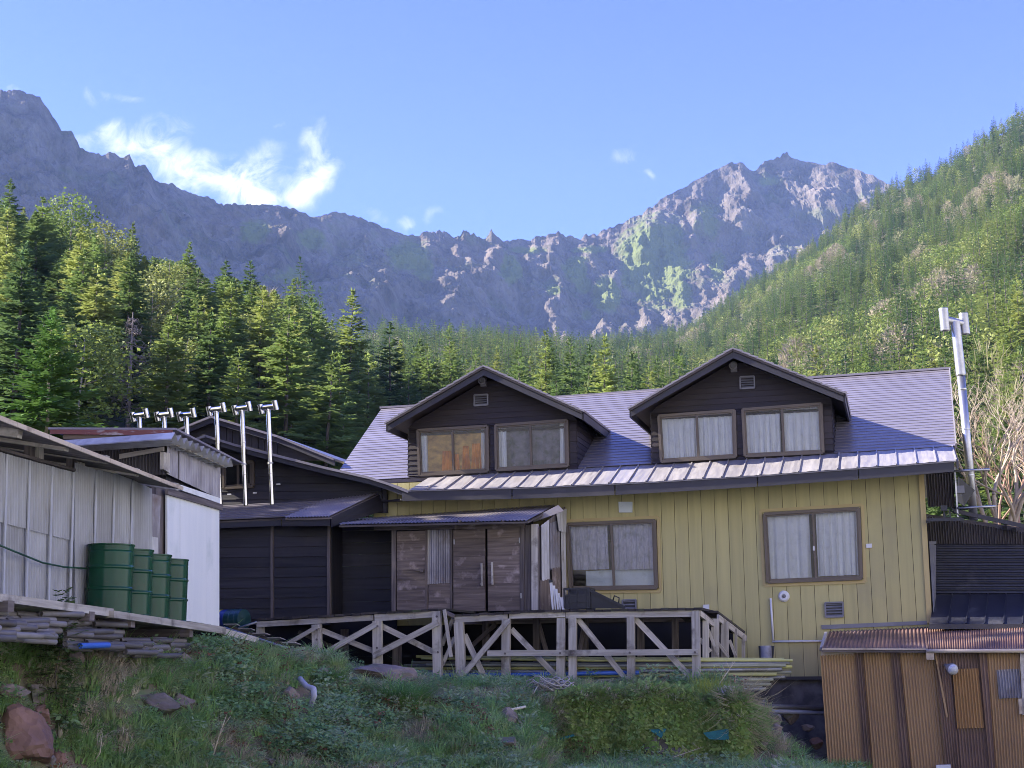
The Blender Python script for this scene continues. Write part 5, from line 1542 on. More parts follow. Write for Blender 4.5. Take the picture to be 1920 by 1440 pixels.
# left section
dbeam(d_l, 'beam', (482, 1171), (700, 1158), .105, ND, .05); dbeam(d_l, 'beam', (703, 1158.5), (814, 1151), .125, ND, .05)
post(d_l, (482, 482), (495, 495), 1176, 1200, ND - .1, .09)
for x0, x1, y0, y1 in (((586, 587), (602, 603), 1171, 1222), ((700, 700), (716, 717), 1164, 1256), ((811, 814), (827, 829), 1146, 1286)):
    o = post(d_l, x0, x1, y0, y1, ND + .0, .10)
    bolt(d_l, x0[0] + 8, y0 + 10, ND + .12); bolt(d_l, x0[1] + 7, lerp(y0, y1, .55), ND + .05)
for p0, p1, w, off in (((540, 1207), (597, 1174), .075, .085), ((604, 1182), (701, 1221), .095, -.085), ((606, 1226), (706, 1170), .10, .085), ((716, 1174), (812, 1222), .10, -.085), ((700, 1230), (822, 1167), .105, .085)):
    dbeam(d_l, 'brace', p0, p1, w, ND + off, .045)
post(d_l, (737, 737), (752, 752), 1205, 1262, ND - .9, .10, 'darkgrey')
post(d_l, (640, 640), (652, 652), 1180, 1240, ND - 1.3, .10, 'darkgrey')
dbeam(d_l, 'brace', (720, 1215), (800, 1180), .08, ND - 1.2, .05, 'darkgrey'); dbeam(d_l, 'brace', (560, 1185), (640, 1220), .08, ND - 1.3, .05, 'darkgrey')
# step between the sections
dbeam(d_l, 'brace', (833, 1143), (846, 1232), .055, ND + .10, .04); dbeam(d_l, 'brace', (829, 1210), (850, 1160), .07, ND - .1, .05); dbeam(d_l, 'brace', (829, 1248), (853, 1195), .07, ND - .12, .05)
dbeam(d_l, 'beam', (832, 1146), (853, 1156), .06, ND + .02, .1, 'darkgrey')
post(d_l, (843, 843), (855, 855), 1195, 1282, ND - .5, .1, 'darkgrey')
# right section
dbeam(d_r, 'beam', (853, 1162), (952, 1156), .115, ND, .05); dbeam(d_r, 'beam', (955, 1155), (1060, 1152), .10, ND, .05); dbeam(d_r, 'beam', (1061, 1153.5), (1312, 1150), .115, ND, .055)
for x0, x1, y0, y1, o_ in (((852, 857), (869, 875), 1167, 1287, 0), ((942, 941), (957, 956), 1160, 1289, 0), ((1045, 1044), (1060, 1059), 1159, 1274, 0), ((1067, 1067), (1081, 1081), 1159, 1287, .0), ((1176, 1177), (1190, 1190), 1156, 1280, 0), ((1297, 1299), (1312, 1313), 1146, 1272, .02)):
    post(d_r, x0, x1, y0, y1, ND + o_, .10)
rb = dbeam(d_r, 'rail', (914, 1225), (1309, 1222.5), .105, ND + .10, .04)
for x in (947, 1050, 1073, 1181, 1303):
    bolt(d_r, x, 1225.5 - (x - 914) * .006, ND + .12)
for p0, p1, w, off in (((856, 1280), (953, 1164), .10, .085), ((871, 1190), (920, 1294), .10, -.085), ((959, 1180), (1044, 1268), .10, -.085), ((1084, 1161), (1174, 1274), .095, -.085), ((1191, 1160), (1296, 1271), .10, -.085)):
    dbeam(d_r, 'brace', p0, p1, w, ND + off, .045)
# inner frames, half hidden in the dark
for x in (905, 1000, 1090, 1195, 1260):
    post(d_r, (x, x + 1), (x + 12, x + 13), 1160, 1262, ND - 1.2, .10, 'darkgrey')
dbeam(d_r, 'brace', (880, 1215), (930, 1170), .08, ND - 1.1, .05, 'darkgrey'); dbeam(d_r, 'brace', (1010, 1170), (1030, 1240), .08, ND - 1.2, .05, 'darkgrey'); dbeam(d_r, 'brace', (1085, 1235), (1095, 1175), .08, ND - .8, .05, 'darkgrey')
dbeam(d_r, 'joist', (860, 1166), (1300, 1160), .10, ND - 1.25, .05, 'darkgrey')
# return along the right side
ret = [(1312, 1145, ND), (1338, 1166, ND - .9), (1346, 1153, ND - 1.0), (1398, 1192, .5)]
def pp(i, dy=0): return F.pt(ret[i][0], ret[i][1] + dy, ret[i][2])
m = MB(); m.beam(pp(0, 5), pp(1, 5), .10, .04, Z); m.build('beam', M['grey'], d_r)
m = MB(); m.beam(pp(2, 5), pp(3, 5), .12, .04, Z); m.build('beam', M['grey'], d_r)
m = MB(); m.hexa([pp(0, -4), pp(1, -3), pp(1, -3) - F.d * .5, pp(0, -4) - F.d * .5], [pp(0, -1), pp(1, 0), pp(1, 0) - F.d * .5, pp(0, -1) - F.d * .5]); m.build('deck_board', M['decktop'], d_r)
for k in range(3):
    a = lerp(pp(2, -4), pp(3, -4), k / 3); b = lerp(pp(2, -4), pp(3, -4), (k + .96) / 3)
    m = MB(); m.hexa([a, b, b - F.d * .5, a - F.d * .5], [a + Z * .04, b + Z * .04, b + Z * .04 - F.d * .5, a + Z * .04 - F.d * .5]); m.build('deck_board', M['decktop'], d_r)
for x0, x1, y0, y1, n in ((1318, 1329, 1160, 1232, 2.8), (1334, 1348, 1160, 1233, 2.3), (1352, 1366, 1166, 1234, 1.9), (1378, 1382, 1180, 1234, 1.2), (1391, 1397, 1190, 1234, .7)):
    post(d_r, (x0, x0), (x1, x1), y0, y1, n, .10)
dbeam(d_r, 'brace', (1312, 1198), (1332, 1222), .07, 2.7, .04); dbeam(d_r, 'brace', (1328, 1180), (1346, 1230), .05, 2.4, .04); dbeam(d_r, 'brace', (1346, 1205), (1366, 1232), .05, 2.0, .04); dbeam(d_r, 'brace', (1368, 1200), (1380, 1232), .05, 1.5, .04)
# ------------------------------------------------------------------ poles stored under the deck
gp = 'poles stored under the right deck'
labs = {'pipe_lime': 'lime-yellow pole lying in the bundle under the right deck', 'pipe_green': 'pale green pole lying in the bundle under the right deck', 'pipe_steel': 'dull steel pole lying in the bundle under the right deck', 'pipe_blue': 'single bright blue plastic pipe among the poles under the right deck'}
rows = [(1238, 'pipe_lime'), (1243, 'pipe_steel'), (1246, 'pipe_green'), (1250, 'pipe_lime'), (1254, 'pipe_steel'), (1259, 'pipe_green'), (1264, 'pipe_lime'), (1268, 'pipe_steel'), (1273, 'pipe_green'), (1278, 'pipe_steel'), (1283, 'pipe_green'), (1287, 'pipe_steel'), (1292, 'pipe_steel')]
for i, (y, mt_) in enumerate(rows):
    for k in range(2):
        n = ND - .18 - .13 * k - .05 * (i % 2)
        xr = [1489, 1484, 1478, 1490, 1470, 1486, 1462, 1474, 1455, 1445, 1452, 1430, 1442][i] - 14 * k - R.uniform(0, 6)
        xl = R.uniform(756, 800) + (30 if i > 9 else 0)
        mat = mt_ if k == 0 or mt_ == 'pipe_lime' else R.choice(['pipe_green', 'pipe_steel'])
        yr = y + R.uniform(-1, 1); yl = y + R.uniform(-2, 6) + i * .3
        if i == 0: yl = 1234
        a = F.pt(xl, yl - 3 * k, n); b = F.pt(xr, yr - 2 * k + 1, n)
        rad = .027 + R.uniform(-.004, .006)
        mid = lerp(a, b, .5) - Z * R.uniform(0, .03)
        hw = MB()
        hw.path([a, mid, b], rad, 8)
        e = (b - mid).normalized()
        o = hw.build('pole', M[mat], origin=mid); tag(o, labs[mat], 'pole', gp)
        hl = MB(); hl.lathe(b + e * .001, [(rad * .78, 0), (.0005, 0)], 8, e); hl.build('hollow_end', M['antenna'], o)
a = F.pt(785, 1266, ND - .10); b = F.pt(1200, 1261, ND - .10)
o = MB().path([a, lerp(a, b, .5) - Z * .012, b], .036, 10).build('pole', M['pipe_blue'], origin=lerp(a, b, .5)); tag(o, labs['pipe_blue'], 'pipe')
MB().lathe(b, [(.026, .001), (.0005, .001)], 8, b - a).build('hollow_end', M['antenna'], o)
# heavier pipes by the foundation
for x0, y0, x1, y1, r, mt_, lab in ((1424, 1324, 1560, 1330, .045, 'pipe_dark', 'dark pipe by the stone foundation, upper one of two'), (1422, 1333, 1560, 1338, .042, 'pvc', 'grey plastic pipe by the stone foundation, beneath the dark one')):
    a = F.pt(x0, y0, 1.6); b = F.pt(x1, y1, 1.0)
    o = MB().path([a, lerp(a, b, .5) + Z * .01, b], r, 10).build('drain_pipe', M[mt_], origin=lerp(a, b, .5)); tag(o, lab, 'pipe')
# ------------------------------------------------------------------ crates and oddments on the deck
def crate(q, n0, depth, label):
    b = F.pt((q[3][0] + q[2][0]) / 2, q[3][1], n0)
    t = thing('plastic_crate', b, label, 'crate')
    Q = F.q(q, n0)
    Qb = [p - F.n * depth for p in Q]
    w = .035
    m = MB()
    for i, j in ((0, 1), (1, 2), (2, 3), (3, 0)):
        m.beam(Q[i], Q[j], w, w, F.n); m.beam(Qb[i], Qb[j], w, w, F.n); m.beam(Q[i], Qb[i], w, w, Z)
    m.build('rim', M['crate'], t)
    m = MB()
    m.hexa([Q[3], Q[2], Qb[2], Qb[3]], [p + Z * .02 for p in (Q[3], Q[2], Qb[2], Qb[3])])
    m.hexa([Qb[0], Qb[1], Qb[2], Qb[3]], [p + F.n * .015 for p in Qb])
    m.build('base', M['crate'], t)
    m = MB()
    for k in range(3):
        u = (k + .5) / 3
        m.beam(bil(Q, u, 0), bil(Q, u, 1), .03, .012, F.d)
    for v in (.35, .68): m.beam(bil(Q, 0, v), bil(Q, 1, v), .012, .035, F.n)
    m.hexa([lerp(Q[0], Q[3], .38) - F.n * .02, lerp(Q[1], Q[2], .38) - F.n * .02, Q[2] - F.n * .02, Q[3] - F.n * .02], [lerp(Q[0], Q[3], .38) - F.n * .005, lerp(Q[1], Q[2], .38) - F.n * .005, Q[2] - F.n * .005, Q[3] - F.n * .005])
    m.build('lattice_side', M['crate'], t)
    return t
crate([(1058, 1104), (1105, 1103), (1106, 1139), (1059, 1140)], 1.9, .45, 'black plastic crate standing upright on the deck beside the white battens')
c2 = thing('folding_frame', F.pt(1135, 1138, 1.7), 'black folded frame with a handle leaning off the black crate', 'frame')
m = MB(); m.beam(F.pt(1103, 1105, 1.9), F.pt(1172, 1139, 1.9), .05, .05, F.n); m.beam(F.pt(1103, 1105, 1.5), F.pt(1172, 1139, 1.5), .05, .05, F.n); m.build('side_rail', M['crate'], c2)
m = MB(); m.hexa(F.q([(1106, 1106), (1172, 1138), (1172, 1141), (1106, 1141)], 1.80), F.q([(1106, 1106), (1172, 1138), (1172, 1141), (1106, 1141)], 1.88)); m.build('side_panel', M['crate'], c2)
m = MB(); m.path([F.pt(1149, 1126, 1.7), F.pt(1152, 1117, 1.7), F.pt(1161, 1121, 1.7), F.pt(1160, 1131, 1.7)], .014, 6); m.build('handle', M['crate'], c2)
bt = thing('batten_bundle', F.pt(1046, 1143, 1.9), 'white plastic battens of stepped lengths leaning together beside the crate', 'battens')
for k, (x0, x1, yt) in enumerate(((1031, 1036, 1092), (1036.5, 1041, 1098), (1041, 1045.5, 1104), (1045.5, 1050, 1112), (1050, 1056.5, 1120))):
    o = slab(F, bt, 'batten', [(x0, yt), (x1, yt), (x1 + 2.5, 1143), (x0 + 4.5, 1143)], 1.88 - .03 * (k % 2), .03, 'plastic_white')
slab(F, bt, 'dark_cap', [(1029.5, 1088), (1036, 1087), (1037, 1092), (1030.5, 1093)], 1.87, .05, 'crate')
# ------------------------------------------------------------------ left: polycarbonate shed on a plank platform
shed = thing('polycarbonate_shed', S.pt(100, 1130, 0), 'lean-to shed clad in cloudy corrugated polycarbonate under an open plank roof', 'shed')
def sslab(parent, name, q, off, thick, mat):
    return slab(S, parent, name, q, off, thick, mat)
# platform
plat = thing('plank_platform', S.pt(200, 1150, .8), 'grey plank platform carrying the polycarbonate shed and the green drums', 'platform')
sslab(plat, 'edge_beam', [(-90, 1103), (200, 1141.5), (200, 1157), (-90, 1118)], .80, .09, 'grey')
sslab(plat, 'edge_beam', [(200, 1145), (412, 1176), (412, 1189), (200, 1158)], .86, .09, 'grey')
sslab(plat, 'edge_beam', [(410, 1177.5), (478, 1196), (478, 1206), (410, 1190)], .86, .07, 'grey')
for i in range(8):
    n0 = .80 - i * .17
    a, b = S.pt(-90, 1104, .80), S.pt(412, 1177, .80)
    a = a - S.n * (i * .17); b = b - S.n * (i * .17)
    MB().hexa([a - S.n * .16 - Z * .05, b - S.n * .16 - Z * .05, b - Z * .05, a - Z * .05], [a - S.n * .16 - Z * .005, b - S.n * .16 - Z * .005, b - Z * .005, a - Z * .005]).build('platform_board', M['grey'], plat)
for x, y, nn_ in ((-40, 1118, .9), (12, 1137, .9), (165, 1156, .85), (242, 1168, .85), (352, 1187, .85)):
    p = S.pt(x, y, nn_)
    MB().beam(p + S.n * .05, p - S.n * 1.6, .11, .13, Z).build('bearer', M['darkgrey'], plat)
    MB().beam(p - S.n * .75, p - S.n * .75 - Z * .7, .10, .10, S.n).build('stump', M['darkgrey'], plat)
# wall: sheets lapped in two runs
def psheets(xs, top, bot, off, waves):
    for i in range(len(xs) - 1):
        x0, x1 = xs[i], xs[i + 1]
        q = S.q([(x0 - 1, top(x0)), (x1 + 1, top(x1)), (x1 + 1, bot(x1)), (x0 - 1, bot(x0))], off + .006 * (i % 2))
        w = max(4, int((q[1] - q[0]).length / .062))
        MB().corr(q, w, .013, 2, wob=.004).build('polycarbonate_sheet', M['poly'], shed)
top1 = lambda x: interp(x, [-90, 0, 135], [823, 848, 885])
mid1 = lambda x: interp(x, [-90, 0, 135], [951, 975, 1010])
bot1 = lambda x: interp(x, [-90, 0, 200, 410], [1103, 1118, 1142, 1176])
psheets([-90, -30, 12, 55, 97, 136], top1, lambda x: mid1(x) + 4, .03, 0)
psheets([-90, -38, 4, 47, 88, 130, 162], lambda x: mid1(x) - 4, bot1, .0, 0)
top2 = lambda x: interp(x, [138, 200, 215, 285], [866, 888, 884, 917])
psheets([140, 180, 214, 248, 283], top2, bot1, .05, 0)
# battens seen through the sheets, posts and sills
for x in (12, 55, 97, 137, 180, 214, 248):
    sslab(shed, 'lap_batten', [(x - 1.5, top1(x) if x < 138 else top2(x) + 3), (x + 2, top1(x) if x < 138 else top2(x) + 3), (x + 1 - 6, bot1(x)), (x - 2 - 6, bot1(x))], .045 if x < 138 else .065, .012, 'rib')
sslab(shed, 'girt', [(-90, 952), (132, 1009), (132, 1014), (-90, 957)], -.09, .06, 'grey'); sslab(shed, 'girt', [(-90, 1040), (280, 1092), (280, 1097), (-90, 1046)], -.09, .06, 'grey'); sslab(shed, 'girt', [(140, 980), (282, 1010), (282, 1015), (140, 986)], -.09, .06, 'grey')
sslab(shed, 'wall_plate', [(-90, 817), (138, 881), (138, 886), (-90, 823)], -.03, .08, 'darkgrey')
for x in (-40, 46, 62, 125, 140):
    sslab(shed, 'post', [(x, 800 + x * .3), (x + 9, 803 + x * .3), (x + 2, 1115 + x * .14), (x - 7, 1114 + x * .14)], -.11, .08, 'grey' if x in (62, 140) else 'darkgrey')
sslab(shed, 'corner_post', [(283, 895), (300, 900), (297, 1150), (281, 1148)], -.12, .08, 'darkgrey')
q = S.q([(284, 925), (300, 930), (297, 1040), (283, 1040)], .0)
MB().corr(q, 5, .012).build('corrugated_panel', M['corrgrey'], shed)
q = S.q([(279, 1005), (295, 1008), (292, 1120), (276, 1118)], .04)
MB().corr(q, 5, .012).build('corrugated_panel', M['corrpale'], shed)
# back and end wall so that the inside stays dim
a, b = S.pt(-110, 1100, -1.9), S.pt(300, 1150, -1.9)
MB().hexa([a, b, b - S.n * .05, a - S.n * .05], [a + Z * 2.2, b + Z * 2.2, b + Z * 2.2 - S.n * .05, a + Z * 2.2 - S.n * .05]).build('back_wall', M['weather'], shed)
# roof: planks on rafters
def eavey(x): return interp(x, [-90, 0, 335, 360], [745, 781, 911, 921])
xsR = [-90, -30, 30, 90, 150, 205, 255, 300, 342]
for i in range(len(xsR) - 1):
    x0, x1 = xsR[i], xsR[i + 1]
    a, b = S.pt(x0, eavey(x0), .62), S.pt(x1 - .5, eavey(x1 - .5), .62)
    a2, b2 = a - S.n * 3.2 + Z * .55, b - S.n * 3.2 + Z * .55
    MB().hexa([a - Z * .035, b - Z * .035, b2 - Z * .035, a2 - Z * .035], [a, b, b2, a2]).build('roof_plank', M['darkgrey'], shed)
    MB().hexa([a - Z * .045, b - Z * .045, b - Z * .045 + S.n * .018, a - Z * .045 + S.n * .018], [a + Z * .006, b + Z * .006, b + Z * .006 + S.n * .018, a + Z * .006 + S.n * .018]).build('eave_board', M['cream'], shed)
for x, y in ((-50, 795), (38, 813), (126, 838), (201, 862), (258, 886), (333, 913)):
    p = S.pt(x, y, .50)
    MB().beam(p, p - S.n * 3.0 + Z * .50, .11, .10, Z.cross(S.n)).build('rafter', M['grey' if x > 0 else 'darkgrey'], shed)
# cable across the wall
pts = [S.pt(-30, 1010, .12), S.pt(30, 1035, .12), S.pt(80, 1055, .12), S.pt(120, 1063, .12), S.pt(165, 1066, .14)]
o = MB().path(pts, .012, 5).build('cable', M['drum_lid'], origin=pts[2]); tag(o, 'thin green cable sagging across the cloudy shed wall', 'cable')
# ------------------------------------------------------------------ white store with corrugated box above
store = thing('white_store', S.pt(360, 1165, 0), 'narrow white-boarded store with grey corrugated upper wall and zigzag roof edge', 'shed')
xs_ = [310, 334, 383, 408.5]
for i in range(3):
    x0, x1 = xs_[i], xs_[i + 1] - .6
    f = lambda x: interp(x, [310, 408], [924, 956]); g = lambda x: interp(x, [310, 408], [1158, 1174])
    sslab(store, 'white_board', [(x0, f(x0)), (x1, f(x1)), (x1, g(x1)), (x0, g(x0))], .0, .03 + .003 * (i % 2), 'white')
sslab(store, 'lintel', [(309, 915), (412, 946), (412, 957), (309, 927)], .02, .05, 'darkgrey')
sslab(store, 'white_strip', [(334, 909), (408, 934), (408, 944), (334, 919)], -.02, .04, 'white')
for i, (x0, x1) in enumerate(((312, 335), (335, 377), (377, 411.5))):
    f = lambda x: interp(x, [312, 411], [832, 871]); g = lambda x: interp(x, [312, 411], [888, 935])
    q = S.q([(x0, f(x0)), (x1 + .5, f(x1)), (x1 + .5, g(x1)), (x0, g(x0))], -.02 + .008 * (i % 2))
    MB().corr(q, max(4, int((q[1] - q[0]).length / .07)), .011).build('corrugated_sheet', M['corrgrey'], store)
c0, c1 = S.pt(310, 925, -.1), S.pt(410, 956, -.1)
MB().hexa([c0 - Z * 1.9, c1 - Z * 1.9, c1 - Z * 1.9 - S.n * 2.2, c0 - Z * 1.9 - S.n * 2.2], [c0 + Z * .62, c1 + Z * .62, c1 + Z * .62 - S.n * 2.2, c0 + Z * .62 - S.n * 2.2]).build('inner_wall', M['black'], store)
# zigzag sheet roof: ridges run across, ends seen along the eave
ea, eb = S.pt(322, 815, .28), S.pt(437, 867, .28)
q = [ea - S.n * 2.6 - Z * .10, eb - S.n * 2.6 - Z * .10, eb, ea]
nzz = 11
vs = []; fs = []
for j in range(2):
    for i in range(nzz * 2 + 1):
        p = lerp(q[3], q[2], i / (nzz * 2)) if j else lerp(q[0], q[1], i / (nzz * 2))
        vs.append(p + Z * (.055 * (1 if i % 2 else -1)))
nw = nzz * 2 + 1
fs = [(i, nw + i, nw + i + 1, i + 1) for i in range(nw - 1)]
m = MB(); m.add(vs, fs); m.add([v - Z * .012 for v in vs], [tuple(reversed(f)) for f in fs])
m.build('zigzag_roof', M['corrpale'], store)
MB().beam(S.pt(322, 828, .1), S.pt(421, 872, .1), .07, .09, S.n).build('eave_beam', M['grey'], store)
# end wall facing the viewer with the rusty fascia
E2 = VPlane(S.pt(312, 850, -.02), math.atan2(S.n.y, S.n.x) )
if E2.n.y > 0: E2.n = -E2.n
eq = [(90, 822), (312, 826), (312, 890), (90, 890)]
Q = E2.q(eq, 0)
MB().corr(Q, 42, .014).build('end_sheet', M['corrdark'], store)
b_ = E2.q([(95, 806), (324, 807), (324, 818), (95, 814)], .36); MB().hexa(b_, [p + E2.n * .03 for p in b_]).build('rusty_fascia', M['redpaint'] if 'redpaint' in M else M['rustdark'], store)
b_ = E2.q([(120, 813), (324, 817), (324, 829), (120, 824)], .32); MB().hexa(b_, [p + E2.n * .03 for p in b_]).build('fascia_board', M['ochre'] if 'ochre' in M else M['weather'], store)
b_ = E2.q([(225, 852), (308, 838), (308, 846), (225, 861)], .03); MB().hexa(b_, [p + E2.n * .03 for p in b_]).build('girt', M['grey'], store)
sslab(store, 'corner_post', [(300, 848), (312, 850), (312, 888), (300, 880)], -.05, .06, 'grey')
t0 = [E2.pt(90, 805, .38), E2.pt(330, 806, .38)]
MB().hexa([t0[0], t0[1], t0[1] - E2.n * 3.0 - Z * .1, t0[0] - E2.n * 3.0 - Z * .1], [p + Z * .03 for p in (t0[0], t0[1], t0[1] - E2.n * 3.0 - Z * .1, t0[0] - E2.n * 3.0 - Z * .1)]).build('roof_sheet', M['corrblue'], store)
# ------------------------------------------------------------------ drums
gd = 'green drums on the platform'
dl = ['green steel drum nearest the shed wall, the largest looking of the four', 'green steel drum second from the polycarbonate wall', 'green steel drum third from the polycarbonate wall', 'green steel drum at the end of the row, against the white boards']
def drum(loc, label, rotz=0):
    t = thing('oil_drum', loc, label, 'drum', gd)
    t.rotation_euler.z = rotz
    r, H = .286, .86
    prof = [(.0, .012), (r - .012, .012), (r - .01, 0), (r + .008, 0), (r + .008, .016), (r, .022)]
    for hz_ in (.30, .57):
        prof += [(r, hz_ - .025), (r + .011, hz_ - .008), (r + .011, hz_ + .008), (r, hz_ + .025)]
    prof += [(r, H - .10), (r - .004, H - .09), (r, H - .08), (r, H - .022), (r + .008, H - .016), (r + .008, H), (r - .01, H)]
    m = MB(); m.lathe(Vector(loc), prof, 40); m.build('body', M['drum'], t)
    m = MB(); m.lathe(Vector(loc), [(r - .01, H), (r - .014, H - .018), (.0005, H - .014)], 40); m.build('lid', M['drum_lid'], t)
    m = MB(); m.lathe(Vector(loc) + Vector((.15, -.10, H - .016)), [(.035, 0), (.035, .012), (.0005, .012)], 12); m.build('bung', M['drum_lid'], t)
    return t
proto = None
for i in range(4):
    p = Vector((lerp(-5.1, -4.83, i / 3), lerp(18.05, 19.9, i / 3), 0))
    # stands on the boards
    zt = lerp(ray(206, 1152).z / ray(206, 1152).y * 18.05, ray(335, 1168).z / ray(335, 1168).y * 19.9, i / 3)
    p.z = zt + .012
    if proto is None:
        proto = drum(p, dl[0]); 
    else:
        o = copy_tree(proto); o.location = p; o.rotation_euler.z = i * 1.7; o['label'] = dl[i]; o['_o'] = tuple(p)
# barrel lying on its side behind the white boards
t = thing('painted_barrel', F.pt(430, 1180, 2.3), 'barrel with yellow, blue and dark green bands lying beside the white store', 'barrel')
ax = (F.d * .9 + F.n * .25).normalized(); c = F.pt(402, 1163, 2.3)
for a, b_, mt_, nm in ((0, .24, 'barrel_yellow', 'yellow_band'), (.24, .39, 'barrel_blue', 'blue_band'), (.39, .80, 'barrel_green', 'green_body')):
    prof = [(.18, a), (.205, a + .012), (.205, b_ - .012), (.2, b_)]
    if nm == 'green_body': prof = [(.2, a), (.205, a + .01), (.205, .52), (.212, .535), (.205, .55), (.205, .66), (.212, .675), (.205, .69), (.2, b_ - .02), (.001, b_)]
    if a == 0: prof = [(.001, 0)] + prof
    m = MB(); m.lathe(c, prof, 28, ax); m.build(nm, M[mt_], t)
# ------------------------------------------------------------------ stairs with tube rail
t = thing('slope_stair', F.pt(540, 1215, 3.9), 'narrow stair with a steel tube rail running down the bank below the low deck', 'stair')
a, b_ = F.pt(420, 1177, 4.3), F.pt(642, 1247, 4.3)
m = MB(); m.path([a, lerp(a, b_, .5) - Z * .01, b_], .024, 10); m.build('rail', M['pipe_steel'], t)
a2, b2 = F.pt(430, 1172, 3.7), F.pt(660, 1243, 3.7)
m = MB(); m.beam(a2 - Z * .05, b2 - Z * .05, .04, .09, F.n); m.build('stringer', M['darkgrey'], t)
for i in range(8):
    u = (i + .3) / 8
    p = lerp(a, b_, u) - F.n * .06 + Z * .10; q_ = lerp(a2, b2, u) + Z * .02
    m = MB(); m.hexa([p - F.d * .13 - Z * .015, p + F.d * .13 - Z * .015, q_ + F.d * .13 - Z * .015, q_ - F.d * .13 - Z * .015], [p - F.d * .13, p + F.d * .13, q_ + F.d * .13, q_ - F.d * .13]); m.build('tread', M['grey'], t)
o = MB().path([F.pt(447, 1178, 3.5), F.pt(482, 1166, 3.4)], .02, 6).build('bent_rod', M['pipe_steel'], origin=F.pt(465, 1172, 3.5)); tag(o, 'short steel rod lying at the head of the slope stair', 'rod')
# ------------------------------------------------------------------ short pipes stacked under the platform
gs = 'short slate-grey pipes stacked under the platform'
r3 = random.Random(5)
cnt_p = 0
mesh_p = {}
def stackpipe(x, y, n, L, mat, label):
    key = (round(L, 1), mat)
    if key not in mesh_p:
        m = MB(); m.lathe((0, 0, 0), [(.001, 0.02), (.026, .02), (.031, 0), (.034, .004), (.034, key[0] - .004), (.031, key[0]), (.026, key[0] - .02), (.001, key[0] - .02)], 10, (1, 0, 0))
        o = m.build('pipe', M[mat]); mesh_p[key] = o.data
    else:
        o = bpy.data.objects.new('pipe', mesh_p[key]); C.objects.link(o)
    o.location = S.pt(x, y, n)
    d = (S.d * r3.uniform(.95, 1.) + S.n * r3.uniform(-.08, .25) + Z * r3.uniform(-.03, .03)).normalized()
    o.rotation_euler = d.to_track_quat('X', 'Z').to_euler()
    tag(o, label, 'pipe', gs)
def glab(x, y):
    return 'short slate-grey pipe ' + ('in the left heap below the platform edge' if x < 100 else 'in the middle heap below the drums' if x < 250 else 'at the right end of the stack below the white store') + (', upper layers' if (y < 1172 if x < 100 else y < 1195 if x < 250 else y < 1218) else ', lower layers')
rowsP = []
for k in range(7):
    rowsP.append((1147 + 8 * k, -75, 92 - abs(k - 2) * 5, .70 + .025 * k))
for k in range(7):
    rowsP.append((1168 + 7.5 * k, 122, 178 + 9 * k, .66 + .03 * k))
for k in range(5):
    rowsP.append((1199 + 7.5 * k, 225 + 10 * (k % 2), 330 + 16 * k, .70 + .03 * k))
for k in range(3):
    rowsP.append((1220 + 7 * k, 360, 418 - 6 * k, .72 + .03 * k))
for y, xa, xb, n in rowsP:
    x = xa
    while x < xb:
        yy = y + (x - xa) * .03 + r3.uniform(-1.5, 1.5)
        stackpipe(x, yy, n + r3.uniform(-.08, .08), r3.choice([.5, .6, .7]), 'pipe_dark', glab(x, y))
        x += r3.uniform(20, 44)
stackpipe(150, 1211, .90, .6, 'pipe_blue', 'short bright blue pipe in the dark stack under the platform')
# ------------------------------------------------------------------ right: rust-brown corrugated shed
NS = 2.0
rs = thing('corrugated_shed', F.pt(1640, 1425, NS), 'rust-brown corrugated iron shed with low roof against the yellow wall', 'shed')
def fcorr(parent, name, q, off, mat, pitch=.085, amp=.019, ph=0., nv=2):
    Q = F.q(q, off)
    w = max(2, round((Q[1] - Q[0]).length / pitch))
    return MB().corr(Q, w, amp, nv, ph).build(name, M[mat], parent)
PB = 1468
fcorr(rs, 'wall_sheet', [(1538, 1229), (1607, 1225), (1627, PB), (1555, PB)], NS, 'rust', .05)
fcorr(rs, 'wall_sheet', [(1603, 1225), (1617, 1224), (1638, PB), (1622, PB)], NS + .03, 'rustdark', .05)
fcorr(rs, 'wall_sheet', [(1615, 1224), (1673, 1219), (1697, PB), (1635, PB)], NS + .01, 'rust', .05)
fcorr(rs, 'wall_sheet', [(1669, 1220), (1686, 1219), (1711, PB), (1692, PB)], NS + .035, 'rustdark', .05)
fcorr(rs, 'wall_sheet', [(1684, 1219), (1752, 1220), (1778, PB), (1708, PB)], NS + .01, 'rust', .05)
fcorr(rs, 'wall_sheet', [(1752, 1225), (1784, 1225), (1804, PB), (1778, PB)], NS + .12, 'rustdark', .05)
fcorr(rs, 'wall_sheet', [(1780, 1225), (1842, 1225), (1862, PB), (1800, PB)], NS + .13, 'rustdark', .05)
fcorr(rs, 'patch_sheet', [(1786, 1255), (1834, 1253), (1845, 1365), (1795, 1366)], NS + .17, 'rustorange', .05)
fcorr(rs, 'wall_sheet', [(1836, 1225), (1850, 1225), (1868, PB), (1858, PB)], NS + .165, 'rustdark', .05)
fcorr(rs, 'wall_sheet', [(1848, 1225), (1990, 1222), (2000, PB), (1866, PB)], NS + .14, 'rust', .05)
fcorr(rs, 'window_sheet', [(1868, 1256), (1911, 1254), (1915, 1308), (1873, 1310)], NS + .18, 'corrgrey', .05)
slab(F, rs, 'pole_trim', [(1752, 1224), (1755, 1224), (1778, 1345), (1774, 1345)], NS + .14, .03, 'rust')
slab(F, rs, 'window_post', [(1912, 1225), (1919, 1225), (1924, 1340), (1917, 1340)], NS + .17, .05, 'grey')
slab(F, rs, 'side_plate', [(1909, 1310), (1926, 1309), (1927, 1338), (1911, 1339)], NS + .18, .04, 'cream')
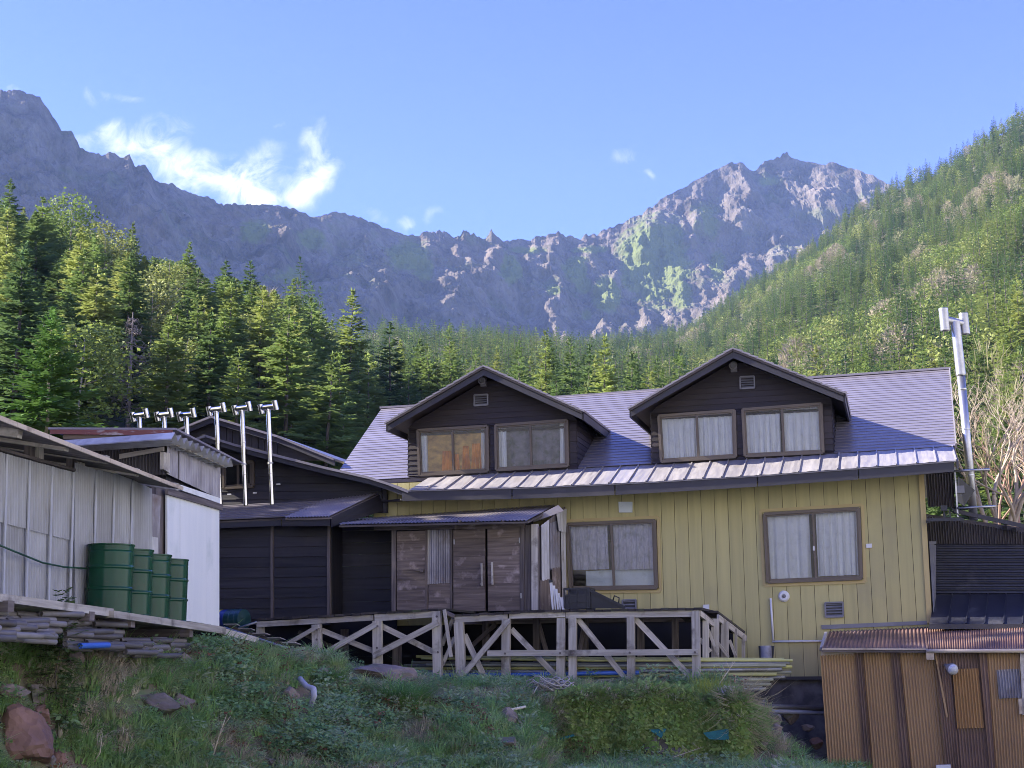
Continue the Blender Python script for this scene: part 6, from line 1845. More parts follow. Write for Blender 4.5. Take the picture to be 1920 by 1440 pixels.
slab(F, rs, 'base_sill', [(1755, 1434), (1782, 1433), (1783, 1445), (1755, 1445)], NS + .1, .1, 'plastic_white')
# inside stays dark
a, b_ = F.pt(1542, 1235, NS - .06), F.pt(2000, 1235, NS - .06)
MB().hexa([a - Z * 2.3, b_ - Z * 2.3, b_ - Z * 2.3 + F.n * .03, a - Z * 2.3 + F.n * .03], [a, b_, b_ + F.n * .03, a + F.n * .03]).build('wall_lining', M['rustdark'], rs)
c_ = F.pt(1542, 1235, NS - .06)
MB().hexa([c_ - Z * 2.3, c_ - Z * 2.3 - F.n * 1.9, c_ - Z * 2.3 - F.n * 1.9 + F.d * .03, c_ - Z * 2.3 + F.d * .03], [c_, c_ - F.n * 1.9 + Z * .3, c_ - F.n * 1.9 + Z * .3 + F.d * .03, c_ + F.d * .03]).build('side_wall', M['rustdark'], rs)
qr = roofq(rs, [(1556, 1184), (1735, 1176)], .08, [(1541, 1216), (1740, 1217)], NS + .22, 'roofrust', 'roof_sheet', waves=26, amp=.013)
# right half of the roof drops a little and carries the gutter
roofq(rs, [(1735, 1176.5), (2000, 1161)], .10, [(1738, 1217.5), (2000, 1216)], NS + .25, 'roofrust', 'roof_sheet', waves=58, amp=.011, thick=.02)
slab(F, rs, 'eave_strip', [(1541, 1215), (1740, 1216), (1740, 1219), (1541, 1218.5)], NS + .2, .03, 'cream')
MB().path([F.pt(1737, 1221, NS + .32), F.pt(1860, 1220.5, NS + .32), F.pt(2000, 1220, NS + .32)], .036, 10).build('gutter', M['cream'], rs)
MB().box(F.pt(1744, 1230, NS + .28), .13, .10, .13, (F.d, F.n, Z)).build('gutter_box', M['cream'], rs)
m = MB(); m.beam(F.pt(1549, 1187, .9), F.pt(1539, 1219, NS + .2), .05, .05, Z); m.build('verge_trim', M['grey'], rs)
slab(F, rs, 'head_board', [(1540, 1219), (1737, 1220), (1737, 1227), (1540, 1230)], NS - .04, .03, 'cream')
# lamp
o = thing('globe_lamp', F.pt(1770, 1246, NS + .2), 'grey bulkhead lamp with round frosted lens under the rusty shed eave', 'lamp')
p = F.pt(1772, 1247, NS + .2); e = F.pt(1786, 1255, NS + .42)
ax = (e - p).normalized()
m = MB(); m.path([p - F.n * .07, p, lerp(p, e, .4)], .03, 8); m.build('bracket', M['lampbody'], o)
m = MB(); m.lathe(lerp(p, e, .3), [(.001, 0), (.05, .0), (.075, .10), (.10, .15), (.10, .19), (.085, .2)], 18, ax); m.build('housing', M['lampbody'], o)
m = MB(); m.lathe(lerp(p, e, .3) + ax * .17, [(.092, 0), (.095, .03), (.075, .075), (.04, .10), (.001, .11)], 18, ax); m.build('lens', M['lampglass'], o)
# ------------------------------------------------------------------ dark annex at the right gable
an = thing('dark_annex', F.pt(1850, 1170, -.8), 'dark corrugated annex with navy metal roofs at the right end of the lodge', 'shed')
fcorr(an, 'gable_sheet', [(1738, 968), (1990, 1010), (1990, 1030), (1742, 1024)], -.9, 'corrdark', .05)
MB().beam(F.pt(1790, 958, -.7), F.pt(1990, 1002, -.7), .05, .08, F.n).build('verge_board', M['fascia'], an)
for x, y in ((1884, 990), (1901, 994)):
    MB().beam(F.pt(x, y, -.6), F.pt(x, y, -1.5), .08, .08, F.d).build('rafter_end', M['interior_shade'], an)
Q = F.q([(1752, 1020), (1990, 1020), (1990, 1118), (1753, 1118)], -.8)
MB().corr(Q, 15, .018, 1, along='u').build('wall_sheet', M['navy'], an)
q = [F.pt(1753, 1115, -.78), F.pt(1990, 1113, -.78), F.pt(1990, 1170, .6), F.pt(1742, 1171, .6)]
nn = (q[1] - q[0]).cross(q[3] - q[0]).normalized(); nn = nn if nn.z > 0 else -nn
for i in range(7):
    u0, u1 = i / 7, (i + 1) / 7 - .004
    MB().hexa([bil(q, u0, 1) - nn * .02, bil(q, u1, 1) - nn * .02, bil(q, u1, 0) - nn * .02, bil(q, u0, 0) - nn * .02], [bil(q, u0, 1), bil(q, u1, 1), bil(q, u1, 0), bil(q, u0, 0)]).build('roof_panel', M['navy'], an)
    MB().beam(bil(q, u1, 0) + nn * .012, bil(q, u1, 1) + nn * .012, .02, .03, F.d).build('standing_seam', M['navy'], an)
MB().beam(q[3] - Z * .04, q[2] - Z * .04, .03, .09, F.n).build('eave_board', M['fascia'], an)
MB().hexa([F.pt(1742, 1015, -.85), F.pt(1755, 1015, -.85), F.pt(1755, 1120, -.75), F.pt(1750, 1150, .1)], [p + F.n * .04 for p in (F.pt(1742, 1015, -.85), F.pt(1755, 1015, -.85), F.pt(1755, 1120, -.75), F.pt(1750, 1150, .1))]).build('corner_flashing', M['vent_grey'], an)
a, b_ = F.pt(1736, 1170, -1.0), F.pt(2000, 1170, -1.0)
MB().hexa([a, b_, b_ - F.n * 3, a - F.n * 3], [a + Z * 2.2, b_ + Z * 1.75, b_ + Z * 1.75 - F.n * 3, a + Z * 2.2 - F.n * 3]).build('inner_wall', M['corrdark'], an)
slab(F, an, 'lower_wall', [(1740, 1178), (2000, 1174), (2000, 1260), (1740, 1260)], .3, .05, 'black')
# recess above: corrugated gable cheek under the lodge eave
fcorr(an, 'cheek_sheet', [(1735, 886), (1787, 885), (1790, 950), (1740, 950)], -.4, 'corrdark', .055)
# bracket shelf with antenna
bs = thing('antenna_shelf', F.pt(1770, 985, .1), 'dark steel bracket shelf carrying poles and a square panel antenna at the lodge corner', 'antenna')
m = MB(); m.beam(F.pt(1737, 975, .25), F.pt(1807, 974, .25), .06, .05, Z); m.beam(F.pt(1742, 975, -.4), F.pt(1803, 973, -.4), .06, .05, Z); m.beam(F.pt(1739, 978, .25), F.pt(1742, 978, -.4), .05, .05, Z); m.beam(F.pt(1805, 977, .25), F.pt(1800, 977, -.4), .05, .05, Z); m.build('shelf_frame', M['antenna'], bs)
m = MB(); m.beam(F.pt(1790, 876, .2), F.pt(1796, 969, .2), .028, .028, F.d); m.build('mast', M['galv'], bs)
m = MB(); m.path([F.pt(1778, 884, .22), F.pt(1856, 880, .22)], .022, 8); m.path([F.pt(1794, 953, .22), F.pt(1868, 949, .22)], .022, 8); m.build('cross_tube', M['galv'], bs)
q = F.q([(1796, 893), (1827, 919), (1809, 949), (1795, 942)], .0)
q = [F.pt(1796, 893, .05), F.pt(1828, 919, -.15), F.pt(1808, 949, -.1), F.pt(1794, 940, .05)]
MB().hexa([p - F.n * .06 for p in q], q).build('panel', M['antenna'], bs)
m = MB(); m.box(F.pt(1801, 918, .14), .14, .12, .14, (F.d, F.n, Z)); m.build('panel_mount', M['vent_grey'], bs)
m = MB(); m.beam(F.pt(1783, 951, .2), F.pt(1803, 972, .2), .04, .02, F.n); m.beam(F.pt(1770, 952, .2), F.pt(1771, 972, .2), .04, .04, F.n); m.beam(F.pt(1780, 956, .2), F.pt(1783, 974, .2), .025, .025, F.n); m.box(F.pt(1770, 953, .24), .12, .1, .1, (F.d, F.n, Z)); m.build('clamp_set', M['antenna'], bs)
# ------------------------------------------------------------------ bare tree behind the annex
rb_ = random.Random(77)
for i, (px, py, Y, H, lab, sd) in enumerate(((1868, 985, 36, 5.6, 'bare pale tree with many forked limbs rising behind the dark annex', 12), (1895, 990, 42, 5.4, 'thin bare tree with russet twigs behind the forked pale tree', 5), (1990, 985, 38, 6.0, 'bare tree at the right edge beyond the annex', 8))):
    P0 = at(px, py, Y); P0.z -= 1.0
    rb_.seed(sd)
    t = thing('bare_tree', P0, lab, 'tree')
    me = bare_mesh(rb_, H, 'palebark' if i != 1 else 'tanbark', 6 if i == 0 else 5, .42, .085 if i == 0 else .06, (2, 3), 5, 4 if i == 0 else 3)
    o = bpy.data.objects.new('limbs', me); C.objects.link(o); o.parent = t
    tw = twig_mesh(rb_, H * 1.05, 1.5, 260, 'tan', lo=.4, size=.45, w=.02)
    o = bpy.data.objects.new('twigs', tw); C.objects.link(o); o.parent = t; o['kind'] = 'stuff'
# dead tree among the firs on the left
P0 = at(240, 800, 76); P0.z = float(hfar(P0.x, P0.y))
t = thing('dead_tree', P0, 'dead grey conifer with drooping bare boughs standing before the dark firs', 'tree')
zt = ray(240, 585); Ht = zt.z / zt.y * 76 - P0.z
m = MB(); m.path([Vector((0, 0, Ht * k / 5)) for k in range(6)], [.17 * (1 - .18 * k) for k in range(6)], 7)
r4 = random.Random(3)
for k in range(95):
    h = Ht * r4.uniform(.28, .97); az = r4.uniform(0, 6.28); L = 1.9 * (1 - .55 * h / Ht) * r4.uniform(.5, 1.05) * (1 if h < Ht * .9 else .5)
    d = Vector((math.cos(az), math.sin(az), 0))
    m.path([Vector((0, 0, h)), Vector((0, 0, h - L * .18)) + d * L * .5, Vector((0, 0, h - L * .12)) + d * L * .85, Vector((0, 0, h + L * .12)) + d * L], [.03, .022, .014, .005], 4, cap=False)
    for q_ in range(4):
        u = r4.uniform(.4, 1); b0 = Vector((0, 0, h - L * .14)) + d * L * u
        m.path([b0, b0 + Vector((r4.gauss(0, .2), r4.gauss(0, .2), -r4.uniform(.1, .4)))], [.010, .004], 3, cap=False)
me_o = m.build('trunk', M['deadbark'], uv=False); me_o.parent = t
# young larch near the left shed
P0 = at(85, 830, 48); P0.z -= 1.5
t = thing('larch_tree', P0, 'young larch with soft bright green boughs above the shed roof', 'tree')
zt = ray(82, 590); Hl = zt.z / zt.y * 48 - P0.z
me = fir_mesh(random.Random(9), Hl, 2.35, 24, 8, 15, h0=.12, mat='larch', tw=.75, droop=-.12)
o = bpy.data.objects.new('crown', me); C.objects.link(o); o.parent = t
o = bpy.data.objects.new('trunk', trunk_mesh(random.Random(2), Hl, .10, 'palebark')); C.objects.link(o); o.parent = t
# ------------------------------------------------------------------ the bank: boulders, grass, weeds
rk = random.Random(31)
def boulder(px, py, Y, sx, sy, sz, mat, label, seed, name='boulder', sink=.3, flat=0.):
    r = ray(px, py); p = r * (Y / r.y)
    m = MB()
    bm = bmesh.new()
    bmesh.ops.create_icosphere(bm, subdivisions=4, radius=1.0)
    rr = random.Random(seed)
    planes = [(Vector((rr.gauss(0, 1), rr.gauss(0, 1), rr.gauss(0, .8))).normalized(), rr.uniform(.5, .8)) for _ in range(13)]
    for v in bm.verts:
        c = v.co.copy()
        for n_, d in planes:
            e = c.dot(n_) - d
            if e > 0: c -= n_ * e * .97
        c *= 1 + .10 * noise.fractal(c * 2.2 + Vector((seed, 0, 0)), .8, 2.1, 5)
        v.co = Vector((c.x * sx, c.y * sy, c.z * sz))
    me = bpy.data.meshes.new(name); bm.to_mesh(me); bm.free()
    me.polygons.foreach_set('use_smooth', [False] * len(me.polygons))
    me.materials.append(M[mat])
    o = bpy.data.objects.new(name, me); C.objects.link(o)
    o.location = p
    o.rotation_euler.z = rr.uniform(-.4, .4)
    return tag(o, label, 'boulder')
def gz(px, py, lo=12., hi=27.):
    """where the sight line through a pixel meets the bank"""
    r = ray(px, py)
    prev = None
    y = lo
    while y < hi:
        p = r * (y / r.y)
        if p.z < float(hnear(p.x, p.y)): return p
        y += .06
    return r * (hi / r.y)
stones = [(40, 1385, .40, .34, .36, 'redrock', 'large reddish slab of rock at the lower left corner of the bank'),
          (75, 1340, .17, .15, .14, 'redrock', 'rounded reddish stone leaning on the large reddish slab'),
          (18, 1298, .24, .2, .09, 'rock', 'flat grey stone at the left edge above the reddish slab'),
          (70, 1306, .20, .2, .22, 'rock', 'grey stone with dry straw beside it on the left of the bank'),
          (140, 1240, .17, .16, .14, 'rock', 'rounded grey stone below the pipe stack'),
          (290, 1318, .42, .3, .16, 'rock', 'long flat purple-grey stone half buried in the middle of the left bank'),
          (340, 1318, .18, .16, .15, 'rock', 'squarish grey stone at the end of the long flat one'),
          (345, 1236, .14, .14, .1, 'rock', 'small grey stone under the right end of the platform'),
          (112, 1422, .13, .12, .10, 'redrock', 'small reddish stone at the bottom edge, right of the slab'),
          (88, 1430, .11, .1, .09, 'rock', 'small grey stone at the bottom edge beside a reddish one'),
          (540, 1306, .17, .15, .19, 'rock', 'brown-grey stone left of the bent drainpipe'),
          (702, 1264, .75, .4, .20, 'rock', 'broad low grey boulder at the foot of the low deck posts'),
          (605, 1263, .18, .15, .11, 'rock', 'small flat stone left of the broad low boulder'),
          (955, 1348, .17, .16, .22, 'rock', 'upright dark stone at the left end of the overgrown wall'),
          (950, 1395, .24, .2, .16, 'rock', 'dark stone below the upright one, left of the overgrown wall'),
          (1475, 1390, .20, .2, .16, 'rock', 'grey stone in the rubble at the right of the overgrown wall'),
          (1440, 1350, .22, .2, .18, 'rock', 'grey stone behind the right end of the overgrown wall'),
          (1500, 1400, .17, .15, .13, 'rock', 'grey stone nearest the rusty shed in the rubble'),
          (1455, 1425, .16, .15, .12, 'rock', 'low grey stone at the bottom edge left of the rusty shed'),
          (505, 1432, .13, .12, .1, 'rock', 'small dark stone at the bottom edge below the drainpipe'),
          (1515, 1365, .14, .14, .1, 'rock', 'small dark stone under the foundation pipes'),
          (1452, 1372, .16, .15, .13, 'rock', 'mid-sized grey stone in the rubble behind the overgrown wall end'),
          (1482, 1345, .2, .18, .14, 'rock', 'grey stone just under the dark foundation pipes'),
          (1530, 1395, .15, .14, .12, 'redrock', 'reddish stone against the corner of the rusty shed'),
          (1490, 1428, .13, .13, .1, 'redrock', 'small reddish stone low in the rubble left of the rusty shed'),
          (1535, 1425, .12, .12, .1, 'rock', 'small grey stone at the foot of the rusty shed corner'),
          (1425, 1395, .15, .14, .13, 'rock', 'grey stone half hidden by the right end of the overgrown wall'),
          (640, 1378, .12, .12, .08, 'rock', 'small pale stone among the weeds below the drainpipe')]
keep_off = [(577, 1312, 26, 42)]
for i, (px, py, sx, sy, sz, mat, lab) in enumerate(stones):
    g = gz(px, py + 6)
    boulder(px, py, g.y, sx, sy, sz, mat, lab, 100 + i)
    keep_off.append((px, py + 4, sx / g.y * FPX * .85, sz / g.y * FPX * .8 + 5))
# bent drain pipe
g = gz(580, 1325); g.y -= .05
pts = [at(562, 1272, g.y + .1), at(575, 1287, g.y - .05), at(588, 1292, g.y - .12), at(589, 1305, g.y - .15), at(583, 1322, g.y - .1), at(581, 1334, g.y)]
pts2 = []
for i in range(len(pts) - 1):
    for k in range(4): pts2.append(lerp(pts[i], pts[i + 1], k / 4))
pts2.append(pts[-1])
o = MB().path(pts2, [.038 + (.006 if 7 <= i <= 12 else 0) for i in range(len(pts2))], 14).build('drain_pipe', M['pvc'], origin=pts[2]); tag(o, 'grey plastic drainpipe with an elbow sticking out of the grassy bank', 'pipe')
# ---- overgrown retaining wall
wall = thing('retaining_wall', at(1200, 1440, 23.2), 'squat stone retaining wall smothered in creeper and hanging grass below the right deck', 'wall')
MP = VPlane(at(1200, 1400, 23.1), math.radians(-6))
def mound(u, v):
    """u along the wall 0..1, v from the foot (0) over the face to the back of the top (1)"""
    x = lerp(985, 1412, u)
    face = min(1, v / .62); top = max(0, (v - .62) / .38)
    yb = 1452; yt = interp(u, [0, .06, .2, .5, .8, .95, 1], [1350, 1318, 1306, 1301, 1300, 1304, 1335])
    base = MP.pt(x, yb, 0)
    zt_ = MP.pt(x, yt, 0).z
    edge = min(1, u / .07, (1 - u) / .07)
    p = Vector((base.x, base.y, lerp(base.z, zt_, math.sin(face * PI / 2) ** .9)))
    back = .10 * face ** 3 + (1 - edge) ** 2 * .5 + top * 1.15
    p -= MP.n * back
    p.z += .02 * math.sin(9 * u) * top
    nn = noise.fractal(Vector((u * 9, v * 4, 2.2)), .8, 2.1, 4)
    n2 = noise.noise(Vector((u * 4.2, v * 1.5, 6.6)))
    p += MP.n * ((.10 * nn + .22 * n2) * (1 - top)) + Z * (.05 * nn + .10 * n2 * face)
    return p
mm_ = MB(); NU_, NV_ = 90, 40
vs = [mound(i / NU_, j / NV_) for j in range(NV_ + 1) for i in range(NU_ + 1)]
mm_.add(vs, [(j * (NU_ + 1) + i, j * (NU_ + 1) + i + 1, (j + 1) * (NU_ + 1) + i + 1, (j + 1) * (NU_ + 1) + i) for j in range(NV_) for i in range(NU_)], True)
mm_.build('earth_core', M['stonewall'], wall, uv=False)
for u in range(4, 8):
    for v in range(2):
        uu = (u + .5 + .25 * (v % 2)) / 11.5; vv = (v + .5) / 3 * .5
        p = mound(uu, vv)
        bm = bmesh.new(); bmesh.ops.create_icosphere(bm, subdivisions=2, radius=1.)
        sd = u * 7 + v
        for w in bm.verts:
            c = w.co; c = c * (1 + .25 * noise.noise(c * 1.3 + Vector((sd, 0, 0))))
            w.co = p - MP.n * .05 + Vector((c.x * .17, c.y * .10, c.z * .13)) - Vector(wall['_o'])
        me = bpy.data.meshes.new('stone'); bm.to_mesh(me); bm.free(); me.materials.append(M['stonewall'])
        o = bpy.data.objects.new('stone', me); C.objects.link(o); o.parent = wall
# teal net scraps
for k, (pl, lab) in enumerate((([(1216, 1368), (1250, 1366), (1240, 1384)], 'small torn triangle of teal netting at the middle of the overgrown wall'), ([(1318, 1374), (1366, 1366), (1367, 1388), (1330, 1386)], 'larger teal netting scrap at the right end of the overgrown wall'), ([(1025, 1391), (1075, 1376), (1078, 1380), (1030, 1394)], 'strip of dark teal netting at the left of the overgrown wall'), ([(1195, 1437), (1290, 1432), (1300, 1448), (1195, 1448)], 'teal netting edge at the foot of the overgrown wall'))):
    m = MB(); q = [MP.pt(x, y, .17) for x, y in pl]; m.prism(q, MP.n * .008)
    o = m.build('net_scrap', M['netting'], origin=q[0]); tag(o, lab, 'netting')
# rope heap
t = thing('rope_heap', MP.pt(1035, 1292, -.35), 'heap of frayed pale rope on the left end of the overgrown wall', 'rope')
m = MB(); r5 = random.Random(8)
c = MP.pt(1033, 1287, -.25)
for k in range(16):
    pts = []
    a0 = r5.uniform(0, 6.28); rad = r5.uniform(.10, .30)
    o_ = Vector((r5.uniform(-.14, .14), r5.uniform(-.1, .1), r5.uniform(-.02, .09)))
    for s in range(14):
        a = a0 + s * .5
        pts.append(c + o_ + Vector((math.cos(a) * rad * (1 + .2 * math.sin(3 * a)), math.sin(a) * rad * .5, .05 * math.sin(2 * a + k) + .04 * math.cos(a * 1.7))))
    m.path(pts, .011, 5)
m.build('rope_coil', M['rope'], t)
m = MB(); m.path([c + Vector((-.2, -.1, .03)), MP.pt(1000, 1300, -.02), MP.pt(983, 1318, .05), MP.pt(978, 1335, .1)], .012, 5); m.build('rope_end', M['rope'], t)
# ---- plant prototypes
M['strand'] = leaf_mat('hanging_grass', [(.20, .34, .10), (.26, .38, .14), (.40, .42, .24)], trans=.4)
rg = random.Random(12)
def blades(n, h, spread, w, mat, bend=.5, segs=3, name='tuft'):
    vs = []; fs = []
    for i in range(n):
        az = rg.uniform(0, 6.28); r = spread * math.sqrt(rg.random())
        p = Vector((r * math.cos(az), r * math.sin(az), -.02))
        d = Vector((math.cos(az), math.sin(az), 0)); d.rotate(Matrix.Rotation(rg.uniform(-1, 1), 3, 'Z'))
        H = h * rg.uniform(.5, 1.15); B = H * bend * rg.uniform(.3, 1.3)
        sd = Vector((-d.y, d.x, 0)) * w * rg.uniform(.6, 1.2)
        o = len(vs)
        for s in range(segs + 1):
            t = s / segs
            q = p + d * (B * t * t) + Z * (H * (t - .42 * bend * t ** 2.5))
            k = (1 - t) ** .7
            if s < segs: vs += [q - sd * k, q + sd * k]
            else: vs.append(q)
        for s in range(segs - 1): fs.append((o + 2 * s, o + 2 * s + 1, o + 2 * s + 3, o + 2 * s + 2))
        fs.append((o + 2 * segs - 2, o + 2 * segs - 1, o + 2 * segs))
    me = bpy.data.meshes.new(name); me.from_pydata([tuple(v) for v in vs], [], fs); me.materials.append(M[mat])
    return bpy.data.objects.new(name, me)
def leaves(n, h, spread, size, mat, name='weed'):
    d = []
    for i in range(n):
        az = rg.uniform(0, 6.28); r = spread * math.sqrt(rg.random()); z = h * rg.random() ** .8
        p = Vector((r * math.cos(az), r * math.sin(az), z))
        dr = Vector((math.cos(az + rg.uniform(-1, 1)), math.sin(az + rg.uniform(-1, 1)), rg.uniform(-.5, .6))).normalized()
        wd = dr.cross(Vector((rg.gauss(0, .5), rg.gauss(0, .5), 1))).normalized()
        s = size * rg.uniform(.5, 1.2)
        d.append((tuple(p), tuple(dr * s), tuple(wd * s * .3)))
    return bpy.data.objects.new(name, kites(name, d, M[mat]))
protos = [[blades(40, .28, .13, .012, 'grass', .6)], [blades(30, .46, .12, .014, 'grass', .9)], [leaves(76, .22, .17, .075, 'weed')], [leaves(56, .36, .12, .085, 'weed')],
          [blades(36, .34, .13, .007, 'dry', 1.0)], [leaves(40, .24, .13, .06, 'redleaf')], [leaves(80, .09, .22, .055, 'grass')], [leaves(36, .08, .12, .085, 'moss')], [blades(12, .40, .10, .007, 'strand', .9)]]
P = []; Ro = []; Sc = []; Ix = []
def dens(px, py):
    for x, y, a, b in keep_off:
        if ((px - x) / a) ** 2 + ((py - y) / b) ** 2 < 1: return False
    return True
n_try = 0
for i in range(32000):
    X = rk.uniform(-8.5, 5.4); Y = rk.uniform(11.5, 26.0)
    if X > 5.25 and Y > 23.2: continue
    a = X / Y
    if abs(a) > .42: continue
    z = float(hnear(X, Y))
    px = 960 + a * FPX; py = 1240 - z / Y * FPX + (px - 960) * -.0087
    low = not dens(px, py + 2)
    if low and rk.random() < .45: continue
    # bare soil under the decks and in the rubble
    yc = float(np.interp(X, GX, GYC))
    if Y > yc + .45 and rk.random() < .95: continue
    if 1.2 < X < 4.0 and 22.9 < Y < 24.6: continue
    if X > 3.9 and Y > 24.4 and rk.random() < .6: continue
    v = noise.noise(Vector((X * .55, Y * .5, 3.))) + .5 * noise.noise(Vector((X * 1.7, Y * 1.4, 8.)))
    w = noise.noise(Vector((X * .9, Y * .8, 20.)))
    bare = noise.noise(Vector((X * 1.1, Y * 1.0, 31.))) + .4 * noise.noise(Vector((X * 3, Y * 3, 2)))
    if bare > .40 and rk.random() < .7: k_bare = True
    else: k_bare = False
    q = rk.random()
    if v > .12: k = rk.choice([0, 0, 1, 6])
    elif v < -.3: k = rk.choice([2, 3, 2, 0, 5 if w > .0 else 2])
    else: k = rk.choice([0, 2, 6, 0, 1])
    if w > .22 and q < .6: k = 4
    if q > .93: k = 4
    if q < .015 or (w < -.42 and q < .3): k = 5
    s = rk.uniform(.5, 1.05)
    if k_bare: k = rk.choice([4, 6, 6]); s *= .6
    if low: k = rk.choice([6, 6, 2]); s *= .55
    P.append((X, Y, z - .01)); Ro.append((rk.gauss(0, .15), rk.gauss(0, .15), rk.uniform(0, 6.28))); Sc.append((s, s, s * rk.uniform(.7, 1.2))); Ix.append(k)
scatter('grass', P, Ro, Sc, Ix, protos, 'mixed grass and weeds covering the sloping bank')
# creeper on the retaining wall
P = []; Ro = []; Sc = []; Ix = []
for i in range(5200):
    u = rk.random(); v = rk.random() ** .9 * .98
    p = mound(u, v)
    e = 1e-3
    nrm = (mound(min(1, u + e), v) - p).cross(mound(u, min(1, v + e)) - p)
    if nrm.length == 0: continue
    nrm.normalize()
    if nrm.dot(MP.n + Z * .5) < 0: nrm = -nrm
    thin = noise.noise(Vector((u * 5, v * 4, 5.)))
    if v < .33 and .50 < u < .66 and rk.random() < .75: continue
    if thin > .3 and v < .5 and rk.random() < .6: continue
    q = nrm.to_track_quat('Z', 'Y').to_euler()
    s = rk.uniform(.6, 1.2)
    if v > .56:
        k = rk.choice([0, 7, 6, 0]); q = Vector((rk.gauss(0, .3), rk.gauss(0, .3), rk.uniform(0, 6)))
        s *= .6
    else:
        k = 7 if rk.random() < .93 else 6
        q = q.copy() if hasattr(q, 'copy') else q
    P.append(tuple(p - nrm * .01)); Ro.append(tuple(q)); Sc.append((s, s, s)); Ix.append(k)
# grass hanging over the brow
for i in range(230):
    u = rk.random() ** (1 if i % 3 else .7); p = mound(u, rk.uniform(.50, .64))
    az = rk.gauss(0, .5)
    P.append(tuple(p)); d = (MP.n + MP.d * rk.gauss(0, .4) - Z * rk.uniform(.7, 2.2)).normalized()
    e = d.to_track_quat('Z', 'Y').to_euler()
    Ro.append(tuple(e)); s = rk.uniform(.6, 1.2); Sc.append((s, s, s)); Ix.append(8 if rk.random() < .8 else 4)
for i in range(90):
    u = rk.uniform(.88, 1.0) if i % 2 else rk.uniform(0, .14); p = mound(u, rk.uniform(.2, .62))
    d = (MP.n + MP.d * (.6 if u > .5 else -.5) - Z * rk.uniform(.4, 1.2)).normalized()
    P.append(tuple(p)); Ro.append(tuple(d.to_track_quat('Z', 'Y').to_euler())); s = rk.uniform(.9, 1.7); Sc.append((s, s, s)); Ix.append(8 if rk.random() < .7 else 4)
scatter('creeper', P, Ro, Sc, Ix, protos, 'creeper and hanging grass over the retaining wall')
# ---- single plants that stand out
def plant(name, p, mk, label, cat, scale=1.0):
    mk.name = name
    C.objects.link(mk); mk.location = p; mk.scale = (scale,) * 3
    return tag(mk, label, cat)
g = gz(752, 1345); g = Vector((g.x, g.y + .35, float(hnear(g.x, g.y + .35))))
t = thing('grass_clump', g, 'big drooping clump of long green grass under the low deck', 'grass clump')
M['clump'] = leaf_mat('long_clump_grass', [(.20, .36, .10), (.24, .40, .12)], trans=.55)
a = blades(760, .80, .34, .009, 'clump', 1.15, 5, 'blades'); C.objects.link(a); a.parent = t
a = blades(200, .60, .36, .007, 'dry', 1.6, 5, 'dry_blades'); C.objects.link(a); a.parent = t
g = gz(620, 1285)
plant('grass_clump', g, blades(320, .46, .2, .008, 'clump', .9, 4), 'grass clump left of the broad boulder under the low deck', 'grass clump')
M['litgrass'] = leaf_mat('sun_painted_grass', [(.38, .48, .08), (.44, .50, .10)], trans=.5)  # brightened colour stands in for direct sun on this tuft
plant('grass_clump', mound(.83, .68) - Z * .02, blades(330, .40, .26, .006, 'litgrass', .55, 4), 'grass tuft with sunlight painted in yellow-green on top of the overgrown wall', 'grass clump')
g = gz(860, 1300); plant('grass_clump', g, blades(300, .36, .3, .008, 'clump', .6, 4), 'low bright grass at the foot of the right deck, left of the rope', 'grass clump')
g = gz(1575, 1436, 12, 25.3)
plant('grass_clump', at(1580, 1440, 24.6), blades(300, .22, .5, .008, 'clump', .6, 4), 'strip of bright grass at the foot of the rusty shed', 'grass clump')
# sapling before the platform
p = at(112, 1215, 16.0); p.z = float(hnear(p.x, p.y))
t = thing('spruce_sapling', p, 'little spruce sapling growing before the pipe stack under the platform', 'sapling')
Hs = ray(95, 1132).z / ray(95, 1132).y * 16.0 - p.z
me = fir_mesh(random.Random(4), Hs, .27, 22, 7, 6, h0=.05, mat='firlit', tw=.36)
for v in me.vertices: pass
o = bpy.data.objects.new('crown', me); C.objects.link(o); o.parent = t
o = bpy.data.objects.new('trunk', trunk_mesh(random.Random(6), Hs, .012, 'bark')); C.objects.link(o); o.parent = t
# fern by the wall
t = thing('fern', MP.pt(1335, 1428, .25), 'green fern at the foot of the overgrown wall, right of the netting', 'fern')
for k in range(7):
    az = rk.uniform(0, 6.28); d_ = []
    L = rk.uniform(.25, .4)
    for s in range(14):
        u = s / 14
        pp_ = Vector((math.cos(az) * L * u, math.sin(az) * L * u, .28 * u * (1.3 - u)))
        for sg in (-1, 1):
            dr = Vector((math.cos(az) * .5 - math.sin(az) * sg, math.sin(az) * .5 + math.cos(az) * sg, -.1)) * (.09 * (1 - u) + .015)
            d_.append((tuple(pp_), tuple(dr), (math.cos(az) * .010, math.sin(az) * .010, .0)))
    o = bpy.data.objects.new('frond', kites('frond', d_, M['grass'])); C.objects.link(o); o.parent = t
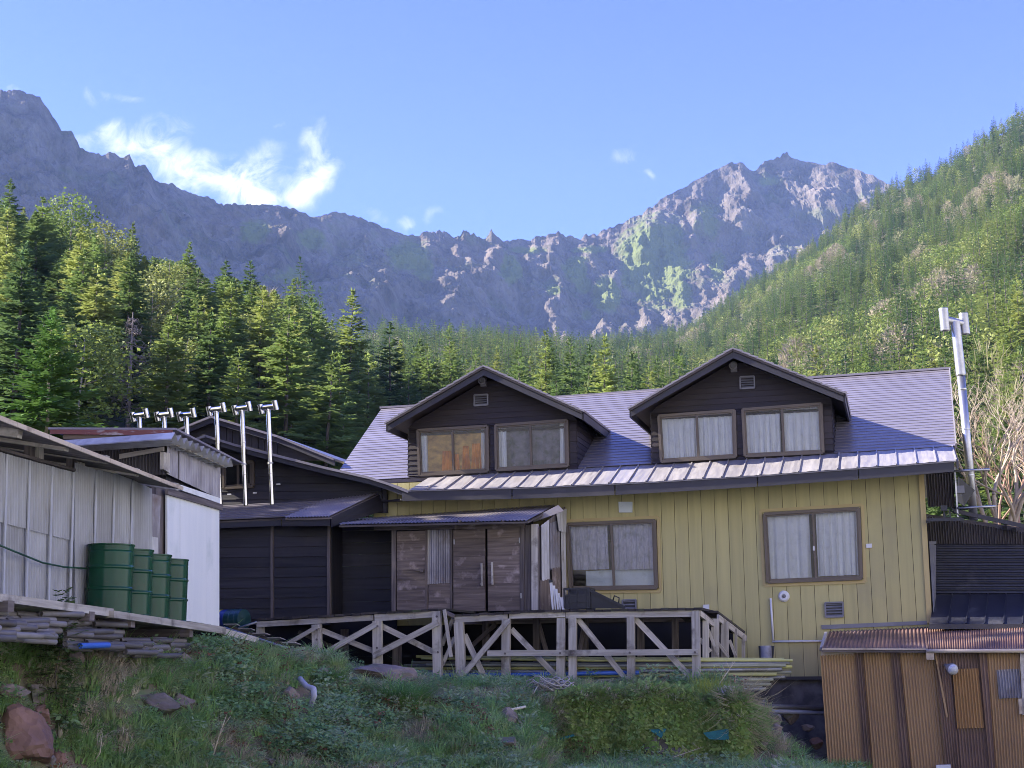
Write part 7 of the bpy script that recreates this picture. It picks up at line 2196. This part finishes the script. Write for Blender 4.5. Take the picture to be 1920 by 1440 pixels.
# dry stalks and sticks
sticks = [((392, 1440), (425, 1340), 'dry forked stalk standing at the bottom of the left bank'), ((170, 1440), (192, 1375), 'pale dry stalk at the bottom edge, right of the reddish slab'), ((880, 1345), (985, 1325), 'grey stick lying left of the overgrown wall'),
          ((1230, 1432), (1320, 1400), 'pale stick leaning on the foot of the overgrown wall'), ((1340, 1330), (1378, 1240), 'dry seed stalk standing up beside the yellow-green tuft'), ((150, 1225), (185, 1160), 'thin bare twig before the pipe stack')]
for i, (a, b, lab) in enumerate(sticks):
    g = gz(*a)
    if i == 3: pa, pb = MP.pt(*a, .35), MP.pt(*b, .2)
    elif i == 4: pa, pb = mound(.84, .66), at(b[0], b[1], mound(.84, .66).y)
    else: pa, pb = g, at(b[0], b[1], g.y + (.5 if i == 2 else 0.05))
    m = MB(); mid = lerp(pa, pb, .5) + Vector((rk.uniform(-.04, .04), 0, rk.uniform(-.02, .04)))
    m.path([pa, mid, pb], [.011, .009, .004] if i != 2 else [.03, .028, .02], 6)
    for k in range(4 if i not in (2,) else 1):
        u = rk.uniform(.4, .9); q = lerp(pa, pb, u)
        m.path([q, q + Vector((rk.uniform(-.14, .14), 0, rk.uniform(.05, .16)))], [.006, .003], 4)
    o = m.build('dry_stalk' if i not in (2, 3) else 'stick', M['dry'] if i != 2 else M['grey'], origin=pa, uv=i == 2)
    tag(o, lab, 'stalk' if i not in (2, 3) else 'stick')
HAZE = 0.000085
# ------------------------------------------------------------------ mountain air
hz = MB().box((350, 1050, 420), 4200, 2900, 900)
ho = hz.build('haze', None, uv=False)
hm = bpy.data.materials.new('mountain_air'); hm.use_nodes = True
nt = hm.node_tree; nt.nodes.clear()
out = _n(nt, 'ShaderNodeOutputMaterial'); pv = _n(nt, 'ShaderNodeVolumePrincipled')
pv.inputs['Color'].default_value = (.45, .62, 1, 1); pv.inputs['Density'].default_value = HAZE
nt.links.new(pv.outputs[0], out.inputs['Volume'])
ho.data.materials.append(hm)
tag(ho, kind='stuff')
